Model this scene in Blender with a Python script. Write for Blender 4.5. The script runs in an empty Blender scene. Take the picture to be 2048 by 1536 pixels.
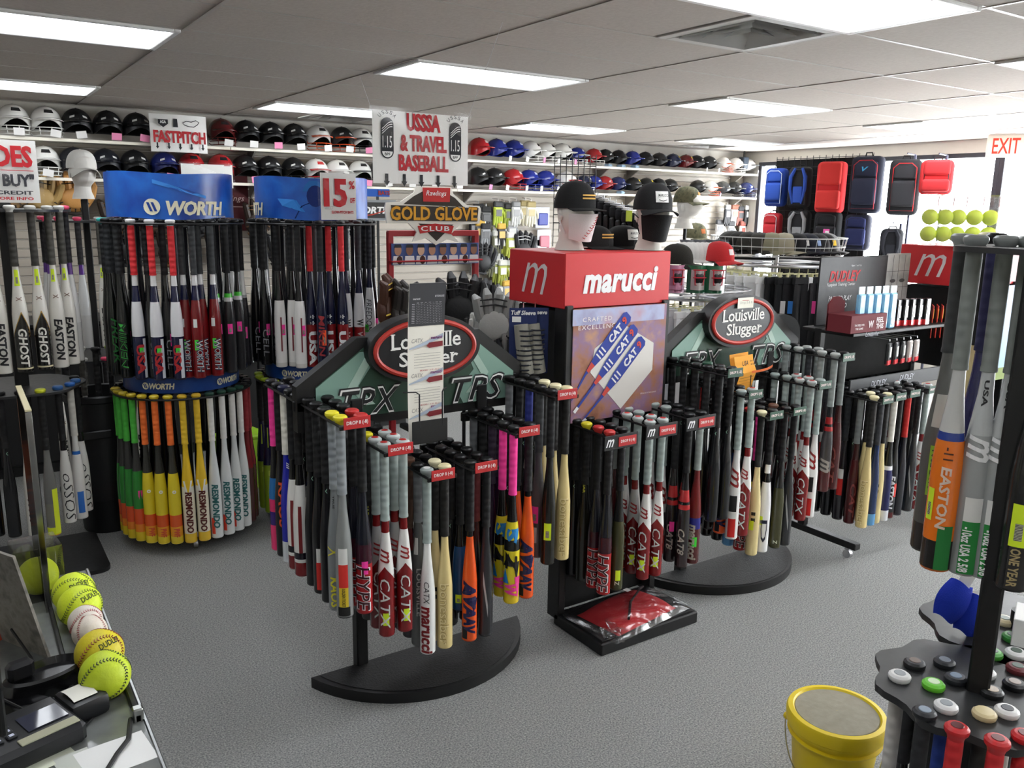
import bpy, bmesh, math, random
from mathutils import Vector, Matrix
random.seed(7)
S = bpy.context.scene
C = S.collection
PI = math.pi
# ------------------------------------------------------------------ camera
F = 1678.78
CAM = Vector((0, 0, 1.95))
RM = Matrix(((0.83351154, -0.10095326, 0.54320066),
             (-0.55228347, -0.17989216, 0.81401584),
             (0.01553999, -0.97849234, -0.205697)))     # photo axes (right, down, forward) -> room axes
cd = bpy.data.cameras.new('camera')
cd.sensor_width = 36.0; cd.lens = F / 2048 * 36.0; cd.clip_start = 0.02; cd.clip_end = 100
cam = bpy.data.objects.new('camera', cd); C.objects.link(cam)
r_, d_, f_ = (RM.col[0], RM.col[1], RM.col[2])
cam.matrix_world = Matrix(((r_[0], -d_[0], -f_[0], CAM[0]), (r_[1], -d_[1], -f_[1], CAM[1]),
                           (r_[2], -d_[2], -f_[2], CAM[2]), (0, 0, 0, 1)))
S.camera = cam
# ------------------------------------------------------------------ light
S.view_settings.view_transform = 'Standard'; S.view_settings.look = 'None'
S.view_settings.exposure = 0.0; S.view_settings.gamma = 1.0; S.view_settings.use_curve_mapping = False
LAMP = 9.0
w = bpy.data.worlds.new('daylight'); S.world = w; w.use_nodes = True
bg = w.node_tree.nodes['Background']; bg.inputs[0].default_value = (0.93, 0.97, 1.0, 1); bg.inputs[1].default_value = 20.0

def ray(px, py): return RM @ Vector((px - 1024, py - 768, F))
def PZ(px, py, z):
    d = ray(px, py); return CAM + d * ((z - CAM.z) / d.z)
def PY(px, py, y):
    d = ray(px, py); return CAM + d * (y / d.y)
def PX(px, py, x):
    d = ray(px, py); return CAM + d * (x / d.x)
def PD(px, py, dep): return CAM + ray(px, py) * (dep / F)
def facing(p, jit=0.0):
    return math.atan2(-p[1], -p[0]) + PI / 2 + jit

# ------------------------------------------------------------------ materials
MATS = {}
def hexc(h):
    h = h.lstrip('#'); v = [int(h[i:i + 2], 16) / 255 for i in (0, 2, 4)]
    return tuple(((c / 12.92) if c <= 0.04045 else ((c + 0.055) / 1.055) ** 2.4) for c in v) + (1,)
def newmat(name):
    m = bpy.data.materials.new(name); m.use_nodes = True
    return m, m.node_tree, m.node_tree.nodes['Principled BSDF']
def M(col, kind='plain'):
    k = (col, kind)
    if k in MATS: return MATS[k]
    m, nt, b = newmat(kind + '_' + col.strip('#'))
    b.inputs['Base Color'].default_value = hexc(col)
    rough, metal, bump, scale = {'plain': (.5, 0, 0, 0), 'gloss': (.22, 0, 0, 0), 'matte': (.85, 0, 0, 0), 'paper': (.75, 0, 0, 0),
        'metal': (.3, 1, 0, 0), 'satin': (.4, .0, 0, 0), 'cloth': (.9, 0, .35, 260), 'leather': (.55, 0, .4, 90), 'grip': (.75, 0, .5, 0),
        'foam': (.9, 0, .15, 400), 'shine': (.08, 0, 0, 0)}[kind]
    b.inputs['Roughness'].default_value = rough; b.inputs['Metallic'].default_value = metal
    if kind == 'gloss': b.inputs['Coat Weight'].default_value = .3
    tc = nt.nodes.new('ShaderNodeTexCoord')
    if kind == 'grip':
        wv = nt.nodes.new('ShaderNodeTexWave'); wv.bands_direction = 'Z'; wv.inputs['Scale'].default_value = 11
        wv.inputs['Distortion'].default_value = 1.2
        bp = nt.nodes.new('ShaderNodeBump'); bp.inputs['Strength'].default_value = bump; bp.inputs['Distance'].default_value = .004
        nt.links.new(tc.outputs['Object'], wv.inputs['Vector']); nt.links.new(wv.outputs['Fac'], bp.inputs['Height'])
        nt.links.new(bp.outputs[0], b.inputs['Normal'])
    elif bump:
        no = nt.nodes.new('ShaderNodeTexNoise'); no.inputs['Scale'].default_value = scale; no.inputs['Detail'].default_value = 3
        bp = nt.nodes.new('ShaderNodeBump'); bp.inputs['Strength'].default_value = bump; bp.inputs['Distance'].default_value = .003
        nt.links.new(tc.outputs['Object'], no.inputs['Vector']); nt.links.new(no.outputs['Fac'], bp.inputs['Height'])
        nt.links.new(bp.outputs[0], b.inputs['Normal'])
    else:
        no = nt.nodes.new('ShaderNodeTexNoise'); no.inputs['Scale'].default_value = 40
        mr = nt.nodes.new('ShaderNodeMapRange'); mr.inputs[3].default_value = max(0, rough - .05); mr.inputs[4].default_value = min(1, rough + .06)
        nt.links.new(tc.outputs['Object'], no.inputs['Vector']); nt.links.new(no.outputs['Fac'], mr.inputs[0]); nt.links.new(mr.outputs[0], b.inputs['Roughness'])
    MATS[k] = m; return m
def emit(col, s, name):
    m, nt, b = newmat(name)
    b.inputs['Base Color'].default_value = hexc(col); b.inputs['Emission Color'].default_value = hexc(col); b.inputs['Emission Strength'].default_value = s
    return m
def clear(name, col='#FFFFFF', gl=.08, rough=.02):
    k = ('clear', name)
    if k in MATS: return MATS[k]
    m = bpy.data.materials.new(name); m.use_nodes = True; nt = m.node_tree; nt.nodes.clear()
    o = nt.nodes.new('ShaderNodeOutputMaterial'); t = nt.nodes.new('ShaderNodeBsdfTransparent'); g = nt.nodes.new('ShaderNodeBsdfGlossy')
    t.inputs[0].default_value = hexc(col); g.inputs['Roughness'].default_value = rough
    mx = nt.nodes.new('ShaderNodeMixShader'); mx.inputs[0].default_value = gl
    nt.links.new(t.outputs[0], mx.inputs[1]); nt.links.new(g.outputs[0], mx.inputs[2]); nt.links.new(mx.outputs[0], o.inputs[0])
    MATS[k] = m; return m
def mottled(name, cols, scale, rough=.9, bump=.4, dist=.01, detail=6, metal=0):
    m, nt, b = newmat(name)
    tc = nt.nodes.new('ShaderNodeTexCoord'); no = nt.nodes.new('ShaderNodeTexNoise'); no.inputs['Scale'].default_value = scale; no.inputs['Detail'].default_value = detail
    rp = nt.nodes.new('ShaderNodeValToRGB'); el = rp.color_ramp.elements
    n = len(cols)
    while len(el) < n: el.new(.5)
    for i, c in enumerate(cols):
        el[i].position = .28 + .44 * i / (n - 1); el[i].color = hexc(c)
    nt.links.new(tc.outputs['Object'], no.inputs['Vector']); nt.links.new(no.outputs['Fac'], rp.inputs[0]); nt.links.new(rp.outputs[0], b.inputs['Base Color'])
    bp = nt.nodes.new('ShaderNodeBump'); bp.inputs['Strength'].default_value = bump; bp.inputs['Distance'].default_value = dist
    nt.links.new(no.outputs['Fac'], bp.inputs['Height']); nt.links.new(bp.outputs[0], b.inputs['Normal'])
    b.inputs['Roughness'].default_value = rough; b.inputs['Metallic'].default_value = metal
    return m

# ------------------------------------------------------------------ mesh building
class MB:
    def __init__(s): s.v = []; s.f = []; s.m = []
    def add(s, vs, fs, mi=0):
        o = len(s.v); s.v += [tuple(p) for p in vs]; s.f += [tuple(i + o for i in q) for q in fs]; s.m += [mi] * len(fs); return s
    def box(s, c, sz, mi=0, rot=None, b=0.0):
        x, y, z = sz[0] / 2, sz[1] / 2, sz[2] / 2
        b = min(b, x * .9, y * .9, z * .9)
        if b <= 0:
            vs = [Vector((i * x, j * y, k * z)) for i in (-1, 1) for j in (-1, 1) for k in (-1, 1)]
            fs = [(0, 1, 3, 2), (4, 6, 7, 5), (0, 4, 5, 1), (2, 3, 7, 6), (0, 2, 6, 4), (1, 5, 7, 3)]
        else:
            vs = []; idx = {}
            for i in (-1, 1):
                for j in (-1, 1):
                    for k in (-1, 1):
                        for a in range(3):
                            p = [i * (x - b), j * (y - b), k * (z - b)]; p[a] = (i * x, j * y, k * z)[a]
                            idx[(i, j, k, a)] = len(vs); vs.append(Vector(p))
            fs = []
            for a in range(3):
                o = [q for q in range(3) if q != a]
                for sg in (-1, 1):
                    q = []
                    for (u, v) in ((-1, -1), (1, -1), (1, 1), (-1, 1)):
                        t = [0, 0, 0]; t[a] = sg; t[o[0]] = u; t[o[1]] = v; q.append(idx[(t[0], t[1], t[2], a)])
                    flip = (sg < 0) ^ (a == 1)
                    fs.append(tuple(reversed(q)) if flip else tuple(q))
            for a in range(3):
                o = [q for q in range(3) if q != a]
                for u in (-1, 1):
                    for v in (-1, 1):
                        t0 = [0, 0, 0]; t1 = [0, 0, 0]; t0[a] = -1; t1[a] = 1
                        for t in (t0, t1): t[o[0]] = u; t[o[1]] = v
                        fs.append((idx[(*t0, o[0])], idx[(*t1, o[0])], idx[(*t1, o[1])], idx[(*t0, o[1])]))
            for i in (-1, 1):
                for j in (-1, 1):
                    for k in (-1, 1): fs.append((idx[(i, j, k, 0)], idx[(i, j, k, 1)], idx[(i, j, k, 2)]))
        Mx = Matrix.Translation(Vector(c)) @ (rot.to_4x4() if rot is not None else Matrix.Identity(4))
        return s.add([Mx @ p for p in vs], fs, mi)
    def tube(s, pts, r, n=8, mi=0, cap=True, closed=False):
        pts = [Vector(p) for p in pts]; k = len(pts); rs = r if isinstance(r, (list, tuple)) else [r] * k
        up = None; vs = []
        for i, p in enumerate(pts):
            a = pts[(i - 1) % k] if (closed or i > 0) else p; b = pts[(i + 1) % k] if (closed or i < k - 1) else p
            t = (b - a).normalized()
            if up is None: up = Vector((0, 0, 1)) if abs(t.z) < .9 else Vector((1, 0, 0))
            x = t.cross(up).normalized(); y = x.cross(t).normalized(); up = y
            for j in range(n):
                q = 2 * PI * j / n; vs.append(p + (x * math.cos(q) + y * math.sin(q)) * rs[i])
        fs = []
        for i in range(k if closed else k - 1):
            i2 = (i + 1) % k
            for j in range(n): fs.append((i * n + j, i * n + (j + 1) % n, i2 * n + (j + 1) % n, i2 * n + j))
        if cap and not closed: fs.append(tuple(reversed(range(n)))); fs.append(tuple(range((k - 1) * n, k * n)))
        return s.add(vs, fs, mi)
    def lathe(s, prof, n=16, c=(0, 0, 0), mis=None, mi=0, sx=1, sy=1, cap=True, rot=None):
        vs = []; o = Vector(c)
        for (r, z) in prof:
            for j in range(n):
                q = 2 * PI * j / n; p = Vector((r * math.cos(q) * sx, r * math.sin(q) * sy, z))
                if rot is not None: p = rot @ p
                vs.append(p + o)
        b0 = len(s.f)
        fs = []; ms = []
        for i in range(len(prof) - 1):
            for j in range(n):
                fs.append((i * n + j, i * n + (j + 1) % n, (i + 1) * n + (j + 1) % n, (i + 1) * n + j)); ms.append(mis[i] if mis else mi)
        if cap:
            fs.append(tuple(reversed(range(n)))); ms.append(mis[0] if mis else mi)
            fs.append(tuple(range((len(prof) - 1) * n, len(prof) * n))); ms.append(mis[-1] if mis else mi)
        s.add(vs, fs, 0); s.m[b0:] = ms
        return s
    def prism(s, poly, y0, y1, mi=0, plane='XZ', fm=None):
        n = len(poly)
        if plane == 'XZ': A = [Vector((p[0], y0, p[1])) for p in poly]; B = [Vector((p[0], y1, p[1])) for p in poly]
        elif plane == 'XY': A = [Vector((p[0], p[1], y0)) for p in poly]; B = [Vector((p[0], p[1], y1)) for p in poly]
        else: A = [Vector((y0, p[0], p[1])) for p in poly]; B = [Vector((y1, p[0], p[1])) for p in poly]
        fs = [tuple(range(n)), tuple(reversed(range(n, 2 * n)))]
        for i in range(n): fs.append((i, i + n, (i + 1) % n + n, (i + 1) % n))
        return s.add(A + B, fs, mi)
    def sphere(s, c, r, nu=14, nv=8, mi=0, sc=(1, 1, 1), rot=None):
        o = Vector(c); vs = [];
        for i in range(1, nv):
            t = PI * i / nv
            for j in range(nu):
                q = 2 * PI * j / nu; vs.append(Vector((math.sin(t) * math.cos(q) * sc[0], math.sin(t) * math.sin(q) * sc[1], math.cos(t) * sc[2])) * r)
        vs.append(Vector((0, 0, r * sc[2]))); vs.append(Vector((0, 0, -r * sc[2])))
        if rot is not None: vs = [rot @ p for p in vs]
        vs = [p + o for p in vs]; fs = []
        for i in range(nv - 2):
            for j in range(nu): fs.append((i * nu + j, (i + 1) * nu + j, (i + 1) * nu + (j + 1) % nu, i * nu + (j + 1) % nu))
        T = len(vs) - 2
        for j in range(nu): fs.append((T, j, (j + 1) % nu)); fs.append((T + 1, (nv - 2) * nu + (j + 1) % nu, (nv - 2) * nu + j))
        return s.add(vs, fs, mi)
    def sheet(s, fn, nu, nv, mi=0, th=0.0):
        """grid surface fn(u,v)->point, u,v in 0..1; th>0 gives it a back face and rim"""
        P = [[Vector(fn(i / nu, j / nv)) for j in range(nv + 1)] for i in range(nu + 1)]
        vs = [p for row in P for p in row]; k = nv + 1
        fs = [(i * k + j, (i + 1) * k + j, (i + 1) * k + j + 1, i * k + j + 1) for i in range(nu) for j in range(nv)]
        if th:
            n0 = len(vs); bk = []
            for i in range(nu + 1):
                for j in range(nv + 1):
                    a = P[min(i + 1, nu)][j] - P[max(i - 1, 0)][j]; b = P[i][min(j + 1, nv)] - P[i][max(j - 1, 0)]
                    nn = a.cross(b); nn = nn.normalized() if nn.length > 1e-9 else Vector((0, 0, 1)); bk.append(P[i][j] - nn * th)
            vs = vs + bk; fs2 = [tuple(n0 + q for q in reversed(f)) for f in fs]
            rim = []
            for i in range(nu): rim.append((i * k, n0 + i * k, n0 + (i + 1) * k, (i + 1) * k)); rim.append((i * k + nv, (i + 1) * k + nv, n0 + (i + 1) * k + nv, n0 + i * k + nv))
            for j in range(nv): rim.append((j, j + 1, n0 + j + 1, n0 + j)); rim.append((nu * k + j, n0 + nu * k + j, n0 + nu * k + j + 1, nu * k + j + 1))
            fs = fs + fs2 + rim
        return s.add(vs, fs, mi)
    def mesh(s, name, mats, smooth=True):
        me = bpy.data.meshes.new(name); me.from_pydata(s.v, [], s.f)
        for m in (mats if isinstance(mats, (list, tuple)) else [mats]): me.materials.append(m)
        if max(s.m or [0]) > 0: me.polygons.foreach_set('material_index', s.m)
        if smooth:
            me.polygons.foreach_set('use_smooth', [True] * len(me.polygons)); me.set_sharp_from_angle(angle=math.radians(38))
        me.update(); return me
    def build(s, name, mats, parent=None, loc=(0, 0, 0), rz=0, smooth=True):
        return obj(name, s.mesh(name, mats, smooth), parent, loc, rz)
def obj(name, me, parent=None, loc=(0, 0, 0), rz=0, rot=None):
    o = bpy.data.objects.new(name, me); C.objects.link(o)
    if parent: o.parent = parent
    o.location = loc; o.rotation_euler = rot if rot else (0, 0, rz)
    return o
def tag(o, label, cat, group=None, kind=None):
    o['label'] = label
    if cat: o['category'] = cat
    if group: o['group'] = group
    if kind: o['kind'] = kind
    return o
def thing(name, label, cat, loc=(0, 0, 0), rz=0, group=None, rot=None):
    o = obj(name, None, None, loc, rz, rot); o.empty_display_size = .05
    return tag(o, label, cat, group)
def attach(o, parent):
    o.parent = parent; o.matrix_parent_inverse = Matrix.LocRotScale(parent.location, parent.rotation_euler, parent.scale).inverted()
    return o
def struct(o): o['kind'] = 'structure'; return o
ORD = ['first', 'second', 'third', 'fourth', 'fifth', 'sixth', 'seventh', 'eighth', 'ninth', 'tenth', 'eleventh', 'twelfth', 'thirteenth', 'fourteenth',
       'fifteenth', 'sixteenth', 'seventeenth', 'eighteenth', 'nineteenth', 'twentieth', 'twenty-first', 'twenty-second', 'twenty-third', 'twenty-fourth',
       'twenty-fifth', 'twenty-sixth', 'twenty-seventh', 'twenty-eighth', 'twenty-ninth', 'thirtieth', 'thirty-first', 'thirty-second', 'thirty-third', 'thirty-fourth', 'thirty-fifth', 'thirty-sixth', 'thirty-seventh', 'thirty-eighth']

# ------------------------------------------------------------------ lettering
TXT = {}
def text_geo(s, bold=0.0, shear=0.0, sx=1.0, space=1.0):
    """flat letter outline geometry of unit cap height, centred: (verts2d, faces)"""
    k = (s, bold, shear, sx, space)
    if k in TXT: return TXT[k]
    cu = bpy.data.curves.new('lettering', 'FONT'); cu.body = s; cu.size = 1.0; cu.resolution_u = 2; cu.offset = min(bold, .034); cu.shear = shear
    cu.align_x = 'CENTER'; cu.align_y = 'CENTER'; cu.space_character = space; cu.fill_mode = 'FRONT'
    ob = bpy.data.objects.new('lettering', cu); me = bpy.data.meshes.new_from_object(ob)
    vs = [Vector((v.co.x * sx, v.co.y)) for v in me.vertices]; fs = [tuple(p.vertices) for p in me.polygons]
    bpy.data.objects.remove(ob); bpy.data.curves.remove(cu); bpy.data.meshes.remove(me)
    if vs:
        x0 = min(v.x for v in vs); x1 = max(v.x for v in vs); y0 = min(v.y for v in vs); y1 = max(v.y for v in vs)
        c = Vector(((x0 + x1) / 2, (y0 + y1) / 2)); h = max(y1 - y0, 1e-6)
        vs = [(v - c) / h for v in vs]
        vs = [Vector((v.x, v.y, 0)) for v in vs]
        if bold > .034:                                    # heavier weights: the outline laid three times, slightly apart
            d = min(bold - .034, .04) * .6 + .006; n0 = len(vs); k0 = len(fs)
            vs = [v + Vector((dx, 0, ly)) for ly, dx in enumerate((-d, 0, d)) for v in vs]; fs = [tuple(i + q * n0 for i in f) for q in range(3) for f in fs[:k0]]
    TXT[k] = (vs, fs); return TXT[k]
def text_width(g): return max(v.x for v in g[0]) - min(v.x for v in g[0])
def flat_text(mb, s, w=None, h=None, c=(0, 0, 0), mi=0, bold=0.0, shear=0.0, space=1.0, ux=(1, 0, 0), uy=(0, 0, 1), th=.0):
    """lettering laid flat; fits width w and height h"""
    g = text_geo(s, bold, shear, 1.0, space); ux = Vector(ux); uy = Vector(uy); c = Vector(c)
    h = h or 1.0; kx = (w / text_width(g)) if w else h
    nn = ux.cross(uy); mb.add([c + ux * (v.x * kx) + uy * (v.y * h) + nn * (v.z * .0003) for v in g[0]], g[1], mi)
    return mb
def wrap_text(mb, s, length, height, r, zc, mi=0, bold=0.0, shear=0.0, vertical=True, a0=0.0, space=1.0, rf=None, off=.0014):
    """lettering wrapped on an upright cylinder facing local -Y"""
    g = text_geo(s, bold, shear, 1.0, space); kx = length / text_width(g)
    bm = bmesh.new(); vv = [bm.verts.new((v.x * kx, v.y * height, v.z)) for v in g[0]]
    for f in g[1]:
        try: bm.faces.new([vv[i] for i in f])
        except ValueError: pass
    ax = Vector((0, 1, 0)) if vertical else Vector((1, 0, 0)); ext = height if vertical else length; st = max(.006, r * .3)
    t = -ext / 2 + st
    while t < ext / 2:
        bmesh.ops.bisect_plane(bm, geom=bm.verts[:] + bm.edges[:] + bm.faces[:], plane_co=ax * t, plane_no=ax); t += st
    bm.verts.index_update(); vs = []
    for v in bm.verts:
        if vertical: a, z = v.co.y / r + a0, zc - v.co.x
        else: a, z = v.co.x / r + a0, zc + v.co.y
        rr = (rf(z) + off if rf else r) + v.co.z * .0003
        vs.append(Vector((rr * math.sin(a), -rr * math.cos(a), z)))
    fs = [tuple(v.index for v in f.verts) for f in bm.faces]; bm.free()
    return mb.add(vs, fs, mi)
def wrap_patch(mb, r, z0, z1, a0, a1, mi=0, n=5, rf=None, nz=1):
    def fn(u, v):
        a = a0 + (a1 - a0) * u; z = z0 + (z1 - z0) * v; rr = (rf(z) if rf else r) + .0009
        return (rr * math.sin(a), -rr * math.cos(a), z)
    return mb.sheet(fn, n, nz, mi)
BLK = '#0E0E10'; DK = '#1B1B1E'
# ================================================================== the room
X0, X1, Y0, Y1, H = -2.5, 9.25, -2.6, 8.2, 2.737
carpet = mottled('carpet', ['#57595C', '#7A7B7B', '#929290', '#AEADA7'], 150, .97, .45, .008, 8)
MB().sheet(lambda u, v: (X0 + (X1 - X0) * u, Y0 + (Y1 - Y0) * v, 0), 8, 8).build('floor', carpet)['kind'] = 'structure'
wallp = mottled('painted_wall', ['#CFCBC2', '#D8D4CC'], 3, .8, .05)
def wallbox(name, a, b): return struct(MB().box([(a[i] + b[i]) / 2 for i in range(3)], [abs(b[i] - a[i]) for i in range(3)]).build(name, wallp, smooth=False))
wall_back = wallbox('wall_back', (X0 - .1, Y1, 0), (X1 + .1, Y1 + .1, H))
wallbox('wall_left', (X0 - .1, Y0, 0), (X0, Y1, H)); wallbox('wall_front', (X0 - .1, Y0 - .1, 0), (X1 + .1, Y0, H))
# slatwall boards
slatm = M('#A69D90', 'satin'); sl = MB()
sl.box((0, 0, 0), (X1 - X0 - .02, .018, .066), b=.004); slme = sl.mesh('slat', slatm)
zz = .1
while zz < 2.42:
    obj('slat', slme, wall_back, ((X0 + X1) / 2, Y1 - .0095, zz + .038)); zz += .0762
struct(MB().box(((X0 + X1) / 2, Y1 - .03, .05), (X1 - X0, .02, .1), b=.005).build('baseboard_back', M('#4A4640', 'satin')))
# right wall with shop windows
wr = MB()
wr.box((X1 + .06, (Y0 + Y1) / 2, .3), (.12, Y1 - Y0, .6)); wr.box((X1 + .06, (Y0 + Y1) / 2, (2.6 + H) / 2), (.12, Y1 - Y0, H - 2.6))
wr.box((X1 + .06, 8.07, 1.6), (.12, .26, 2.0)); wr.box((X1 + .06, Y0 + .2, 1.6), (.12, .4, 2.0))
struct(wr.build('wall_right', wallp, smooth=False))
ys = [7.94, 6.35, 4.75, 2.9, 1.1, -.7, Y0 + .4]; frm = M('#3A3A42', 'satin')
for i in range(6):
    a, b = ys[i], ys[i + 1]; w_ = MB(); t = .05
    w_.box((X1 + .05, a - t / 2, 1.6), (.08, t, 2.0), b=.004); w_.box((X1 + .05, b + t / 2, 1.6), (.08, t, 2.0), b=.004)
    w_.box((X1 + .05, (a + b) / 2, .6 + t / 2), (.08, a - b - 2 * t, t), b=.004); w_.box((X1 + .05, (a + b) / 2, 2.6 - t / 2), (.08, a - b - 2 * t, t), b=.004)
    wo = struct(w_.build('window_%d' % (i + 1), frm))
    MB().box((X1 + .05, (a + b) / 2, 1.6), (.006, a - b - 2 * t, 2.0 - 2 * t)).build('pane', clear('window_glass', gl=.05), wo, smooth=False)
# ceiling: grid, tiles, lights, vents
GX, GY, TX, TY = 1.02, 4.34, 1.2192, .6096
nx0, nx1 = math.floor((X0 - GX) / TX), math.ceil((X1 - GX) / TX); ny0, ny1 = math.floor((Y0 - GY) / TY), math.ceil((Y1 - GY) / TY)
ceil = struct(MB().box(((X0 + X1) / 2, (Y0 + Y1) / 2, H + .13), (X1 - X0 + .2, Y1 - Y0 + .2, .04)).build('ceiling', wallp, smooth=False))
gb = MB()
for i in range(nx0, nx1 + 1):
    x = GX + i * TX
    if X0 < x < X1: gb.box((x, (Y0 + Y1) / 2, H + .004), (.018, Y1 - Y0, .008))
for j in range(ny0, ny1 + 1):
    y = GY + j * TY
    if Y0 < y < Y1: gb.box(((X0 + X1) / 2, y, H + .005), (X1 - X0, .018, .006))
gb.box((X0 + .01, (Y0 + Y1) / 2, H + .004), (.02, Y1 - Y0, .014)); gb.box((X1 - .01, (Y0 + Y1) / 2, H + .004), (.02, Y1 - Y0, .014))
gb.box(((X0 + X1) / 2, Y1 - .01, H + .004), (X1 - X0, .02, .014))
gb.build('grid', M('#A39D95', 'satin'), ceil, smooth=False)
tilem = mottled('ceiling_tile', ['#B0A79E', '#B9B1A8'], 60, .95, .25, .004)
lights = {(i, j) for i in (-1, 1, 3, 5) for j in (0, 4)} | {(i, -4) for i in (-1, 1, 3, 5)} | {(i, -8) for i in (-1, 1, 3, 5)}
vents = {(1, -3, 1), (5, 5, 1), (1, 5, 1)}
vc = {(i, j) for (i, j, k) in vents}
tme = {}
def tile_mesh(w_, d_):
    k = (round(w_, 3), round(d_, 3))
    if k not in tme: tme[k] = MB().box((0, 0, 0), (w_ - .004, d_ - .004, .014), b=.003).mesh('ceiling_tile', tilem, False)
    return tme[k]
for i in range(nx0, nx1):
    for j in range(ny0, ny1):
        if (i, j) in lights: continue
        a, b = max(GX + i * TX, X0), min(GX + (i + 1) * TX, X1); c, d = max(GY + j * TY, Y0), min(GY + (j + 1) * TY, Y1)
        if (i, j) in vc: b = a + TX / 2 - .01
        if b - a < .05 or d - c < .05: continue
        obj('ceiling_tile', tile_mesh(b - a, d - c), ceil, ((a + b) / 2, (c + d) / 2, H + .0105 + random.uniform(0, .001)))
lampm = emit('#F6FAFF', LAMP, 'lamp_diffuser'); lf = M('#E8E8E6', 'satin')
lb = MB()
for sx in (-1, 1): lb.box((sx * (TX / 2 - .025), 0, .02), (.03, TY - .02, .05), b=.004); lb.box((0, sx * (TY / 2 - .025), .02), (TX - .08, .03, .05), b=.004)
lb.box((0, 0, .055), (TX - .03, TY - .03, .02)); lfm = lb.mesh('frame', lf)
ld = MB().box((0, 0, .012), (TX - .09, TY - .09, .012), b=.003).mesh('diffuser', lampm)
rows = {0: 'middle row', 4: 'row nearest the helmet shelves', -4: 'row above the front racks', -8: 'row behind the viewer'}
cols = {-1: 'leftmost', 1: 'second from left', 3: 'third from left', 5: 'rightmost'}
for (i, j) in sorted(lights):
    t = thing('ceiling_light', f'white recessed ceiling light panel, {cols[i]}, {rows[j]}', 'light', (GX + (i + .5) * TX, GY + (j + .5) * TY, H - .006), 0, 'recessed ceiling light panels')
    obj('frame', lfm, t); obj('diffuser', ld, t)
vm = M('#B9B8B4', 'satin'); vdark = M('#3A3A3A', 'satin')
vl = {(1, -3): 'square ceiling vent beside the light above the front racks', (5, 5): 'square ceiling vent near the bright windows', (1, 5): 'square ceiling vent above the hanging plastic sign'}
for (i, j, k) in vents:
    t = thing('ceiling_vent', vl[(i, j)], 'vent', (GX + i * TX + TX * .75, GY + (j + .5) * TY, H - .006), 0, 'ceiling vents')
    q = TY / 2 - .008; m = MB()
    for sgn in (-1, 1): m.box((sgn * (q - .03), 0, .012), (.06, 2 * q, .012), b=.003); m.box((0, sgn * (q - .03), .012), (2 * q - .12, .06, .012), b=.003)
    m.build('frame', vm, t); MB().box((0, 0, .055), (2 * q, 2 * q, .01)).build('backing', vdark, t)
    for n, s_ in enumerate((.225, .15, .08)):
        m = MB()
        for a in range(4):
            c0, s0 = math.cos(a * PI / 2), math.sin(a * PI / 2)
            def rp(x, y, z): return (x * c0 - y * s0, x * s0 + y * c0, z)
            o_ = s_; i_ = s_ - .05
            m.add([rp(-o_, -o_, .0), rp(o_, -o_, .0), rp(i_, -i_, .04), rp(-i_, -i_, .04)], [(0, 1, 2, 3), (3, 2, 1, 0)])
        m.build('louvre', vm, t, smooth=False)
# helmet shelves on the back wall
SH = [(2.44, 'upper'), (2.13, 'lower')]; SD = .27
shm = M('#EFE8D8', 'satin')
for z, nme in SH:
    for k in range(5):
        a = X0 + .02 + k * (X1 - X0 - .04) / 5; b = a + (X1 - X0 - .04) / 5 - .006
        if b < 0: continue
        s_ = thing('wall_shelf', f'long cream shelf board, {ORD[k]} from the left, {nme} helmet shelf', 'shelf', ((a + b) / 2, Y1, z - .01), 0, 'helmet shelf boards')
        MB().box((0, -SD / 2 - .02, 0), (b - a, SD, .02), b=.003).build('board', shm, s_)
        for q in (-.4, .4):
            MB().prism([(-.02, -.012), (-SD + .03, -.012), (-.02, -.14)], q * (b - a) - .008, q * (b - a) + .008, plane='YZ').build('bracket', M('#8C8780', 'satin'), s_)
        MB().box((0, -SD - .022, -.0), (b - a, .006, .024)).build('edge_strip', M('#F6F0E0', 'satin'), s_)
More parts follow.
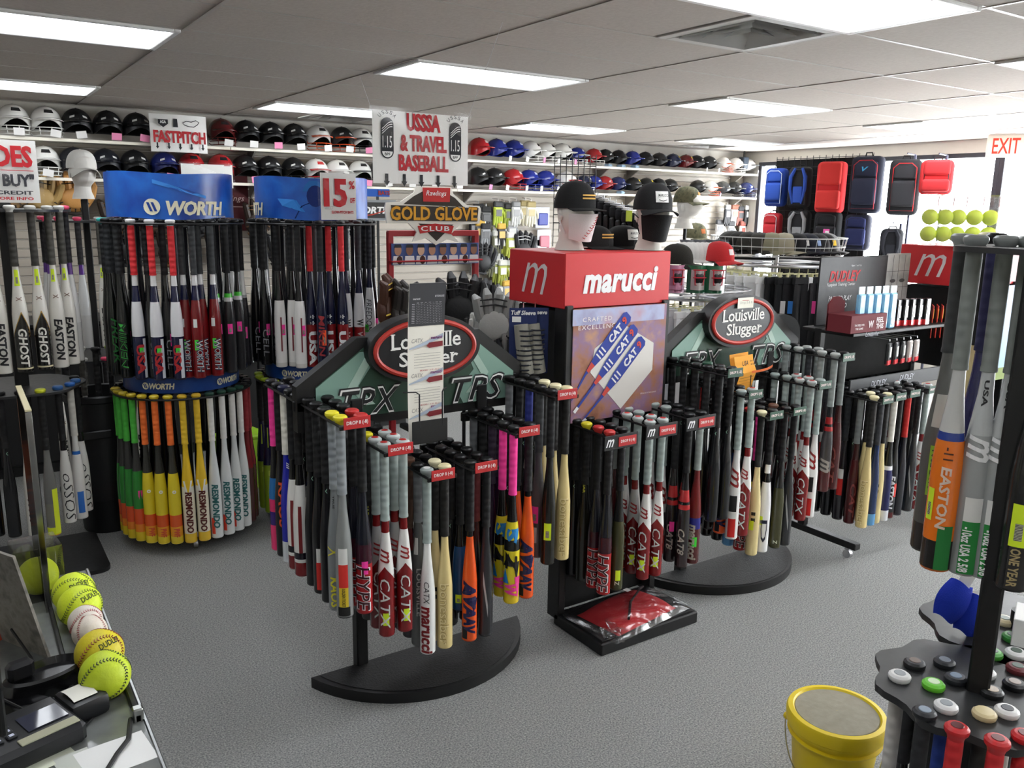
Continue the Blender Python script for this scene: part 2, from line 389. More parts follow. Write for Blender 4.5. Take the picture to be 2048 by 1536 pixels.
# ================================================================== bats
DES = {}
def design(key, look, L=.76, br=.031, knob=BLK, kc=None, grip=BLK, gl=.29, bands=((1.0, BLK),), cap=None, txt=(), tags=(), arrows=(), barrel=.5):
    """bands: (end fraction of body, colour); txt: (string, centre t, length, height, colour, bold, shear); tags: (t0, t1, angle, half width angle, colour)"""
    DES[key] = dict(look=look, L=L, br=br, knob=knob, kc=kc, grip=grip, gl=gl, bands=bands, cap=cap or bands[-1][1], txt=txt, tags=tags, barrel=barrel, arrows=arrows, me=None)
def bat_meshes(key):
    D = DES[key]
    if D['me']: return D['me']
    L, br, gl = D['L'], D['br'], D['gl']; hz = .0135; N = 14; bl = L - gl
    def rf(z):
        t = (-z - gl) / bl; t = min(max(t / D['barrel'], 0), 1); s_ = t * t * (3 - 2 * t); return hz + (br - hz) * s_
    out = []
    kp = [(.004, .0), (.02, -.001), (.0255, -.006), (.0262, -.011), (.0245, -.017), (.019, -.024), (.0165, -.034)]
    m = MB().lathe(kp, N); mats = [M(D['knob'], 'satin')]
    out.append(('knob', m.mesh('knob', mats)))
    if D['kc']: out.append(('knob_disc', MB().lathe([(.0, .0009), (.0125, .0009), (.0135, -.0005)], N).mesh('knob_disc', M(D['kc'], 'satin'))))
    gp = [(.0165, -.026), (.0172, -.06), (.0168, -gl + .012), (.0178, -gl + .008), (.0178, -gl), (.0135, -gl - .001)]
    out.append(('grip', MB().lathe(gp, N, cap=False).mesh('grip', M(D['grip'], 'grip'))))
    ts = sorted(set([i / 9 for i in range(10)] + [b[0] for b in D['bands']])); ts = [t for t in ts if t <= .985] + [.985]
    prof = [(rf(-gl - t * bl), -gl - t * bl) for t in ts]; cols_ = []; mis = []
    for i in range(len(ts) - 1):
        tm = (ts[i] + ts[i + 1]) / 2; c = next((b[1] for b in D['bands'] if tm <= b[0]), D['bands'][-1][1])
        if c not in cols_: cols_.append(c)
        mis.append(cols_.index(c))
    out.append(('barrel', MB().lathe(prof, N, mis=mis, cap=False).mesh('barrel', [M(c, 'gloss') for c in cols_])))
    ze = -gl - .985 * bl
    out.append(('end_cap', MB().lathe([(br, ze), (br * .985, -L + .005), (br * .9, -L + .001), (br * .55, -L), (br * .5, -L + .004), (.001, -L + .004)], N, cap=False).mesh('end_cap', M(D['cap'], 'satin'))))
    for ai, (t0, t1, wd, ac, col) in enumerate(D['arrows']):   # pointed printed panels on the barrel
        def fa(u, v):
            z = -gl - (t0 + (t1 - t0) * v) * bl; a = ac + (u - .5) * 2 * wd * max(v, .02); rr = rf(z) + .0006 + .0003 * ai
            return (rr * math.sin(a), -rr * math.cos(a), z)
        out.append(('printed_panel', MB().sheet(fa, 10, 6).mesh('printed_panel', M(col, 'gloss'))))
    for ti, (s_, tc, ln, ht, col, bo, sh) in enumerate(D['txt']):
        m = MB(); zc = -gl - tc * bl; wrap_text(m, s_, ln, ht, br, zc, bold=bo, shear=sh, rf=rf, off=.0014 + .0007 * ti)
        out.append(('lettering', m.mesh('lettering', M(col, 'satin'), False)))
    for (t0, t1, a, hw, col) in D['tags']:
        m = MB(); wrap_patch(m, br, -gl - t0 * bl, -gl - t1 * bl, a - hw, a + hw, rf=rf, nz=3)
        out.append(('sticker', m.mesh('sticker', M(col, 'paper'))))
        if col in (PINK, NEON, GRNS, ORS):
            m = MB(); rf2 = lambda z: rf(z) + .0006
            tm = t0 + (t1 - t0) * .45
            wrap_patch(m, br, -gl - tm * bl, -gl - (t0 + (t1 - t0) * .85) * bl, a - hw * .45, a + hw * .45, rf=rf2)
            out.append(('barcode', m.mesh('barcode', mottled_bar)))
    D['me'] = out; return out
PINK = '#FF3DA8'; NEON = '#D9F32A'; GRNS = '#3FE03A'; ORS = '#FF5A1E'
def _bar():
    m, nt, b = newmat('barcode_print'); tc = nt.nodes.new('ShaderNodeTexCoord'); wv = nt.nodes.new('ShaderNodeTexWave'); wv.bands_direction = 'Z'
    wv.inputs['Scale'].default_value = 90; wv.inputs['Distortion'].default_value = 3; rp = nt.nodes.new('ShaderNodeValToRGB')
    rp.color_ramp.interpolation = 'CONSTANT'; rp.color_ramp.elements[0].color = hexc('#333333'); rp.color_ramp.elements[1].position = .45; rp.color_ramp.elements[1].color = hexc('#B9B9A0')
    nt.links.new(tc.outputs['Object'], wv.inputs['Vector']); nt.links.new(wv.outputs['Fac'], rp.inputs[0]); nt.links.new(rp.outputs[0], b.inputs['Base Color']); return m
mottled_bar = _bar()
NB = 0; BATLABELS = {}
def bat(key, loc, where, jit=None, rz=None, group=None, sticker=None):
    global NB; NB += 1
    D = DES[key]
    if jit is None: jit = random.uniform(-.25, .25)
    lab = f"{D['look']}, {where}"
    BATLABELS[lab] = BATLABELS.get(lab, 0) + 1
    t = thing('bat', lab, 'bat', loc, facing(loc, jit) if rz is None else rz, group or 'bats on display')
    for n, me in bat_meshes(key): obj(n, me, t)
    if sticker:
        st = STK[sticker]; obj('sticker', st, t)
    return t
def stk(col, z0, z1, a=0.25, r=.0318, hw=.36):
    m = MB(); wrap_patch(m, r, z0, z1, a - hw, a + hw); return m.mesh('sticker', M(col, 'paper'))
STK = {'p': stk(PINK, -.55, -.6), 'y': stk(NEON, -.66, -.71, .1), 'g': stk(GRNS, -.62, -.67, .3), 'y2': stk(NEON, -.57, -.62, -.2), 'o': stk(ORS, -.6, -.67, .1), 'r': stk('#E23A2E', -.6, -.72, -.3)}
W_ = '#E9E9E6'; CRM = '#E3CE93'; RED = '#B3201F'; DRED = '#6E1418'; GRYG = '#8E9692'; SIL = '#8B8E8D'; NVY = '#15183A'; ORG = '#E8571B'
# --- small baseball bats on the front racks
design('ticket', 'silver bat with red and yellow labels', knob='#E8DC2A', grip='#8A9093', bands=((1, SIL),), cap='#2C2C2E',
       tags=((.42, .55, 0, .55, '#E8E8E4'), (.55, .74, 0, .55, '#E0332B'), (.74, .90, 0, .55, '#E2C42B'), (.90, .975, 0, .75, '#161616')), txt=(('GOLDEN TICKET', .82, .07, .012, '#161616', .02, 0),))
design('kaos', 'silver bat with grey grip and yellow print', knob='#E8DC2A', grip='#8A9093', bands=((1, '#84888A'),), txt=(('KAOS', .84, .12, .034, '#D8CF2E', .03, .1), ('X', .5, .04, .05, '#D8CF2E', -.01, 0), ('TRUE', .1, .05, .012, '#111111', .02, 0)))
design('black', 'black bat with black grip', bands=((1, '#121316'),), txt=(('V', .06, .02, .014, '#8FB9A0', .02, 0),))
design('blackred', 'black bat with red lower label', bands=((1, '#141416'),), tags=((.6, .72, -.1, .45, '#D5D5D2'), (.72, .96, -.1, .5, '#C8261F')))
design('hype', 'navy bat fading to red with outlined print', knob='#C12A2A', bands=((.42, '#12141F'), (.58, '#3A1220'), (1, '#A51D20')), tags=(), txt=(('HYPE', .78, .18, .056, '#F0E8E8', .034, .15), ('HYPE', .78, .172, .046, '#3E0A12', .006, .15)))
design('whitered', 'white barrel bat with dark red stripe', bands=((.18, BLK), (.78, '#EDEBE6'), (.84, '#1A1420'), (.87, '#EDEBE6'), (1, '#7A1A1E')), tags=((.36, .78, -.35, .22, '#7A1A1E'),), br=.033)
design('bluewhite', 'blue bat with white tip and pale grip', grip='#E6E2D6', knob=NVY, bands=((.8, '#2127A8'), (1, '#DDE3E8')), txt=(('III', .1, .03, .02, '#E9E9F2', .02, .3),))
design('blackorange', 'black bat with orange print', bands=((1, '#141316'),), txt=(('KAOS', .5, .2, .035, '#E8541A', .03, .1),))
design('pinkmulti', 'bright pink and blue bat with pink grip', grip='#FF3C9E', knob=BLK, bands=((.3, BLK), (.5, '#1E6FB0'), (.62, '#E32F6D'), (.75, '#3A1E7A'), (1, '#F03A78')))
design('catx', 'white and dark red bat with grey grip', knob='#B9C0BE', kc='#B3201F', grip='#97A39F', gl=.30, bands=((.10, '#7A1416'), (.46, '#E6E4E1'), (.5, '#C8C6C3'), (1, '#7C1518')),
       txt=(('m', .29, .055, .042, '#8E1A1C', .01, .45), ('CATX', .70, .20, .036, '#D9D9D6', .0, .2)), tags=(), arrows=((.38, .5, 1.45, 0, '#7C1518'),))
design('catxold', 'silver and dark red bat with grey grip', knob='#B9C0BE', kc='#B3201F', grip='#97A39F', gl=.30, bands=((.10, '#7A1416'), (.46, '#A9A9A8'), (1, '#6B1417')),
       txt=(('m', .29, .055, .042, '#8E1A1C', .01, .45), ('CATX', .70, .2, .036, '#D0CFCB', .0, .2)), arrows=((.38, .5, 1.45, 0, '#6B1417'),))
design('catxback', 'white bat with red script and black label', knob='#9AA5A2', grip='#97A39F', gl=.30, bands=((1, '#EAE9E6'),), txt=(('m', .3, .1, .05, '#8E1A1C', .01, .45),), tags=((.5, .68, 0, .6, '#161616'), (.7, .76, 0, .5, '#DDDDDA'), (.76, .97, 0, .6, '#CC241F')))
design('marucciw', 'white bat with large dark red lettering', knob='#9BA3A1', kc='#E8E8E6', grip='#97A39F', gl=.30, bands=((1, '#EBEBE8'),), txt=(('marucci', .77, .20, .046, '#7E1519', .034, .12), ('CATX', .43, .09, .022, '#2A2A2C', .0, .2)), tags=())
design('bone', 'cream bat with embossed bubble lettering', knob='#EFE3B4', grip='#1A1815', bands=((1, '#E0CB8E'),), txt=(('bonesaber', .68, .26, .036, '#B39A5E', .05, 0), ('bonesaber', .68, .26, .036, '#E6D49C', .0, 0)))
design('bonep', 'plain cream bat with black grip', knob='#F0E6BE', grip='#191816', bands=((1, '#E2CF96'),), txt=(('II', .55, .05, .02, '#2A2318', .02, 0),))
design('orangeblue', 'orange bat with navy angular print', bands=((.05, BLK), (1, ORG)), cap='#C94A18', txt=(('AVA', .6, .16, .055, '#1E1C4E', .06, .3), ('AV', .84, .08, .05, '#1E1C4E', .08, .2)), tags=((.86, .97, -.7, .4, '#17171A'),), arrows=((.45, .56, .7, -.5, '#1E1C4E'), (.72, .60, .7, .6, '#1E1C4E')))
design('charcoal', 'charcoal grey bat with light streak', bands=((1, '#2E2F32'),), txt=(('/', .6, .2, .02, '#A8A8A8', .0, .0),))
design('dkredgrip', 'black bat with dark red grip', grip='#5A1216', bands=((.2, '#3A0D10'), (1, '#17171A')))
design('bluesmall', 'short blue bat with dark handle', L=.66, bands=((.25, BLK), (1, '#1F4E86')), tags=((.8, .9, 0, .4, NEON),))
design('browngrip', 'dark bat with brown grip', knob='#6B4A3A', grip='#4A3222', bands=((.2, '#5A1A1C'), (1, '#2A2A30')))
design('yellowmulti', 'yellow splash-painted bat with pink grip', grip='#FF3C9E', bands=((.24, '#141414'), (.40, '#E6D42A'), (.5, '#1A1A18'), (.8, '#E4D126'), (1, '#E8C92A')), cap='#F0D23A', br=.033,
       txt=(('S', .36, .06, .05, '#2A86C8', .05, .2), ('Z', .6, .09, .05, '#1A1A18', .06, .2), ('W', .86, .06, .055, '#F0419A', .05, .1)), arrows=((.44, .30, .7, .6, '#2A86C8'), (.52, .64, .8, -.4, '#1A1A18'), (.78, .60, .5, .7, '#1A1A18'), (.95, .74, .5, .9, '#F0419A'), (.66, .8, .5, -.8, '#2A86C8')))
design('purple', 'dark purple bat with dull grip', grip='#2A1C30', bands=((1, '#2A1430'),))
design('olive', 'olive green bat with black grip', bands=((.3, BLK), (1, '#3E3D22')), txt=(('Z', .92, .02, .02, '#C9C9B0', .02, 0),))
design('olivek', 'dark olive bat with yellow knob', knob='#E2D52A', bands=((.25, BLK), (1, '#22221A')), txt=(('YEAR', .02, .06, .02, '#D6CF3A', .02, 0),))
design('greypink', 'grey bat with pink price sticker', grip='#3A3C3E', bands=((1, '#5C5A5C'),), tags=((.5, .66, -.2, .5, PINK), (.7, .85, -.2, .35, '#C8C8C8')))
design('navygrip', 'dark bat with navy and white grip', knob=BLK, grip='#1E2A7A', bands=((.2, '#E6E2D6'), (1, '#1C1C22')))
design('blackneon', 'black bat with neon yellow sticker', bands=((1, '#1A1A16'),), tags=((.6, .76, 0, .5, NEON),))
design('cat8', 'black and red bat with slanted print', bands=((.18, BLK), (.30, '#B02024'), (.33, BLK), (.38, '#B02024'), (.8, '#232022'), (1, '#2B2022')), txt=(('CAT8', .72, .13, .032, '#A9A49A', .02, .3),))
design('redmar', 'dark red bat with silver lettering', grip='#9AA29E', bands=((.5, '#6E1719'), (.62, '#2A2A80'), (1, '#4E1A1C')), txt=(('marucci', .76, .18, .04, '#B2A79A', .04, .12),))
design('louis', 'grey bat with pale vertical lettering', grip='#6E7173', gl=.24, bands=((1, '#5E605F'),), txt=(('LOUISVILLE', .55, .2, .02, '#C9C9C4', .02, 0),), tags=((.12, .25, -.5, .4, '#DADAD6'),))
design('whitelet', 'white bat with navy panel', knob='#2A2A2A', bands=((.1, '#F0F0EE'), (.2, BLK), (1, '#EFEFEF')), txt=(('D', .75, .12, .03, '#1A2038', .0, 0),), tags=((.58, .68, -.6, .3, NEON),))
design('redgrip', 'dark bat with bright red grip', grip='#C22420', knob='#2A2A2A', bands=((1, '#20212A'),))
design('greyred', 'dark grey bat with red neck bands', grip='#878D8B', knob='#A5AAA8', bands=((.12, '#1A1A1E'), (.2, '#A01C1F'), (.23, BLK), (.28, '#A01C1F'), (.75, '#3A3638'), (1, '#4E1518')), txt=(('m', .68, .08, .05, '#9C938C', .03, .4),))
design('greyredk', 'dark bat with red label and white barcode', grip='#23262A', bands=((1, '#242126'),), tags=((.35, .47, 0, .5, '#DCDCD8'), (.47, .68, 0, .5, '#CC241F')))
design('navywhite', 'navy bat with white tip', grip='#E6E3DA', bands=((.3, BLK), (.35, '#E6E6F0'), (.86, '#191B55'), (1, '#D8DADF')))
design('bluetip', 'dark blue bat with light blue tip', grip='#3A3C40', bands=((.85, '#1A2F5A'), (1, '#5D9BD0')))
design('eastonk', 'black bat with white lettering and red tip', bands=((.92, '#131418'), (1, '#571519')), txt=(('EASTON', .66, .20, .036, '#F0F0F0', .035, .15),), tags=((.55, .72, .8, .3, '#D23A30'),))
design('dred', 'dark red patterned bat', grip='#777C7B', bands=((.2, '#3A1012'), (1, '#4A1518')), txt=(('CAT', .7, .2, .03, '#8C3A38', .02, .2),))
design('greenk', 'dark green knobbed black bat', knob='#1D4A34', bands=((1, '#16191A'),))
design('multi2', 'pink, black and blue splash bat', bands=((.12, BLK), (.3, '#1A3A66'), (.5, '#E8417E'), (.62, '#1A1A1E'), (1, '#C9C2C0')), txt=(('cci', .82, .09, .04, '#7E1519', .05, .2),), tags=((.52, .66, -.3, .45, GRNS),))
# --- long softball bats on the round racks
design('miken', 'black bat with green outline lettering', L=.85, br=.0325, grip='#1C1E20', bands=((1, '#0F1210'),), txt=(('MIKEN', .68, .26, .036, '#3DBB4A', .03, .15), ('MIKEN', .68, .26, .036, '#0F1210', .0, .15)))
design('anderson', 'black bat with small yellow-green lettering', L=.85, br=.0325, knob='#2AA7A0', grip='#17191B', bands=((1, '#101211'),), txt=(('ANDERSON', .78, .2, .024, '#A8D82C', .03, .2),))
design('freak', 'black bat with dark green script', L=.85, br=.0325, grip='#202326', bands=((1, '#0E120F'),), txt=(('FREAK', .66, .26, .036, '#1F6E2E', .01, .3),))
design('usaw', 'white and navy bat with red grip', L=.85, br=.0325, knob='#DADADA', grip='#D22A30', bands=((.10, '#EDEDED'), (.25, '#181C3E'), (.58, '#EDEDF0'), (1, '#191C3C')), txt=(('USA', .8, .16, .04, '#B6232A', .05, 0),), tags=((.6, .98, .75, .3, '#DFE3EA'), (.68, .76, .2, .35, GRNS)))
design('worthr', 'dark red bat with white-edged lettering', L=.85, br=.0325, grip='#35383A', bands=((.1, '#E9E9EA'), (.24, '#191C40'), (1, '#7C1519')), txt=(('WORTH', .78, .18, .036, '#F2F2F2', .07, .1), ('WORTH', .78, .18, .036, '#17173A', .01, .1)), tags=((.42, .5, -.5, .3, '#E5E5E2'), (.62, .72, -.45, .3, GRNS)))
design('whiteneck', 'black bat with white neck and pink sticker', L=.85, br=.0325, bands=((.25, '#E4E4E2'), (.28, '#9A9A9A'), (1, '#26262A')), tags=((.58, .7, .1, .4, PINK),))
design('greenneck', 'black bat with green neck stripe', L=.85, br=.0325, bands=((.2, '#17181A'), (.24, '#47C53A'), (.28, '#D9D9D9'), (1, '#2A2A2C')), tags=((.5, .6, .2, .4, PINK),))
design('cell', 'black bat with faint grey lettering', L=.85, br=.0325, bands=((1, '#131316'),), txt=(('CELL', .76, .16, .032, '#8C8C90', .0, .1),), tags=((.56, .68, .5, .35, PINK),))
design('whitepink', 'white bat with thin lines and pink sticker', L=.85, br=.0335, bands=((.3, BLK), (.95, '#EDEBE8'), (1, '#D8D5D0')), txt=(('I', .65, .2, .008, '#7A2A30', .0, 0),), tags=((.55, .66, .35, .4, PINK),))
design('usan', 'navy and red bat with red grip', L=.85, br=.0335, grip='#D22A30', bands=((.55, '#171B38'), (1, '#841A1E')), txt=(('USA', .8, .2, .042, '#E8E8EA', .05, 0), ('* *', .5, .06, .03, '#E8E8EA', .02, 0)), tags=())
design('mikenn', 'navy bat with vertical red lettering', L=.85, br=.0325, grip='#1A1A1C', bands=((1, '#161B34'),), txt=(('MIKEN', .66, .24, .034, '#9A2A2E', .02, .1),), tags=((.6, .76, .45, .35, ORS),))
design('worthw', 'white bat with dark red lower half', L=.85, br=.0335, knob=BLK, grip='#24242A', bands=((.24, '#161B38'), (.6, '#EAEAEC'), (.97, '#8A1B20'), (1, '#EAEAEC')), txt=(('W', .55, .04, .04, '#222222', .03, 0), ('WORTH', .8, .17, .03, '#C9A8A8', .03, .1)))
design('freedom', 'white bat with grey script lettering', L=.85, br=.0335, grip='#22242C', bands=((.2, '#161B38'), (1, '#E9EAEC')), txt=(('FREEDOM', .5, .2, .034, '#3A3C46', .0, .2), ('USA', .84, .12, .03, '#B0303A', .03, 0)), tags=((.6, .68, -.5, .4, GRNS),))
design('greenor', 'green and orange bat with green grip', L=.85, br=.0335, knob='#C9B02A', grip='#4BB83F', gl=.28, bands=((.28, '#3A3A38'), (.66, '#2F8A34'), (.82, '#E0572A'), (.9, '#E8862A'), (1, '#E0C42A')), cap='#DCCB2C')
design('yellowor', 'yellow and orange bat with orange grip', L=.85, br=.0335, knob='#D8BE2E', grip='#F4742C', gl=.28, bands=((.28, '#34342E'), (.7, '#E8D22C'), (.82, '#E5602A'), (.92, '#EDA22E'), (1, '#ECD23A')), cap='#EFD940', txt=(('o', .46, .02, .02, '#F2EDE0', .06, 0), ('PWF', .88, .05, .03, '#D4502A', .05, 0)))
design('resy', 'yellow and white bat with brown lettering', L=.85, br=.0335, knob='#DDB52C', grip='#EBC22E', gl=.28, bands=((.42, '#EDC52C'), (.5, '#E6E2D2'), (.9, '#EDE6CE'), (1, '#EDC43A')), txt=(('RESMONDO', .68, .24, .036, '#5C1E14', .06, .1),), arrows=((.52, .36, .9, 0, '#F0F0EC'), (.5, .36, .5, 0, '#EDC52C')))
design('resw', 'white bat with teal lettering', L=.85, br=.0335, knob='#1F4A3A', grip='#E6E4DE', gl=.28, bands=((1, '#E3E6E4'),), txt=(('RESMONDO', .66, .26, .036, '#2E6B6A', .05, .15),), tags=((.78, .95, -.6, .3, '#E2452E'),))
design('reds', 'dark red bat with red grip', L=.85, br=.0335, grip='#8E1F24', bands=((.4, '#7A1A1E'), (1, '#4E2A28')), tags=((.7, .9, 0, .15, '#C8C23A'),))
design('navygreen', 'navy bat with yellow-green stripes', L=.85, br=.0335, knob='#A9C02A', bands=((.45, '#17183A'), (1, '#8AA62A')), txt=(('I', .3, .3, .01, '#A9C02A', .02, 0),))
design('tealorange', 'teal and orange bat', L=.8, bands=((.35, '#2A2A2C'), (.5, '#3F93A8'), (1, '#D4573A')))
# --- fastpitch bats at left
design('eastw', 'white bat with black vertical lettering', L=.81, br=.036, knob='#C9C8C2', grip='#4A4842', bands=((1, '#E4E1D8'),), txt=(('EASTON', .72, .21, .038, '#1A1A1C', .04, .12), ('x', .3, .02, .03, '#6A4A3A', -.01, 0)), tags=((.04, .16, -.2, .5, NEON),))
design('eastb', 'white bat with blue chevron and black letters', L=.81, br=.036, knob='#C9C8C2', grip='#4A4842', bands=((1, '#E6E3DB'),), txt=(('EASTON', .72, .21, .038, '#1A1A1C', .04, .12),), tags=((.76, .96, .85, .25, '#2A6FA8'),))
design('ghost', 'white and black bat with gold trim lettering', L=.81, br=.036, knob='#C9C8C2', grip='#3A3833', bands=((.66, '#E4E1D8'), (.95, '#1B1A18'), (.965, '#D9CFA8'), (1, '#1B1A18')), cap='#1A1916', arrows=((.42, .665, 1.5, .1, '#A88234'), (.44, .668, 1.42, .1, '#1B1A18')), txt=(('GHOST', .76, .19, .038, '#EDEAE0', .03, .12), ('x', .3, .02, .03, '#6A4A3A', -.01, 0)), tags=((.03, .18, 0, .6, NEON),))
design('pinkk', 'white bat with pink knob', L=.81, br=.034, knob='#E6486E', grip='#1C1A1C', bands=((.12, '#5A2E86'), (.6, '#D2D2D0'), (1, '#C4C3C0')))
design('slash', 'white bat with dark diagonal slashes', L=.76, br=.03, grip='#8A5A3E', bands=((.3, '#E3DFD6'), (1, '#D9D6CF')), txt=(('/////', .66, .16, .045, '#4A1F1E', .02, -.8),))
design('neongrey', 'grey bat with neon yellow lower panel', L=.78, br=.032, knob='#E6EE3A', grip='#141414', gl=.32, bands=((.62, '#6E6F6C'), (.9, '#77776C'), (1, '#DDEA2C')), cap='#E0A02C', tags=((.45, .97, .5, .5, '#DDEA2C'),))
design('swirl', 'white bat with black marble swirls', L=.74, br=.031, knob='#3B6FB0', bands=((.12, BLK), (1, '#DEDDD8')), txt=(('SOS', .78, .16, .05, '#1A1A1C', -.01, .2), ('oS', .5, .1, .045, '#2A2A2E', -.01, .3)))
design('wblue', 'white bat with blue block and pale grip', L=.75, br=.031, knob='#2E6FC4', grip='#C9C6BE', bands=((.18, '#DAD9D4'), (.22, '#2E6FC4'), (1, '#E4E3DF')), tags=((.66, .92, -.1, .5, '#2E6FC4'),))
# --- the near rack at the right edge
design('nearor', 'orange bat with white neck', L=.78, br=.034, knob='#8A8F8D', grip='#7E837F', gl=.30, bands=((.3, '#C9C9C6'), (.34, '#1F3A8E'), (.84, '#F07A1C'), (1, '#2A2826')), cap='#C9662A',
       txt=(('EASTON', .62, .15, .022, '#E8CDB8', .03, .12), ('-11', .4, .03, .02, '#5A2E12', .02, 0)), tags=((.76, .985, .4, .5, '#1F7A36'), (.58, .74, -.85, .25, NEON)))
design('neargrey', 'dark grey bat with lime ounce sticker', L=.78, br=.034, knob='#8A8F8D', grip='#3A3C3C', gl=.28, bands=((.85, '#5A5B58'), (1, '#3A3634')), txt=(('10oz 2 5/8', .57, .10, .02, '#1A2A12', .02, .0),), tags=((.45, .7, 0, .42, '#8CC63A'), (.2, .36, -.1, .55, '#B9B6AE')))
design('nearsil', 'silver bat with green label', L=.78, br=.034, knob='#8A8F8D', grip='#7E837F', gl=.30, bands=((.3, '#B9BCBC'), (1, '#9A9D9C')), txt=(('USA', .1, .06, .022, '#1A1A1C', .03, 0), ('m', .36, .06, .05, '#E8E8E8', .02, .4), ('-10oz USA 2 5/8', .86, .11, .02, '#F2F2F0', .03, 0)), tags=((.72, .985, .2, .55, '#23853A'), (.6, .72, .2, .55, '#DADAD6')))
design('nearblk', 'black bat with neon sticker', L=.78, br=.034, bands=((1, '#232323'),), txt=(('ONE YEAR', .88, .09, .02, '#A9976A', .03, 0),), tags=((.58, .78, 0, .5, NEON), (.78, .985, .3, .7, '#2C2A28')))
design('nearpurple', 'purple and blue bat', L=.78, br=.033, grip='#20204A', bands=((.5, '#1C1C50'), (1, '#4A2450')))
# ================================================================== racks
blkm = M('#0B0B0C', 'plain'); blkp = M('#09090A', 'matte'); chrome = M('#C9C9CC', 'metal'); redm = M('#C3222A', 'satin'); whm = M('#EFEFEC', 'paper')
treadm = mottled('tread_plate', ['#141415', '#222223'], 120, .6, .6, .004)
def price_tag(parent, loc, txt='DROP 8 (-8)', col='#C32A2C', w_=.1, h_=.042, extra=False, rz=0):
    if extra:
        p = MB().box((-.02, 0, 0), (w_ + .09, .006, h_ + .022), b=.002).build('holder_plate', blkm, parent, loc, rz)
        m = MB(); flat_text(m, 'm', .045, .034, (-.085, -.0042, .0), bold=.02, shear=.45); m.build('emblem', M('#F2F2F2', 'paper'), p, smooth=False)
        tp = p; l2 = (.012, -.005, 0)
    else: tp = parent; l2 = loc
    t = MB().box((0, 0, 0), (w_, .003, h_), b=.001).build('price_tag', M(col, 'satin'), tp, l2, 0 if extra else rz)
    if not extra or True:
        m = MB(); flat_text(m, txt, w_ * .8, h_ * .4, (0, -.0028, 0), bold=.03)
        if extra:
            m.build('price_text', M('#F2E4E0', 'paper'), tp, l2, smooth=False)
        else: m.build('lettering', M('#F2E4E0', 'paper'), t, smooth=False)
    return t
def arm(parent, x, yf, yb, z, tagtxt=None, tagcol='#C32A2C', extra=False, sgn=-1):
    """a two-row fork of four rods from yb (mount) to yf (front end)"""
    a = MB()
    for dx in (-.056, -.02, .02, .056): a.tube([(dx, yb - yf, 0), (dx, 0, 0)], .005, 6)
    a.box((0, yb - yf, -.01), (.15, .02, .04), b=.003); a.box((0, 0, -.004), (.125, .008, .016), b=.002)
    o = a.build('arm', blkm, parent, (x, yf, z))
    if tagtxt: price_tag(o, (0, -.008 if sgn < 0 else .008, .012 if not extra else -.01), tagtxt, tagcol, extra=extra)
    return o
def hang(rack_label, arm_label, wx, wy, z, left, right, dy=.078, first=.05, sgn=1, jit=None, z0=.006):
    for row, lst in (('left', left), ('right', right)):
        for k, key in enumerate(lst):
            if not key: continue
            st = None
            if ':' in key: key, st = key.split(':')
            x = wx + (-.038 if row == 'left' else .038); y = wy + sgn * (first + k * dy) + random.uniform(-.003, .003)
            bat(key, (x, y, z + z0 + .022 + random.uniform(0, .004)), f'{row} row {ORD[k]}, {arm_label}, {rack_label}', group='bats on the ' + rack_label, sticker=st, jit=jit)

def serif_text(mb, s_, w_, h_, c, mi):
    """lettering with small slab serifs on the upright stems"""
    g_ = text_geo(s_, .012, 0, 1.0, .95); k = w_ / text_width(g_); flat_text(mb, s_, w_, h_, c, mi, bold=.012, space=.95)
    ys_ = [v.y for v in g_[0]]; W0 = text_width(g_)
    hs = {'L': ('lt', 'lb'), 'l': ('mt', 'mb'), 'i': ('mb',), 'u': ('lx', 'rx'), 'v': ('lx', 'rx'), 'r': ('lb', 'lx'), 'S': (), 'e': (), 'o': (), 's': (), 'g': ()}
    base_y = min(ys_) if 'g' not in s_ else min(ys_) + .27; top_y = max(ys_); xh = base_y + (top_y - base_y) * .72
    for n in range(len(s_)):
        pre = text_geo(s_[:n + 1], .012, 0, 1.0, .95); one = text_geo(s_[n], .012, 0, 1.0, .95)
        full_h = 1.0 / (1.0 if 'g' in s_[:n + 1] or 'g' not in s_ else .76)
        sc_ = W0
        # measure in the unit of the whole string: letter advance from prefix widths of equal height
        def wd(t_):
            cu = bpy.data.curves.new('m', 'FONT'); cu.body = t_; cu.offset = .012; cu.space_character = .95; cu.resolution_u = 1; ob = bpy.data.objects.new('m', cu); me = bpy.data.meshes.new_from_object(ob)
            r_ = (min(v.co.x for v in me.vertices), max(v.co.x for v in me.vertices)); bpy.data.objects.remove(ob); bpy.data.curves.remove(cu); bpy.data.meshes.remove(me); return r_
        f0, f1 = wd(s_); p0, p1 = wd(s_[:n + 1]); o0, o1 = wd(s_[n]); lw = o1 - o0
        xr = (p1 - f0) / (f1 - f0) * w_ - w_ / 2; lwid = lw / (f1 - f0) * w_; xl = xr - lwid
        for h_k in hs.get(s_[n], ()):
            xx = {'l': xl + .006, 'r': xr - .006, 'm': (xl + xr) / 2}[h_k[0]]; yy = {'t': top_y, 'b': base_y, 'x': xh}[h_k[1]]
            mb.box((c[0] + xx, c[1], c[2] + yy * h_ + (-.002 if h_k[1] != 'b' else .002)), (.02, .0008, .004), mi)
def half_disc(w_, dep, n=22):
    R_ = (w_ * w_ / 4 + dep * dep) / (2 * dep); c = -dep + R_
    a = math.asin(min(1, w_ / 2 / R_)); a = a if R_ >= dep and c > 0 else PI - a
    return [(R_ * math.sin(-a + 2 * a * i / n), c - R_ * math.cos(-a + 2 * a * i / n)) for i in range(n + 1)]
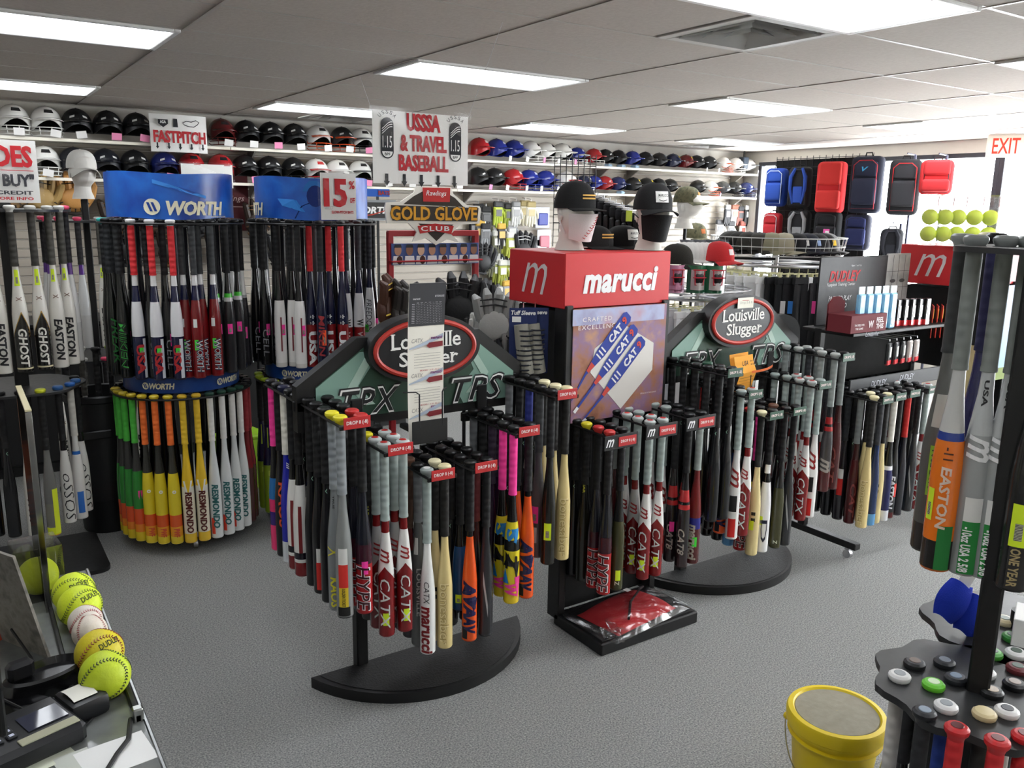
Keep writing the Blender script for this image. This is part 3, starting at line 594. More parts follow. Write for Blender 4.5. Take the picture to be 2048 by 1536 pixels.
def slugger_rack(cx, cy, label, arms, tagcol, rz=0, note=False):
    t = thing('display_rack', label, 'display rack', (cx, cy, 0), rz, 'half-round bat racks')
    b = MB().prism(half_disc(1.02, .36), .0, .045, plane='XY').build('base', blkm, t)
    MB().prism([(p[0] * .93, p[1] * .93 - .012) for p in half_disc(1.02, .36)], .045, .048, plane='XY').build('tread', treadm, b)
    for sx in (-1, 1):
        MB().box((sx * .29, .0, .6), (.05, .05, 1.2), b=.004).build('post', blkm, t)
    MB().box((0, 0, .84), (1.0, .04, .05), b=.004).build('crossbar', blkm, t)
    for i, (dx, z, tx, ext) in enumerate(arms):
        MB().box((dx, .0, (z + .84) / 2), (.03, .025, abs(z - .84) + .06), b=.003).build('upright', blkm, t)
        if tx is not None: arm(t, dx, -.40, 0.0, z, tx, tagcol)
        else: arm(t, dx, .42, .02, z)
    P = [(-.53, 1.09), (.53, 1.09), (.53, 1.25), (.28, 1.44), (-.28, 1.44), (-.53, 1.27)]
    s_ = MB().prism(P, .0, .05).build('sign_board', blkm, t, (0, -.01, 0))
    G = [(-.455, 1.125), (.455, 1.125), (.455, 1.245), (.24, 1.41), (-.24, 1.41), (-.455, 1.26)]
    MB().prism(G, -.004, .001).build('green_panel', M('#2C4A3A', 'satin'), s_)
    lg = M('#7FA294', 'satin'); l2 = M('#A9C4B6', 'satin')
    for sx in (-1, 1):
        q = [(.455, 1.127), (.455, 1.243), (.27, 1.385), (.20, 1.385), (.25, 1.27), (.17, 1.18), (.20, 1.127)] if sx > 0 else [(-.455, 1.18), (-.455, 1.258), (-.27, 1.385), (-.18, 1.385), (-.28, 1.25), (-.22, 1.18)]
        MB().prism(q, -.006, -.003).build('pale_panel', lg, s_)
        q = [(sx * .235, 1.385), (sx * .20, 1.385), (sx * .285, 1.25), (sx * .21, 1.17), (sx * .25, 1.17), (sx * .325, 1.25)]
        MB().prism(q if sx < 0 else list(reversed(q)), -.0085, -.006).build('chevron', l2, s_)
    for (tx, x) in (('TPX', -.23), ('TPS', .27)):
        m = MB(); flat_text(m, tx, .275, .125, (x, -.0098, 1.185), 1, bold=.034, shear=.32, space=1.12); flat_text(m, tx, .262, .112, (x, -.0105, 1.185), 0, bold=.03, shear=.32, space=1.13)
        flat_text(m, tx, .247, .097, (x, -.0112, 1.185), 1, bold=.012, shear=.32, space=1.14)
        m.build('lettering', [M('#F1F1EE', 'paper'), M('#151517', 'plain')], s_, smooth=False)
    # oval emblem
    def el(a, b, n=40): return [(a * math.cos(2 * PI * i / n), b * math.sin(2 * PI * i / n)) for i in range(n)]
    o = MB().prism(el(.255, .138), -.05, .03).build('oval', blkm, s_, (0, 0, 1.385))
    rim = MB(); rim.tube([(p[0], -.052, p[1]) for p in el(.224, .112)], .011, 8, closed=True); rim.build('oval_rim', M('#B8372E', 'satin'), o)
    MB().prism(el(.218, .107), -.054, -.05).build('oval_face', M('#16181B', 'satin'), o)
    m = MB()
    for (tx, w_, x, z) in (('Louisville', .315, .0, .036), ('Slugger', .27, .01, -.036)):
        h_ = .064 if tx[0] == 'L' else .078
        serif_text(m, tx, w_, h_, (x, -.056, z - (.010 if tx[0] == 'S' else 0)), 0)
    m.build('lettering', M('#F0EFEA', 'paper'), o, smooth=False)
    return t
ARMS = [(-.455, 1.20), (-.29, 1.08), (-.115, .955), (.075, .955), (.275, 1.07), (.46, 1.2)]
ls1 = slugger_rack(1.575, 3.05, 'black half-round rack with green sign, nearest the viewer', [(a, z, 'DROP 8 (-8)', False) for a, z in ARMS] + [(-.46, 1.2, None, False)], '#C32A2C')
ls2 = slugger_rack(3.43, 3.03, 'black half-round rack with green sign and orange leaflets, behind red-topped tower', [(a * .94, z, 'DROP 5 (-5)', False) for a, z in ARMS], '#1F4A36')
n1 = 'nearest green-signed rack'; AN = ['first arm', 'second arm', 'third arm', 'fourth arm', 'fifth arm', 'sixth arm']
f1 = 2.65
A1 = [(['ticket', 'kaos', 'black', 'blackred', 'black'], ['hype:p', 'hype', 'black', 'black', 'black']),
      (['catx:y', 'catxold', 'olivek', 'black', 'black'], ['catx:y', 'catxold', 'catxold', 'charcoal', 'black']),
      (['marucciw', 'louis', 'browngrip', 'browngrip'], ['bone', 'bonep', 'charcoal', 'black', 'bluesmall']),
      (['orangeblue', 'bluesmall', 'black', 'black', 'black'], ['charcoal', 'dkredgrip', 'black', 'black', 'black']),
      (['yellowmulti', 'yellowmulti', 'purple', 'black', 'louis'], ['orangeblue', 'orangeblue', 'black', 'purple', 'black']),
      (['blackneon', 'greypink', 'navygrip', 'black', 'louis'], ['bone', 'bonep', 'bonep', 'black', 'black'])]
for i, (l, r) in enumerate(A1):
    a, z = ARMS[i]; hang(n1, AN[i], 1.575 + a, f1, z, l, r)
hang(n1, 'rear arm', 1.115, 3.09, 1.2, ['whitered', 'whitered', 'bluewhite', 'blackorange', 'pinkmulti'], ['black', 'black', 'black', 'black', 'black'], first=.04)
n2 = 'rear green-signed rack'
A2 = [(['black', 'black', 'black', 'black', 'black'], ['black', 'black', 'greenk', 'black', 'black']),
      (['catxback', 'orangeblue', 'black', 'black', 'black'], ['catx', 'multi2', 'black', 'black', 'redgrip']),
      (['bonep:y2', 'hype:p', 'bluetip', 'black', 'black'], ['whitelet', 'yellowmulti', 'black', 'black', 'black']),
      (['olive', 'browngrip', 'black', 'black', 'black'], ['charcoal', 'black', 'black', 'black', 'black']),
      (['catx', 'catx', 'catxback', 'catxback', 'black'], ['catxback', 'catx', 'catx', 'black', 'black']),
      (['greyred', 'greyred', 'greyredk', 'greyred', 'greyred'], ['dred', 'greyredk', 'greyred', 'greyred', 'charcoal'])]
for i, (l, r) in enumerate(A2):
    a, z = ARMS[i]; hang(n2, AN[i], 3.43 + a * .94, 2.63, z, l, r)
# leaflet holder on the nearest rack
lh = thing('leaflet_holder', 'black wire holder with tray on the nearest green-signed rack', 'holder', PY(860, 862, 2.80))
m = MB(); m.box((0, 0, 0), (.155, .004, .09), b=.002); m.box((0, .03, -.045), (.155, .06, .004)); m.build('tray', blkm, lh)
m = MB(); m.tube([(-.045, .0, .02), (-.045, .0, .15), (-.055, .01, .158), (-.1, .03, .158)], .003, 6); m.tube([(.055, 0, .02), (.055, 0, .15), (.065, .01, .158), (.09, .03, .158)], .003, 6); m.build('wire', blkm, lh)
MB().box((0, .14, -.03), (.03, .2, .02), b=.003).build('bracket', blkm, lh)
# the tall bat chart leaflet
tp = PY(850, 565, 2.83); bt = PY(860, 880, 2.83)
lf_ = thing('leaflet', 'tall white bat chart leaflet with dark top in wire holder', 'leaflet', (tp.x + .004, 2.83, bt.z), .03)
hh = tp.z - bt.z
def pap(u, v): return ((u - .5) * .158, .012 * math.sin(v * 2.2) - .05 * v * v * .5, v * hh)
MB().sheet(pap, 4, 14, 0, .0012).build('sheet', M('#ECE8DC', 'paper'), lf_)
def pap2(o): return lambda u, v: (pap(u, v)[0], pap(u, v)[1] - o, pap(u, v)[2])
MB().sheet(lambda u, v: pap2(.0016)(u, .735 + .265 * v), 4, 6).build('chart', M('#3A3A3E', 'paper'), lf_)
def on_paper(mb, s, w_, h_, u, v, mi=0, bold=.02, shear=0):
    p = pap(u, v); q = pap(u, v + .05); uy = (Vector(q) - Vector(p)).normalized(); flat_text(mb, s, w_, h_, (p[0], p[1] - .003, p[2]), mi, bold, shear, uy=uy)
m = MB(); on_paper(m, 'marucci', .03, .007, .2, .905, bold=.04); on_paper(m, 'BAT TECHNOLOGIES', .04, .008, .83, .917, bold=.03)
for i in range(13): on_paper(m, ' - '.join(['.'] * 9) if i else 'x o + = - o x', .11, .003, .55, .88 - i * .0105)
for i in range(12): on_paper(m, '----', .012, .002, .12, .872 - i * .0105)
m.build('chart_print', M('#B9B9BC', 'paper'), lf_, smooth=False)
for k, v0 in enumerate((.60, .38, .16)):
    m = MB(); on_paper(m, 'CATX', .05, .016, .25, v0 + .045, 0, .0, .2)
    for j in range(6): on_paper(m, '.' * 46, .115, .0022, .53, v0 - .04 - j * .017, 0, .03)
    on_paper(m, 'MODELS  3-10  10-13', .085, .006, .6, v0 - .145, 1, .02, .2)
    p = pap(.7, v0 + .02)
    m.prism([(-.075, p[2] - .018), (-.02, p[2] - .008), (.075, p[2] + .022), (.075, p[2] + .038), (.02, p[2] + .018), (-.075, p[2] - .014)], p[1] - .0032, p[1] - .0024, 2)
    m.prism([(.0, p[2] - .008), (.012, p[2] + .005), (.072, p[2] + .008), (.072, p[2] - .012), (.012, p[2] - .016)], p[1] - .0044, p[1] - .0036, 3)
    on_paper(m, 'marucci', .05, .012, .78, v0 + .058, 4, .04, .1)
    m.build('bat_print', [M('#8A8680', 'paper'), M('#B2605C', 'paper'), M('#A9B4C4', 'paper'), M('#7A1A22', 'paper'), M('#7C4A78', 'paper')], lf_, smooth=False)
# orange leaflets on the rear rack
q = PY(1492, 760, 2.86)
lo = thing('leaflet', 'bent orange leaflets in a wire holder on rear green-signed rack', 'leaflet', (q.x, 2.88, q.z - .06), .15)
om = M('#E8A12E', 'paper')
m = MB(); m.sheet(lambda u, v: ((u - .5) * .15, -.03 * v, .0 + .10 * v), 2, 2, 0, .001); m.sheet(lambda u, v: ((u - .5) * .17 - .01, -.03 + .03 * math.sin(v * 1.5), .10 + .085 * v), 3, 4, 0, .001)
m.sheet(lambda u, v: ((u - .45) * .17, .01 + .03 * math.sin(v * 1.5), .09 + .1 * v), 3, 4, 0, .001); m.build('sheet', om, lo)
m = MB(); m.sheet(lambda u, v: (.0 + u * .19, -.05 - .02 * math.sin(u * 3), .10 + .012 * u + .012 * v), 5, 1, 0, .001); m.build('folded_edge', M('#D9692A', 'paper'), lo)
m = MB(); flat_text(m, 'USA', .055, .026, (-.045, -.036, .155), bold=.03); flat_text(m, 'New USA Baseball', .07, .01, (.03, -.036, .163), bold=.02); flat_text(m, 'Bat Standard', .05, .01, (.03, -.036, .145), bold=.02)
for i in range(5): m.box((0, -.002 - .03 * (i / 6), .01 + i * .016), (.13, .001, .0018))
m.build('lettering', M('#4A3418', 'paper'), lo, smooth=False)
m = MB(); m.tube([(0, -.045, -.03), (0, -.045, .09)], .0025, 6); m.tube([(.1, -.01, -.03), (.1, -.01, .09)], .0025, 6); m.box((0, -.05, -.04), (.22, .004, .03), b=.001); m.build('wire', blkm, lo)
m = MB(); flat_text(m, 'WWW.SLUGGER.COM', .19, .014, (0, -.0535, -.04), bold=.02, shear=.1); m.build('web_print', whm, lo, smooth=False)
# small white note on the rear oval
q = PY(1487, 608, 2.97); nt_ = thing('paper_note', 'small white paper note taped to top of rear oval sign', 'note', (q.x, 2.955, q.z - .02))
MB().sheet(lambda u, v: ((u - .5) * .12, .003 * math.sin(u * 3), v * .055), 3, 2, 0, .0008).build('sheet', M('#EDEBDD', 'paper'), nt_)
m = MB(); flat_text(m, 'Drop 5 & 8', .09, .016, (0, -.003, .028), bold=.0); m.build('lettering', M('#A9A79A', 'paper'), nt_, smooth=False)

# ------------------------------------------------------------------ red-topped bat towers
redh = M('#C8262C', 'satin')
def tower(x0, y0, label, w_=.62, d_=.44, poster=None, arms=()):
    t = thing('display_tower', label, 'display tower', (x0, y0, 0), 0, 'red-topped display towers')
    b = MB().box((w_ / 2 - .01, -.17, .03), (w_ - .02, .36, .06), b=.006).build('base', blkm, t)
    MB().box((w_ / 2 - .01, -.17, .0615), (w_ - .06, .32, .003)).build('base_mat', treadm, b)
    MB().box((w_ / 2, .06, .78), (w_ - .04, .06, 1.46), b=.006).build('back_panel', blkp, t)
    for sx in (.02, w_ - .02): MB().box((sx, .02, .78), (.04, .09, 1.5), b=.004).build('post', blkm, t)
    MB().box((w_ / 2, d_ / 2 + .02, 1.25), (w_ - .06, d_ - .12, .5), b=.006).build('upper_case', blkp, t)
    h = MB().box((w_ / 2, d_ / 2 - .01, 1.637), (w_ + .01, d_, .245), b=.004).build('header', redh, t)
    m = MB(); flat_text(m, 'marucci', w_ * .72, .115, (w_ / 2 + .01, -.0125, 1.635), bold=.045, shear=.2, space=1.03); m.build('lettering', M('#F1EFEF', 'paper'), h, smooth=False)
    m = MB(); flat_text(m, 'm', .2, .14, (-.0065, d_ / 2, 1.635), bold=-.005, shear=.4, ux=(0, -1, 0)); m.build('emblem', M('#D9D3D4', 'paper'), h, smooth=False)
    if poster: poster(t, w_)
    for (dx, z) in arms: arm(t, dx, -.31, .02, z, 'DROP 8 (-8)', '#C32A2C', extra=True)
    return t
def poster1(t, w_):
    sand = mottled('poster_sand', ['#7A4A34', '#A06A4E', '#8A6A8A', '#B98A6A'], 9, .5, 0)
    p = MB().box((w_ / 2 + .005, -.028, 1.255), (w_ - .06, .004, .52)).build('poster', sand, t, smooth=False)
    yy = -.0305; wm = M('#DCD8D2', 'paper')
    MB().prism([(.16, 1.33), (.33, 1.43), (.52, 1.33), (.52, 1.2), (.33, 1.03), (.14, 1.22)], yy - .001, yy).build('plate_print', wm, p, smooth=False)
    MB().prism([(.03, 1.44), (.58, 1.44), (.58, 1.512), (.03, 1.512)], yy - .0004, yy).build('sky_print', mottled('poster_sky', ['#8A7AA0', '#A9B0D0', '#B98A94'], 7, .5, 0), p, smooth=False)
    for k, (ox, oz) in enumerate(((-.045, .06), (.0, .0), (.05, -.06))):
        a = Vector((.05 + ox, 1.045 + oz)); b = Vector((.40 + ox, 1.415 + oz)); d = (b - a).normalized(); n = Vector((-d.y, d.x)); Lb = (b - a).length
        def P(s_, q): v = a + d * (s_ * Lb) + n * q; return (min(max(v.x, .036), .585), min(max(v.y, 1.0), 1.512))
        m = MB(); m.prism([P(0, -.006), P(.3, -.006), P(.55, -.026), P(.97, -.03), P(1, -.018), P(1, .018), P(.97, .03), P(.55, .026), P(.3, .006), P(0, .006)], yy - .003 - k * .001, yy - .002 - k * .001, 0)
        y2 = yy - .0034 - k * .001
        m.prism([P(.33, -.008), P(.42, -.014), P(.42, .014), P(.33, .008)], y2 - .0004, y2, 1); m.prism([P(0, -.008), P(.06, -.008), P(.06, .008), P(0, .008)], y2 - .0004, y2, 2)
        for s_ in (.5, .54, .58): m.prism([P(s_, -.018), P(s_ + .015, -.018), P(s_ + .015, .018), P(s_, .018)], y2 - .0004, y2, 2)
        v = a + d * (.78 * Lb); flat_text(m, 'CAT', .1, .036, (v.x, y2 - .0006, v.y), 2, .05, .1, ux=(d.x, 0, d.y), uy=(n.x, 0, n.y))
        v = a + d * (.93 * Lb); flat_text(m, '9', .026, .036, (v.x, y2 - .0006, v.y), 1, .04, .1, ux=(d.x, 0, d.y), uy=(n.x, 0, n.y))
        m.build('bat_print', [M('#2A3E96', 'paper'), M('#C8463A', 'paper'), M('#E6E4E6', 'paper')], p, smooth=False)
    m = MB(); flat_text(m, 'CRAFTED', .17, .02, (.17, yy - .002, 1.465), space=1.15); flat_text(m, 'EXCELLENCE', .235, .02, (.18, yy - .002, 1.43), space=1.15)
    flat_text(m, 'OFFICIAL BAT OF THE BIG LEAGUES', .1, .006, (.5, yy - .002, 1.09)); m.build('lettering', M('#EDE6E2', 'paper'), p, smooth=False)
def poster2(t, w_):
    p = MB().box((w_ / 2 + .005, -.028, 1.2), (w_ - .06, .004, .62)).build('poster', mottled('poster_blue', ['#5E86B8', '#7FA4CE', '#6A90BE'], 4, .5, 0), t, smooth=False)
    m = MB(); flat_text(m, 'YOUR BEST', .36, .05, (w_ / 2, -.0315, 1.23), bold=.03); flat_text(m, 'JUST GOT BETTER', .36, .035, (w_ / 2, -.0315, 1.17), bold=.03); flat_text(m, 'CAT', .2, .07, (w_ / 2 - .1, -.0315, 1.43), bold=.04, shear=.3); m.build('lettering', M('#E8EEF4', 'paper'), p, smooth=False)
    MB().box((w_ / 2, -.0308, .93), (w_ - .06, .001, .08)).build('grass_print', M('#7A8A4A', 'paper'), p, smooth=False)
tw1 = tower(2.235, 2.95, 'red-topped black bat tower with player-bat poster in the centre', poster=poster1, arms=((.11, .985), (.345, 1.0), (.59, 1.005)))
n3 = 'red-topped tower'
hang(n3, 'left arm', 2.345, 2.64, .985, ['hype', 'hype', 'olivek', 'black'], ['olive:y', 'black', 'black', 'black'])
hang(n3, 'middle arm', 2.58, 2.64, 1.0, ['catx:y', 'catxold:y', 'catx', 'dred'], ['catx:y', 'catx', 'catxback', 'catxback'])
hang(n3, 'right arm', 2.825, 2.64, 1.005, ['cat8', 'cat8:p', 'catxback', 'catxback'], ['redmar:g', 'cat8', 'louis', 'black'])
tw2 = tower(5.16, 2.77, 'red-topped black tower with blue poster at far right', poster=poster2)
# ------------------------------------------------------------------ round softball racks with blue signs
bluesign = mottled('blue_sign_print', ['#0B2A7A', '#12419C', '#1E63BE', '#0E348C'], 3.2, .3, 0)
bluesign2 = mottled('blue_band_print', ['#0A2566', '#154089', '#0C2C74'], 6, .35, 0)
def ringtube(mb, r, z, rr=.006, n=40, mi=0): mb.tube([(r * math.cos(2 * PI * i / n), r * math.sin(2 * PI * i / n), z) for i in range(n)], rr, 6, mi, closed=True)
def worth_logo(mb, length, h_, r, z, a0, mi=0):
    wrap_text(mb, 'WORTH', length, h_, r, z, mi, bold=.055, shear=.2, vertical=False, a0=a0, space=.95)
def logo_disc(mb, r, z, a0, rad, mi, mj):
    a = a0
    def pt(x, y, o): return ((r + o) * math.sin(a + x / r), -(r + o) * math.cos(a + x / r), z + y)
    n = 20; mb.add([pt(rad * math.cos(2 * PI * i / n), rad * math.sin(2 * PI * i / n), .002) for i in range(n)], [tuple(range(n))], mi)
    for dx in (-.42, .12):
        mb.add([pt(rad * (dx - .22), rad * .55, .0035), pt(rad * (dx + .1), rad * .55, .0035), pt(rad * (dx + .52), -rad * .55, .0035), pt(rad * (dx + .2), -rad * .55, .0035)], [(3, 2, 1, 0)], mj)
def round_rack(cx, cy, label, sign_fn, r=.335, zu=1.838, zl=.902):
    t = thing('round_bat_rack', label, 'bat rack', (cx, cy, 0), facing((cx, cy)), 'round bat racks')
    MB().tube([(0, 0, .08), (0, 0, 1.88)], .03, 12).build('pole', M('#5A5A5E', 'metal'), t)
    for z in (zu, zl):
        m = MB(); ringtube(m, r - .045, z); ringtube(m, r, z); ringtube(m, r + .045, z)
        for i in range(8):
            a = i * PI / 4; m.tube([(0, 0, z - .03), ((r + .04) * math.cos(a), (r + .04) * math.sin(a), z)], .005, 6)
        m.build('hanger_ring', blkm, t)
    for z0, z1, rr in ((zu - .83, zu - .815, .30), (.1, .12, .28)):
        MB().lathe([(.02, z0), (rr, z0), (rr + .004, (z0 + z1) / 2), (rr, z1), (.02, z1)], 28, cap=False).build('deck', blkp, t)
    for i in range(4):
        a = i * PI / 2 + .05; x, y = .27 * math.cos(a), .27 * math.sin(a)
        c_ = MB().box((x, y, .085), (.035, .035, .03), b=.003); c_.tube([(x - .012, y, .028), (x + .012, y, .028)], .026, 12); c_.tube([(x, y, .05), (x, y, .1)], .01, 8); c_.build('caster', chrome, t)
    # signs: a tall curved board above, a band between the tiers
    def arc(rr, z0, z1, a0, a1): return lambda u, v: (rr * math.sin(a0 + (a1 - a0) * u), -rr * math.cos(a0 + (a1 - a0) * u), z0 + (z1 - z0) * v + .006 * math.sin(u * 9))
    s_ = MB().sheet(arc(.335, 1.865, 2.1, -1.35, 1.35), 24, 2, 0, .003).build('sign_board', bluesign, t)
    b_ = MB().sheet(lambda u, v: (.315 * math.sin(2 * PI * u), -.315 * math.cos(2 * PI * u), .925 + .085 * v), 40, 1, 0, .003).build('sign_band', bluesign2, t)
    lm = [M('#E6E0C4', 'paper'), M('#123A8E', 'paper')]
    m = MB()
    for a in (-.35, .95, -1.6, 2.3): worth_logo(m, .14, .034, .3185, .965, a); logo_disc(m, .317, .965, a - .29, .02, 0, 1)
    m.build('lettering', lm, b_, smooth=False)
    sign_fn(t, s_, lm); return t
def sign1(t, s_, lm):
    m = MB(); worth_logo(m, .32, .075, .3385, 1.92, .40); logo_disc(m, .3365, 1.925, -.28, .042, 0, 1)
    wrap_text(m, 'worthsports.com', .11, .013, .3385, 1.876, 0, bold=.01, vertical=False, a0=.78); m.build('lettering', lm, s_, smooth=False)
    m = MB()
    def pt(a, z): return (.3378 * math.sin(a), -.3378 * math.cos(a), z)
    m.add([pt(-.25 + .08 * i, 2.065 - .008 * i) for i in range(11)] + [pt(-.25 + .08 * i, 2.045 - .0075 * i) for i in range(10, -1, -1)], [tuple(range(22))]); m.build('bat_print', M('#3A86D8', 'paper'), s_, smooth=False)
def sign2(t, s_, lm):
    m = MB(); worth_logo(m, .32, .075, .3385, 1.92, -1.42); m.build('lettering', lm, s_, smooth=False)
    def pt(x, z, o): a = x / .336; return ((.336 + o) * math.sin(a), -(.336 + o) * math.cos(a), z)
    def blob(pts, o, col, nm):
        MB().add([pt(x, z, o) for x, z in pts], [tuple(range(len(pts)))]).build(nm, M(col, 'paper'), s_, smooth=False)
    blob([(-.1, 1.87), (-.06, 1.94), (.0, 1.965), (.1, 1.955), (.2, 1.93), (.235, 1.87)], .002, '#0A1E62', 'torso_print')
    blob([(.06 * math.cos(q) * .8 + .02, 1.995 + .06 * math.sin(q)) for q in [i * PI / 8 for i in range(16)]], .0026, '#0D2A72', 'head_print')
    blob([(-.05, 2.02), (.075, 2.025), (.06, 2.06), (.03, 2.082), (-.01, 2.08), (-.035, 2.055)], .0032, '#2F7AC8', 'cap_print')
    blob([(-.2, 1.98), (-.1, 1.975), (.04, 1.93), (.1, 1.905), (.09, 1.885), (-.06, 1.91), (-.17, 1.94)], .0032, '#2E82D6', 'arm_print')
rk1 = round_rack(1.06, 5.05, 'round two-tier bat rack with blue lettered sign, left of the pair', sign1)
rk2 = round_rack(1.86, 5.0, 'round two-tier bat rack with blue player sign, right of the pair', sign2)
def ring_bats(cx, cy, r, z, keys, a0, a1, where, group, jit=None, rows=(0,)):
    base = math.atan2(-cy, -cx)
    for k, key in enumerate(keys):
        if not key: continue
        st = None
        if ':' in key: key, st = key.split(':')
        a = base + a0 + (a1 - a0) * k / (len(keys) - 1)
        rr = r + rows[k % len(rows)]; p = (cx + rr * math.cos(a), cy + rr * math.sin(a), z)
        bat(key, p, f'{ORD[k]} from left, {where}', jit=jit, group=group, sticker=st)
g = 'softball bats on the left blue-signed rack'
U1 = ['anderson', 'cell', 'anderson', 'freak', 'freak', 'cell', 'miken', 'freak', 'usaw', 'cell', 'usaw', 'cell', 'usaw', 'worthr', 'worthr', 'worthr', 'worthr', 'greenneck', 'greenneck', 'whiteneck', 'greenneck', 'whiteneck', 'whiteneck', 'cell']
ring_bats(1.06, 5.05, .335, 1.862, U1, -1.75, 1.55, 'upper tier, left blue-signed rack', g, rows=(.0225, -.0225))
Lw = ['greenor', 'greenor', 'greenor', 'greenor:p', 'yellowor', 'yellowor', 'yellowor', 'resy', 'resy', 'resw', 'resw', 'resw', 'resw', 'reds', 'reds', 'reds']
ring_bats(1.06, 5.05, .335, .926, Lw, -1.45, 1.6, 'lower tier, left blue-signed rack', g, jit=0, rows=(.0225,))
g = 'softball bats on the right blue-signed rack'
U2 = ['whiteneck', 'whiteneck', 'cell', 'whiteneck', 'cell', 'cell', 'whitepink', 'whitepink', 'whitepink', 'usan', 'mikenn', 'usan', 'usan', 'worthw', 'worthw', 'freedom', 'freedom', 'cell', 'cell']
ring_bats(1.86, 5.0, .335, 1.862, U2, -1.65, 1.5, 'upper tier, right blue-signed rack', g, rows=(.0225, -.0225))
ring_bats(1.86, 5.0, .335, .926, ['navygreen', 'navygreen', 'navygreen', 'navygreen', 'cell', 'cell', 'navygreen', 'cell', 'whiteneck', 'cell'], -1.6, .9, 'lower tier, right blue-signed rack', g, rows=(.0225,))
# bats on the far side of the two round racks, only glimpsed between the near ones
def far_side(cx, cy, label):
    m = MB(); base = math.atan2(cy, cx)
    for z in (1.862, .926):
        for k in range(15):
            a = base - 1.35 + 2.7 * k / 14; x, y = cx + .355 * math.cos(a), cy + .355 * math.sin(a)
            m.lathe([(.024, z), (.026, z - .01), (.0135, z - .03), (.014, z - .3), (.02, z - .45), (.029, z - .58), (.029, z - .84), (.02, z - .85)], 10, c=(x, y, 0))
    o = m.build('far_side_bats', M('#15151A', 'gloss')); tag(o, label, 'bats', None, 'stuff')
far_side(1.06, 5.05, 'dark bats on the far side of the left blue-signed rack'); far_side(1.86, 5.0, 'dark bats on the far side of the right blue-signed rack')
# ------------------------------------------------------------------ left rack beside the counter
def plate(r, n=36, lob=6, amp=.0): return [((r + amp * math.cos(lob * 2 * PI * i / n)) * math.cos(2 * PI * i / n), (r + amp * math.cos(lob * 2 * PI * i / n)) * math.sin(2 * PI * i / n)) for i in range(n)]
def post_rack(cx, cy, label, zs, r, base=.31, rz=0, top=2.0, pr=.032):
    t = thing('post_bat_rack', label, 'bat rack', (cx, cy, 0), rz, 'post bat racks')
    MB().box((0, 0, top / 2), (pr * 2, pr * 2, top), b=.005).build('post', blkm, t)
    if base:
        q = base; pts = []
        for (sx, sy) in ((1, 1), (-1, 1), (-1, -1), (1, -1)):
            for k in range(5):
                a = math.atan2(sy, sx) - PI / 4 + k * PI / 8; pts.append((sx * (q - .06) + .06 * math.cos(a), sy * (q - .06) + .06 * math.sin(a)))
        MB().prism(pts, 0, .022, plane='XY').build('base', blkm, t)
    for z in zs: MB().prism(plate(r + .02, amp=.012), z - .012, z, plane='XY').build('hanger_plate', M('#2A2B2C', 'satin'), t)
    return t
post_rack(.25, 5.0, 'black square-post bat rack on flat base, at left beside the counter', (1.905, 1.0), .27)
n4 = 'left square-post rack'
ring_bats(.25, 5.0, .27, 1.925, ['eastw', 'eastw', 'eastb', 'eastw', 'ghost', 'ghost', 'eastw', 'eastw', 'pinkk', 'pinkk'], -1.25, 1.75, 'upper tier, ' + n4, 'fastpitch bats on the left rack', jit=.05)
ring_bats(.25, 5.0, .25, 1.02, ['orangeblue', 'orangeblue', 'black', 'black', 'slash', 'neongrey', 'swirl', 'wblue', 'swirl', 'black'], -1.5, 1.75, 'lower tier, ' + n4, 'fastpitch bats on the left rack', jit=.2)
# the rack behind it and the bin
RH = PD(173, 398, 5.33)
post_rack(.75, 6.05, 'black post bat rack behind the left racks, mostly hidden', (1.83, .96), .25, .28, 0, RH.z, .02)
n5 = 'half-hidden rear post rack'
ring_bats(.75, 6.05, .25, 1.855, ['pinkk', 'pinkk', 'pinkk', 'pinkk', 'eastw', 'pinkk', 'pinkk'], -1.6, 1.2, 'upper tier, ' + n5, 'bats on the rear post rack')
ring_bats(.75, 6.05, .24, .98, ['eastw', 'pinkk', 'eastw', 'pinkk', 'eastw', 'eastw'], -1.4, 1.2, 'lower tier, ' + n5, 'bats on the rear post rack')
bn = thing('waste_bin', 'tall black round waste bin between the left bat racks', 'bin', (.66, 5.42, 0))
MB().lathe([(.14, 0), (.145, .01), (.19, .80), (.205, .81), (.208, .84), (.2, .85), (.185, .845), (.17, .3), (.13, .03)], 28, cap=True).build('body', M('#17181A', 'satin'), bn)
MB().box((-.05, -.176, .62), (.16, .02, .05), b=.006).build('name_plate', M('#101112', 'satin'), bn)
ring_bats(.66, 5.42, .08, 1.12, ['eastw', 'black', 'navygreen'], -1.2, 1.2, 'standing out of black bin', 'bats kept in the bin')
post_rack(2.35, 6.15, 'black post bat rack behind the sale sign and gold lettered stand', (1.78,), .25, .26, 0, 1.8, .02)
ring_bats(2.35, 6.15, .25, 1.80, ['cell', 'black', 'charcoal', 'tealorange', 'tealorange', 'black', 'louis', 'black'], -1.7, 1.3, 'rack behind gold lettered stand', 'bats behind the gold lettered stand')
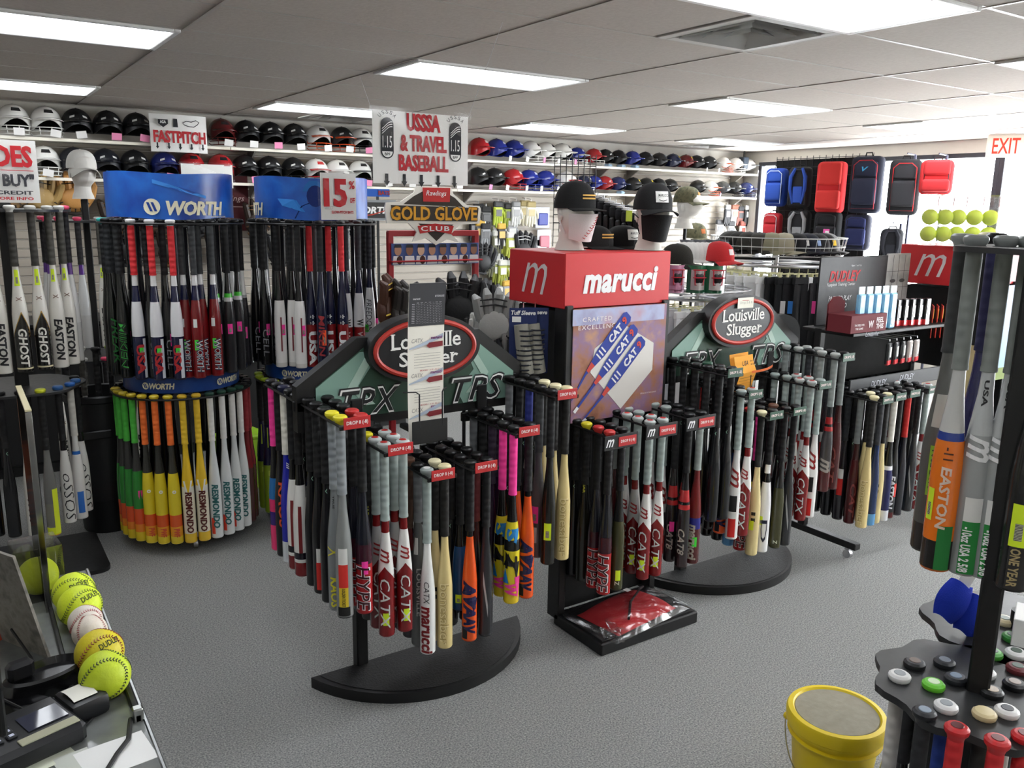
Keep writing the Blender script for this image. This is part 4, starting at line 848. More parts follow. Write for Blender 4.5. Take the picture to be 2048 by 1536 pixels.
# ------------------------------------------------------------------ wheeled rack at right
wr_ = thing('wheeled_bat_rack', 'black wheeled bat rack with shelf of boxes on top', 'bat rack', (4.1, 3.02, 0))
for x in (.05, 1.0):
    m = MB(); m.box((x, -.08, .085), (.05, .6, .04), b=.004); m.build('foot', blkm, wr_)
    for y in (-.32, .16):
        c_ = MB().box((x, y, .06), (.03, .03, .02), b=.002); c_.tube([(x - .012, y, .026), (x + .012, y, .026)], .025, 12); c_.tube([(x, y, .03), (x, y, .07)], .009, 8); c_.build('caster', chrome, wr_)
    MB().box((x, 0, .7), (.045, .045, 1.2), b=.004).build('post', blkm, wr_)
MB().box((.53, 0, 1.1), (.98, .03, .35), b=.004).build('back_panel', blkp, wr_); MB().box((.53, .0, .95), (.98, .03, .05), b=.003).build('crossbar', blkm, wr_)
sh_ = MB().box((.52, -.06, 1.285), (.98, .34, .022), b=.004).build('shelf', blkm, wr_)
st_ = MB().box((.52, -.235, .99), (.98, .012, .085), b=.003).build('brand_strip', M('#1A1C20', 'satin'), wr_)
m = MB(); flat_text(m, 'DUDLEY', .15, .035, (.3, -.243, .992), bold=.02, shear=.25); flat_text(m, 'DUDLEY', .15, .035, (.58, -.243, 1.0), bold=.02, shear=.25); flat_text(m, 'Louisville', .12, .03, (.2, -.233, 1.285), bold=.0, shear=.1); m.build('lettering', M('#B9BCC4', 'paper'), st_, smooth=False)
RX = [.08, .20, .335, .52]; n6 = 'wheeled rack'
R3 = [(['bone', 'dred', 'greyredk', 'black', 'black'], ['bluetip', 'bonep', 'black', 'black', 'black']), (['bonep', 'navywhite', 'black', 'black', 'black'], ['navywhite', 'redgrip', 'black', 'black', 'black']),
      (['eastonk', 'black', 'black', 'black', 'black'], ['redgrip', 'bluetip', 'black', 'black', 'black']), (['charcoal', 'black', 'catx', 'black', 'black'], ['catx', 'blackneon', 'black', 'black', 'black'])]
for i, x in enumerate(RX):
    arm(wr_, x, -.44, 0, .945 + .004 * i, 'DROP 5 (-5)', '#1F4A36'); hang(n6, AN[i], 4.1 + x, 2.58, .945 + .004 * i, *R3[i])
# header board above the shelf
hb = thing('header_board', 'dark header board with red lettering and grey face print on wheeled rack', 'sign', (4.66, 3.1, 1.296))
MB().box((-.13, 0, .2), (.66, .012, .4), b=.003).build('board', M('#141518', 'plain'), hb)
MB().box((.32, 0, .2), (.25, .011, .42), b=.003).build('face_board', mottled('puzzle_print', ['#8A8A88', '#B2B1AE', '#9A9A98'], 6, .6, 0), hb)
m = MB()
for (x, z, a, b) in ((.27, .24, .03, .012), (.37, .24, .03, .012), (.32, .11, .045, .01), (.32, .17, .02, .008)): m.add([(x + a * math.cos(2 * PI * i / 14), -.0066, z + b * math.sin(2 * PI * i / 14)) for i in range(14)], [tuple(range(14))])
for x in (.26, .32, .385): m.box((x, -.006, .2), (.002, .001, .4))
for z in (.09, .2, .3): m.box((.32, -.006, z), (.24, .001, .002))
m.build('face_print', M('#4A4A4A', 'paper'), hb, smooth=False)
m = MB(); flat_text(m, 'DUDLEY', .3, .066, (-.22, -.008, .285), bold=.03, shear=.25); m.build('red_lettering', M('#C8454A', 'paper'), hb, smooth=False)
m = MB(); flat_text(m, 'Fastpitch Training Center', .27, .024, (-.25, -.008, .235), bold=.01, shear=.1); flat_text(m, 'Ages 7 and Up', .1, .014, (-.12, -.008, .345), bold=.0, shear=.1)
flat_text(m, 'PATH TO PLAY', .22, .03, (-.25, -.008, .155), bold=.02, shear=.15); flat_text(m, 'LIKE A PRO', .18, .03, (-.27, -.008, .11), bold=.02, shear=.15); m.build('white_lettering', M('#DDDDDD', 'paper'), hb, smooth=False)
# maroon carton with blue packs
cb = thing('counter_display', 'maroon display carton with white print on wheeled rack shelf', 'carton', (4.25, 2.86, 1.297))
m = MB(); m.box((0, 0, .05), (.33, .16, .1), b=.002); m.prism([(-.165, .0), (-.02, .0), (-.02, .16), (-.07, .19), (-.12, .19), (-.165, .15)], .07, .08); m.build('box', M('#6A1A24', 'paper'), cb)
m = MB(); flat_text(m, 'FEEL', .07, .03, (.1, -.0825, .065), bold=.03); flat_text(m, 'THIS', .07, .03, (.1, -.0825, .03), bold=.03); flat_text(m, 'THE FEEL FOR', .09, .012, (-.09, -.0825, .045), bold=.02); flat_text(m, 'THE GAME', .07, .012, (-.09, -.0825, .025), bold=.02); flat_text(m, 'W', .05, .04, (.015, -.0825, .045), bold=.04); m.build('lettering', M('#E6D8D8', 'paper'), cb, smooth=False)
bm1 = mottled('blue_pack_print', ['#4A9AD0', '#8CC6E6', '#5AA8DA'], 12, .3, 0)
for k in range(5):
    o = thing('blue_pack', f'light blue grip pack, {ORD[k]} from left, in maroon carton', 'package', (4.235 + k * .063, 2.835 - k * .008, 1.300), 0, 'light blue grip packs')
    MB().box((0, 0, .105), (.058, .03, .205), b=.008).build('pack', bm1, o); MB().box((0, 0, .225), (.058, .006, .045), b=.002).build('clear_top', M('#D9E6EE', 'gloss'), o)
    m = MB(); m.sphere((0, -.016, .045), .02, 8, 6, sc=(1, .15, 1.2)); m.build('white_print', M('#EAF2F6', 'paper'), o)
for k in range(5):
    o = thing('tape_pack', f'small black and red tape pack, {ORD[k]} from left, on wheeled rack shelf', 'package', (4.64 + k * .058, 2.86 - .01 * k, 1.297), .1, 'black and red tape packs')
    MB().box((0, 0, .08), (.052, .03, .16), b=.004).build('pack', M('#1B1B1E', 'gloss'), o); MB().box((0, -.0005, .018), (.053, .031, .036), b=.003).build('red_base', M('#D2353A', 'gloss'), o); MB().box((0, -.0155, .085), (.024, .002, .07)).build('label', whm, o)
for k in range(5):
    o = thing('hanging_pack', f'black and red pack hanging under the shelf, {ORD[k]} from left', 'package', (4.50 + k * .07, 2.8, 1.10), .25, 'packs hanging under the shelf')
    MB().box((0, 0, .05), (.06, .02, .13), b=.006).build('pack', M('#26262A' if k < 3 else '#B9B0AC', 'gloss'), o); MB().box((0, -.002, .0), (.058, .018, .03), b=.003).build('red_base', M('#CF3038', 'gloss'), o); MB().box((.005, -.0105, .06), (.022, .002, .06)).build('label', whm, o)
    m = MB(); m.tube([(0, .0, .125), (0, .0, .135), (0, .12, .14)], .003, 6); m.build('peg', chrome, o)
for k in range(4):
    o = thing('card_pack', f'orange and yellow carded pack, {ORD[k]} from left, right of black tape packs', 'package', (5.05 + k * .035, 2.88 - k * .01, 1.2), .6, 'orange carded packs')
    MB().box((0, 0, .1), (.12, .006, .2), b=.002).build('card', M('#D9483A', 'gloss'), o); MB().box((0, -.004, .15), (.1, .004, .06), b=.001).build('yellow_panel', M('#E8C83A', 'gloss'), o)
# tubes of yellow balls on the right red tower
for k in range(5):
    q = PD([1856, 1886, 1912, 1945, 1976][k], 468, 5.15)
    o = thing('ball_tube', f'clear tube of two yellow balls, {ORD[k]} from left, on right red tower', 'ball pack', (q.x, q.y, 1.762), .3, 'clear ball tubes')
    m = MB()
    for (r0, z0) in ((.05, .0),): m.box((0, 0, .155), (.1, .1, .305), b=.008)
    m.build('sleeve', clear('clear_plastic', gl=.2, rough=.1), o)
    for z in (.07, .172): MB().sphere((0, 0, z), .0475, 16, 10).build('ball', M('#CFE02C', 'leather'), o)
    MB().box((0, -.047, .265), (.085, .003, .06), b=.001).build('card', M('#8E4A44', 'paper'), o)
    m = MB(); flat_text(m, 'DUDLEY', .07, .018, (0, -.0495, .28), bold=.02, shear=.2); m.build('lettering', whm, o, smooth=False)
# ------------------------------------------------------------------ near rack at the right edge
nr = post_rack(1.93, .88, 'black square-post bat rack at the right edge, nearest the viewer', (1.885,), .145, .2, .4, 1.92, .024)
MB().prism(plate(.225, 48, 9, .012), .832, .85, plane='XY').build('lower_plate', M('#252627', 'satin'), nr)
n7 = 'nearest right rack'
for key, px, py, dep, w_ in (('neargrey', 1926, 478, 1.95, 'leftmost'), ('nearor', 1952, 482, 1.84, 'second from left'), ('nearsil', 2012, 487, 1.82, 'third from left'), ('nearsil', 2060, 487, 1.80, 'rightmost'),
                             ('bonep', 1975, 500, 2.15, 'behind the silver bat'), ('nearpurple', 1990, 497, 2.05, 'behind the orange bat'), ('nearblk', 2122, 492, 1.74, 'at the picture edge')):
    p = PD(px, py, dep); bat(key, (p.x, p.y, 1.908), f'{w_}, upper tier, {n7}', jit=.0, group='bats on the near rack')
kn = [(1800, 1345, '#E6E6E4', '#9AA0A4', 'white'), (1868, 1362, '#6CCB35', '#D8EFC8', 'green'), (1830, 1320, '#2A2A2C', '#6A5A54', 'black'), (1893, 1405, '#E4E4E2', '#9AA0A4', 'white'), (1970, 1420, '#D8C89A', None, 'cream'),
      (2015, 1415, '#E6E6E4', '#2A2C34', 'white'), (1915, 1450, '#C8262A', '#5A1418', 'red'), (1996, 1475, '#C8262A', '#6A1418', 'red'), (1850, 1418, '#202226', '#8A98A8', 'dark'), (1890, 1318, '#24262A', '#7A8088', 'dark'),
      (1912, 1350, '#26282C', '#7A8CA0', 'dark'), (1985, 1377, '#1A1A1C', '#C8B8A8', 'black'), (2030, 1362, '#1A1A1C', '#B8ACA4', 'black'), (2050, 1465, '#C8262A', '#6A1418', 'red')]
for i, (px, py, kcol, kc, nm) in enumerate(kn):
    body = {'red': '#E0DEDA', 'white': '#2A3E8A' if i != 0 else '#D2D2CE', 'green': '#2A2A2C', 'cream': '#D8C488'}.get(nm, '#1E1F22')
    key = 'near_%s_%d' % (nm, i)
    design(key, f'{nm}-knobbed upright bat hanging through plate', L=.7, knob=kcol, kc=kc, grip={'red': '#C8262A', 'white': '#1F3C8E' if i in (3,) else '#C9C6C0', 'cream': '#1C1B19'}.get(nm, '#242528'), gl=.12 if nm == 'red' else .28, bands=((1, body),))
    p = PZ(px, py, .868); bat(key, (p.x, p.y, .868), f'{ORD[i]} on lower plate, {n7}', group='bats on the near rack')
pl2 = thing('bat_plate', 'black bat plate with knobs behind the near rack post', 'bat rack', (2.33, .98, 0), 0)
MB().prism(plate(.235, 48, 9, .012), .832, .85, plane='XY').build('plate', M('#252627', 'satin'), pl2); MB().tube([(0, 0, 0), (0, 0, .9)], .025, 10).build('post', blkm, pl2); MB().lathe([(.14, 0), (.14, .02), (.02, .025)], 24).build('base', blkm, pl2)
for i, (px, py, kcol, nm) in enumerate([(2010, 1235, '#D8CBA0', 'cream'), (2026, 1268, '#3A8A3A', 'green'), (2033, 1300, '#E6E6E4', 'white'), (1985, 1300, '#4AA03A', 'green'), (1970, 1338, '#D8D8D6', 'white'), (2036, 1330, '#6A2A2E', 'maroon')]):
    key = 'far_%d' % i; design(key, f'{nm}-knobbed bat hanging through plate', L=.7, knob=kcol, kc='#5A6A60', grip='#242528', bands=((1, '#26272A'),))
    p = PZ(px, py, .868); bat(key, (p.x, p.y, .868), f'{ORD[i]} on plate behind near post', group='bats behind the near rack')

# made-up black cabinets darken the view between racks, standing for unclear dark clutter
for k in range(4):
    x = .15 + k * .92
    o = thing('floor_cabinet', f'made-up black cabinet darkening the gap low behind racks, {ORD[k]} from left', 'cabinet', (x, 6.95, 0), 0, 'made-up dark filler cabinets')
    MB().box((0, 0, .58), (.9, .5, 1.0), b=.006).build('body', blkp, o); MB().box((0, .02, .04), (.86, .44, .08)).build('kick_base', blkm, o); MB().box((0, -.01, 1.09), (.91, .53, .024), b=.004).build('top', M('#1E1D1C', 'satin'), o)
    for sx in (-1, 1):
        d = MB().box((sx * .222, -.256, .58), (.43, .016, .96), b=.004).build('door', M('#131314', 'plain'), o); MB().tube([(sx * .04, -.275, .7), (sx * .04, -.275, .85)], .006, 6).build('handle', chrome, d)
q = PZ(520, 945, .3); o = thing('lime_crate', 'lime green plastic crate on floor behind the round racks', 'crate', (1.56, 5.72, 0), .2)
m = MB(); m.box((0, 0, .02), (.3, .24, .02), b=.004)
for sx in (-1, 1): m.box((sx * .145, 0, .2), (.012, .24, .36), b=.003); m.box((0, sx * .115, .2), (.29, .012, .36), b=.003)
m.build('crate', M('#8CB81E', 'satin'), o); MB().box((0, 0, .375), (.32, .26, .02), b=.004).build('rim', M('#9ACB22', 'satin'), o)
# ================================================================== helmets on the wall shelves
def helmet_shell(fg):
    def tmax(ph):   # ph=0 front
        c = math.cos(ph); s_ = abs(math.sin(ph))
        return math.radians(122 - (38 if fg else 30) * max(0, c) ** 2 * 1.0 - 6 * max(0, -c))
    def fn(u, v):
        ph = 2 * PI * u; t = tmax(ph) * v; st = math.sin(min(t, PI / 2)); z = math.cos(t) if t < PI / 2 else -(t - PI / 2) * .95
        return (.112 * st * math.sin(ph), -.132 * st * math.cos(ph), .125 * z)
    return fn
HM = {}
def hmesh(nm, fn):
    if nm not in HM: HM[nm] = fn()
    return HM[nm]
def shell_mesh(col, fg): return hmesh(('s', col, fg), lambda: MB().sheet(helmet_shell(fg), 28, 10, 0, -.006).mesh('shell', M(col, 'gloss' if col not in ('#141517', '#171A22') else 'satin')))
def liner_mesh(): return hmesh('liner', lambda: MB().sheet(lambda u, v: [c * .93 for c in helmet_shell(True)(u, v * .97)], 20, 7).mesh('liner', M('#0C0C0D', 'matte')))
def brim_mesh(col):
    def fn(u, v):
        a = -1.05 + 2.1 * u; r = .118 + .0 * v; e = v * .062 * math.cos(a * .9)
        return (.112 * math.sin(a) * (1 + .05 * v), -(.132 * math.cos(a)) - e, .028 - .012 * v - .02 * (1 - math.cos(a)))
    return hmesh(('b', col), lambda: MB().sheet(fn, 14, 4, 0, .005).mesh('brim', M(col, 'gloss')))
def badge_mesh(col):
    def fn(u, v):
        a = -.36 + .72 * u; t = math.radians(42 + 16 * v); st = math.sin(t) * 1.012
        return (.112 * st * math.sin(a), -.132 * st * math.cos(a), .125 * math.cos(t) * 1.012)
    return hmesh(('g', col), lambda: MB().sheet(fn, 6, 2).mesh('badge', M(col, 'gloss')))
def vent_mesh(col):
    def one(sgn):
        return lambda u, v: (lambda a, t: (.112 * math.sin(t) * 1.01 * math.sin(a), -.132 * math.sin(t) * 1.01 * math.cos(a), .125 * math.cos(t) * 1.01))(sgn * (.3 + .35 * u), math.radians(58 + 8 * v + 6 * u))
    def mk():
        m = MB(); m.sheet(one(1), 3, 1); m.sheet(one(-1), 3, 1); return m.mesh('visor_mark', M(col, 'gloss'))
    return hmesh(('v', col), mk)
def cage_mesh(col):
    def mk():
        m = MB()
        for z, k in ((-.045, 1.0), (-.075, 1.0), (-.105, .9)):
            m.tube([(.115 * k * math.sin(a), -.155 * math.cos(a) - .01, z) for a in [-1.45 + 2.9 * i / 12 for i in range(13)]], .0038, 5)
        for a in (-.75, 0, .75): m.tube([(.115 * math.sin(a), -.155 * math.cos(a) - .01, -.04), (.104 * math.sin(a), -.15 * math.cos(a) - .01, -.105)], .0034, 5)
        for s_ in (-1, 1): m.tube([(s_ * .115, .0, -.02), (s_ * .118, -.03, -.045)], .0038, 5); m.tube([(s_ * .113, .0, -.09), (s_ * .103, -.03, -.105)], .0038, 5)
        return m.mesh('face_guard', M(col, 'gloss'))
    return hmesh(('c', col), mk)
def tag_mesh(col): return hmesh(('t', col), lambda: MB().box((0, 0, 0), (.075, .002, .055)).mesh('price_card', M(col, 'paper')))
def pad_mesh(): return hmesh('pad', lambda: MB().box((0, 0, 0), (.13, .1, .045), b=.015).mesh('jaw_pad', M('#A9CBE6', 'satin')))
hlook = {}
def helmet(x, z, row, k, shell, look, cage=None, brim=None, badge=None, tagc=None, rz=0, pad=False, sc=1.0):
    t = thing('batting_helmet', f'{look}, {ORD[k]} from left on the {row} shelf', 'helmet', (x, Y1 - .165, z + .122 * sc), rz, 'batting helmets on the wall shelves')
    t.scale = (sc, sc, sc)
    obj('shell', shell_mesh(shell, cage is not None), t); obj('liner', liner_mesh(), t); obj('brim', brim_mesh(brim or shell), t)
    if badge: obj('badge', badge_mesh(badge), t)
    else: obj('visor_mark', vent_mesh('#D9D9D6'), t)
    if cage: obj('face_guard', cage_mesh(cage), t)
    if tagc: obj('price_card', tag_mesh(tagc), t, (random.uniform(-.01, .03), -.172, -.088), 0, (.12, random.uniform(-.2, .2), 0))
    if pad: obj('jaw_pad', pad_mesh(), t, (0, -.05, -.1))
WH = '#E8E7E2'; BK = '#141517'; NV = '#171A22'; HB = '#1E2E8C'; HR = '#B3252B'; HD = '#5A1A1C'; ORC = '#C9522A'; PK = '#E58BB0'; TW = '#E4E2DE'
row1 = [(28, WH, 'white helmet with dark badge and cage', WH, None, '#26262A', TW), (93, WH, 'white helmet with cage and white card', WH, None, '#26262A', TW), (154, BK, 'black helmet with white card', None, None, None, TW), (215, BK, 'black helmet with pink card', None, None, None, PK),
        (273, BK, 'black helmet with tilted pink card', None, None, None, PK), (442, HD, 'dark red helmet with black opening', '#6A2420', None, '#26262A', TW), (491, BK, 'black helmet with white price card', None, None, None, TW), (540, BK, 'black helmet with large pink card', None, None, None, PK), (587, BK, 'black helmet, white card', None, None, None, TW),
        (635, WH, 'white helmet with orange lower half', ORC, ORC, '#26262A', TW), (683, BK, 'black helmet with orange cage', ORC, ORC, None, TW), (721, WH, 'white helmet with black brim', BK, BK, '#26262A', PK)]
row1b = [(958, HR, 'dark red helmet', None, None, '#D9C9C4', None), (993, HB, 'blue helmet', None, None, '#C9D0E4', TW), (1028, HB, 'blue helmet with white card', None, None, '#C9D0E4', TW), (1062, WH, 'white helmet with cage', WH, None, '#26262A', PK), (1092, WH, 'white helmet with wire cage', WH, None, '#26262A', TW), (1125, WH, 'white helmet with pink card', WH, None, '#26262A', PK),
         (1155, HB, 'blue and white helmet', WH, WH, '#DADCE6', None), (1189, HR, 'red and white helmet', WH, None, '#D9C9C4', None), (1212, BK, 'black helmet with pale pad', None, None, None, 'pad'), (1239, BK, 'black helmet with light blue pad', None, None, '#8C8C90', 'pad'), (1267, HB, 'navy helmet with light blue pad', None, None, '#4A5A9A', 'pad'),
         (1293, BK, 'plain black helmet', None, None, '#B9C4CC', None), (1321, BK, 'black helmet', None, None, '#9AA4AC', None), (1349, '#1A2240', 'navy helmet with yellow emblem', None, None, '#E0B62A', None), (1375, '#6A1A1C', 'maroon helmet with yellow emblem', None, None, '#E0B62A', None), (1397, BK, 'black helmet with white tag', None, None, None, TW),
         (1422, BK, 'black helmet with pale tag', None, None, None, TW), (1451, WH, 'white helmet with orange front', ORC, ORC, '#26262A', None), (1476, WH, 'white caged helmet', WH, None, '#26262A', None), (1501, WH, 'white and black helmet', None, BK, '#26262A', TW)]
row2 = [(91, WH, 'white caged helmet with dark badge', WH, None, '#26262A', TW), (150, NV, 'navy helmet', None, None, None, None), (213, NV, 'dark navy helmet', None, None, None, '#3A7AC8'), (270, BK, 'black helmet behind blue sign', None, None, None, PK), (329, '#232C6A', 'royal blue helmet', None, None, None, PK), (383, HR, 'red helmet', None, None, '#26262A', None), (441, HR, 'red helmet behind white sheet', None, None, '#26262A', None),
        (490, BK, 'black helmet with pink card', None, None, None, PK), (538, BK, 'black helmet with pink tag', None, None, None, PK), (587, BK, 'black helmet with cage', BK, None, None, TW), (632, WH, 'white helmet with red lower half', HR, HR, '#C23A3C', None), (674, WH, 'white helmet', None, None, '#26262A', None), (719, WH, 'white helmet with black cage', BK, BK, '#26262A', PK)]
row2b = [(955, BK, 'black helmet with pink card', None, None, None, PK), (988, BK, 'black helmet with white card', None, None, None, TW), (1026, HR, 'red helmet with cage', HR, None, '#E0CFCB', TW), (1057, HB, 'blue caged helmet', HB, None, '#C9D0E4', TW), (1091, HB, 'blue helmet with cage', HB, None, '#C9D0E4', TW), (1133, WH, 'white helmet with red trim', HR, HR, '#26262A', None), (1168, '#1A2240', 'navy and white helmet', WH, None, '#DADADA', None),
         (1188, HB, 'blue helmet behind wire grid', None, None, None, None), (1210, HR, 'red helmet behind clear tags', None, None, None, None), (1236, '#1A2860', 'navy helmet with pale pad', None, None, '#4A5A9A', 'pad'), (1267, BK, 'black helmet with yellow emblem', None, None, '#E0C62A', None), (1293, BK, 'black helmet, yellow emblem', None, None, '#E0C62A', None), (1318, BK, 'plain black helmet', None, None, '#2A2A2C', None), (1341, BK, 'black helmet beside camo cap', None, None, '#2A2A2C', None),
         (1397, BK, 'black helmet', None, None, None, None), (1422, WH, 'white helmet with orange cage', ORC, ORC, '#26262A', PK), (1447, '#3A3C3E', 'dark grey helmet', None, None, '#26262A', None), (1470, BK, 'black caged helmet', BK, None, None, None), (1494, '#1A2860', 'navy helmet with cage', '#1A2860', None, None, TW)]
for (z, row, base, L1_, L2_) in ((SH[0][0], 'upper', 250, row1, row1b), (SH[1][0], 'lower', 340, row2, row2b)):
    hid = [(757 + j * 47, [BK, WH, BK, HR][j], ['black', 'white', 'black', 'red'][j] + ' helmet mostly behind hanging sign', None, None, None, TW) for j in range(4)]
    k = 0
    for grp, rz0 in ((L1_, .08), (hid, .1), (L2_, .55)):
        for (px, sh_c, look, cage, brim, badge, tagc) in grp:
            x = PY(px, base, Y1 - .165).x
            helmet(x, z, row, k, sh_c, look, cage, brim, badge, None if tagc == 'pad' else tagc, rz0 + random.uniform(-.06, .06), tagc == 'pad', 1.03 if rz0 < .2 else .98 if px < 1140 else .84); k += 1

# ================================================================== signs
def sleeve_sign(name, label, c, w_, h_, rz=0, col='#EDECE8', th=.003, cat='sign', curve=0.0):
    t = thing(name, label, cat, c, rz)
    MB().sheet(lambda u, v: ((u - .5) * w_, curve * math.sin(PI * u), (v - .5) * h_), 10, 4, 0, th).build('sheet', M(col, 'paper'), t)
    if name == 'plastic_sign': MB().sheet(lambda u, v: ((u - .5) * (w_ + .035), curve * math.sin(PI * u) - .004 - .0025 * math.sin(7 * u + 9 * v), (v - .5) * (h_ + .035)), 14, 12).build('plastic_sleeve', clear('sign_sleeve', gl=.055, rough=.15), t)
    return t
# hanging travel-ball sign
a = PD(738, 211, 4.0); yS = a.y; b = PY(941, 228, yS); c = PY(745, 372, yS)
w_ = b.x - a.x; h_ = a.z - c.z; us = sleeve_sign('plastic_sign', 'large white hanging sign in plastic with red bold lettering and arrows', ((a.x + b.x) / 2, yS, a.z - h_ / 2), w_ - .03, h_ - .03)
m = MB(); flat_text(m, 'USSSA', .19, .085, (.01, -.003, .125), bold=.06); flat_text(m, '& TRAVEL', .26, .08, (.01, -.003, .025), bold=.06); flat_text(m, 'BASEBALL', .28, .08, (.01, -.003, -.07), bold=.06); m.build('red_lettering', M('#B3222C', 'paper'), us, smooth=False)
dkp = M('#1B1D22', 'paper'); m = MB()
for x in (-.195, -.1, -.005, .09, .185):
    m.prism([(x - .008, -.125), (x + .008, -.125), (x + .008, -.16), (x + .016, -.16), (x, -.185), (x - .016, -.16), (x - .008, -.16)], -.0036, -.003)
for s_ in (-1, 1):
    x = s_ * .19; q = [(x + .034 * math.cos(i * PI / 12), .105 + .034 * math.sin(i * PI / 12)) for i in range(13)] + [(x + .034 * math.cos(i * PI / 12), -.02 + .034 * math.sin(i * PI / 12)) for i in range(12, 25)]
    m.prism(q, -.0036, -.003)
    for i, ch in enumerate('USSSA'):
        an = math.radians(140 - 25 * i); flat_text(m, ch, .014, .018, (x + .052 * math.cos(an), -.0036, .115 + .05 * math.sin(an)), 0, .0, ux=(math.sin(an), 0, -math.cos(an)), uy=(math.cos(an), 0, math.sin(an)))
m.build('dark_print', dkp, us, smooth=False)
m = MB()
for s_ in (-1, 1):
    x = s_ * .19; flat_text(m, '1.15', .05, .055, (x, -.0042, .025), bold=.0)
    m.prism([(x + .028 * math.cos(i * PI / 12), -.02 + .028 * math.sin(i * PI / 12)) for i in range(12, 25)], -.0042, -.0037)
    for j in range(3):
        m.add([(x - .028 + .056 * i / 8, -.0042, .075 + j * .011 + .02 * math.sin(i / 8 * 2.6 - .8)) for i in range(9)] + [(x - .028 + .056 * i / 8, -.0042, .079 + j * .011 + .02 * math.sin(i / 8 * 2.6 - .8)) for i in range(8, -1, -1)], [tuple(range(18))])
m.build('white_print', whm, us, smooth=False)
m = MB()
for s_ in (-1, 1): flat_text(m, 'BPF', .03, .014, (s_ * .19, -.0046, -.033), bold=.02)
m.build('small_print', dkp, us, smooth=False)
m = MB(); t1 = PZ(720, 153, H); t2 = PZ(1005, 45, H); uo = Vector(us.location)
m.tube([Vector((-w_ / 2 + .01, 0, h_ / 2 - .01)), t1 - uo], .0012, 5); m.tube([Vector((w_ / 2 - .01, 0, h_ / 2 - .01)), t2 - uo], .0012, 5); m.build('string', M('#CFCFCF', 'plain'), us)
# fastpitch banner on the top shelf
a = PY(296, 224, 7.86); b = PY(410, 232, 7.86); c = PY(300, 300, 7.86); w_ = b.x - a.x; h_ = a.z - c.z
fp = sleeve_sign('banner', 'white banner with red lettering and arrows on upper helmet shelf', ((a.x + b.x) / 2, 7.84, a.z - h_ / 2 - .01), w_, h_, curve=-.03)
m = MB(); flat_text(m, 'FASTPITCH', w_ * .92, h_ * .33, (0, -.032, -.03), bold=.06); m.build('red_lettering', M('#B5262C', 'paper'), fp, smooth=False)
m = MB()
for i in range(5):
    x = (-.4 + .2 * i) * w_; z = -.36 * h_; m.prism([(x - .006, z + .03), (x + .006, z + .03), (x + .006, z), (x + .014, z), (x, z - .022), (x - .014, z), (x - .006, z)], -.034, -.033)
m.prism([(-.17, .11), (-.09, .11), (-.09, .075), (-.13, .045), (-.17, .075)], -.0335, -.033); m.prism([(-.045, .12), (-.015, .12), (-.01, .05), (-.05, .05)], -.0335, -.033)
m.tube([(.03, -.034, .09), (.06, -.034, .105), (.1, -.034, .1), (.14, -.034, .115), (.165, -.034, .1), (.15, -.034, .08), (.12, -.034, .06), (.08, -.034, .062), (.045, -.034, .072)], .003, 4, closed=True); m.build('dark_print', dkp, fp, smooth=False)
m = MB(); flat_text(m, 'ASA', .05, .025, (-.13, -.0345, .09), bold=.03); m.build('white_print', whm, fp, smooth=False)
# trade-in sign at the left edge
q = PY(0, 342, 4.72); td = sleeve_sign('plastic_sign', 'white sign in plastic with red and grey lettering above left rack', (q.x - .04, 4.72, q.z), .40, .29, .12)
m = MB(); flat_text(m, 'TRADES', .34, .1, (.01, -.005, .07), bold=.06); m.box((0, -.0045, .005), (.36, .001, .003)); flat_text(m, 'SEE US FOR MORE INFO', .34, .014, (.0, -.005, -.125), bold=.03); m.build('red_lettering', M('#C8202A', 'paper'), td, smooth=False)
m = MB(); flat_text(m, '"TRY & BUY"', .34, .06, (.01, -.005, -.04), bold=.04); flat_text(m, 'DEMO CREDIT', .3, .018, (.02, -.005, -.098), bold=.03); m.build('grey_lettering', M('#3A3C42', 'paper'), td, smooth=False)
MB().tube([(0, .01, -.16), (0, .05, -.25)], .006, 6).build('stem', blkm, td)
# fifteen percent sign on right round rack
a = PY(640, 345, 4.55); b = PY(713, 440, 4.55); of = sleeve_sign('plastic_sign', 'white sale sign in plastic with red percentage, on right blue-signed rack', ((a.x + b.x) / 2, 4.55, (a.z + b.z) / 2), b.x - a.x, a.z - b.z)
m = MB(); flat_text(m, '15', .14, .155, (-.02, -.005, .02), bold=.07); flat_text(m, '%', .035, .045, (.078, -.005, .065), bold=.03); flat_text(m, 'OFF', .03, .03, (.08, -.005, -.02), bold=.04); flat_text(m, 'SLOW-PITCH BATS', .13, .016, (.02, -.005, -.085), bold=.04); m.build('red_lettering', M('#C0242C', 'paper'), of, smooth=False)
m = MB(); flat_text(m, 'SELECT', .05, .016, (-.06, -.005, -.062), bold=.0); m.build('grey_lettering', M('#B9B9B6', 'paper'), of, smooth=False)
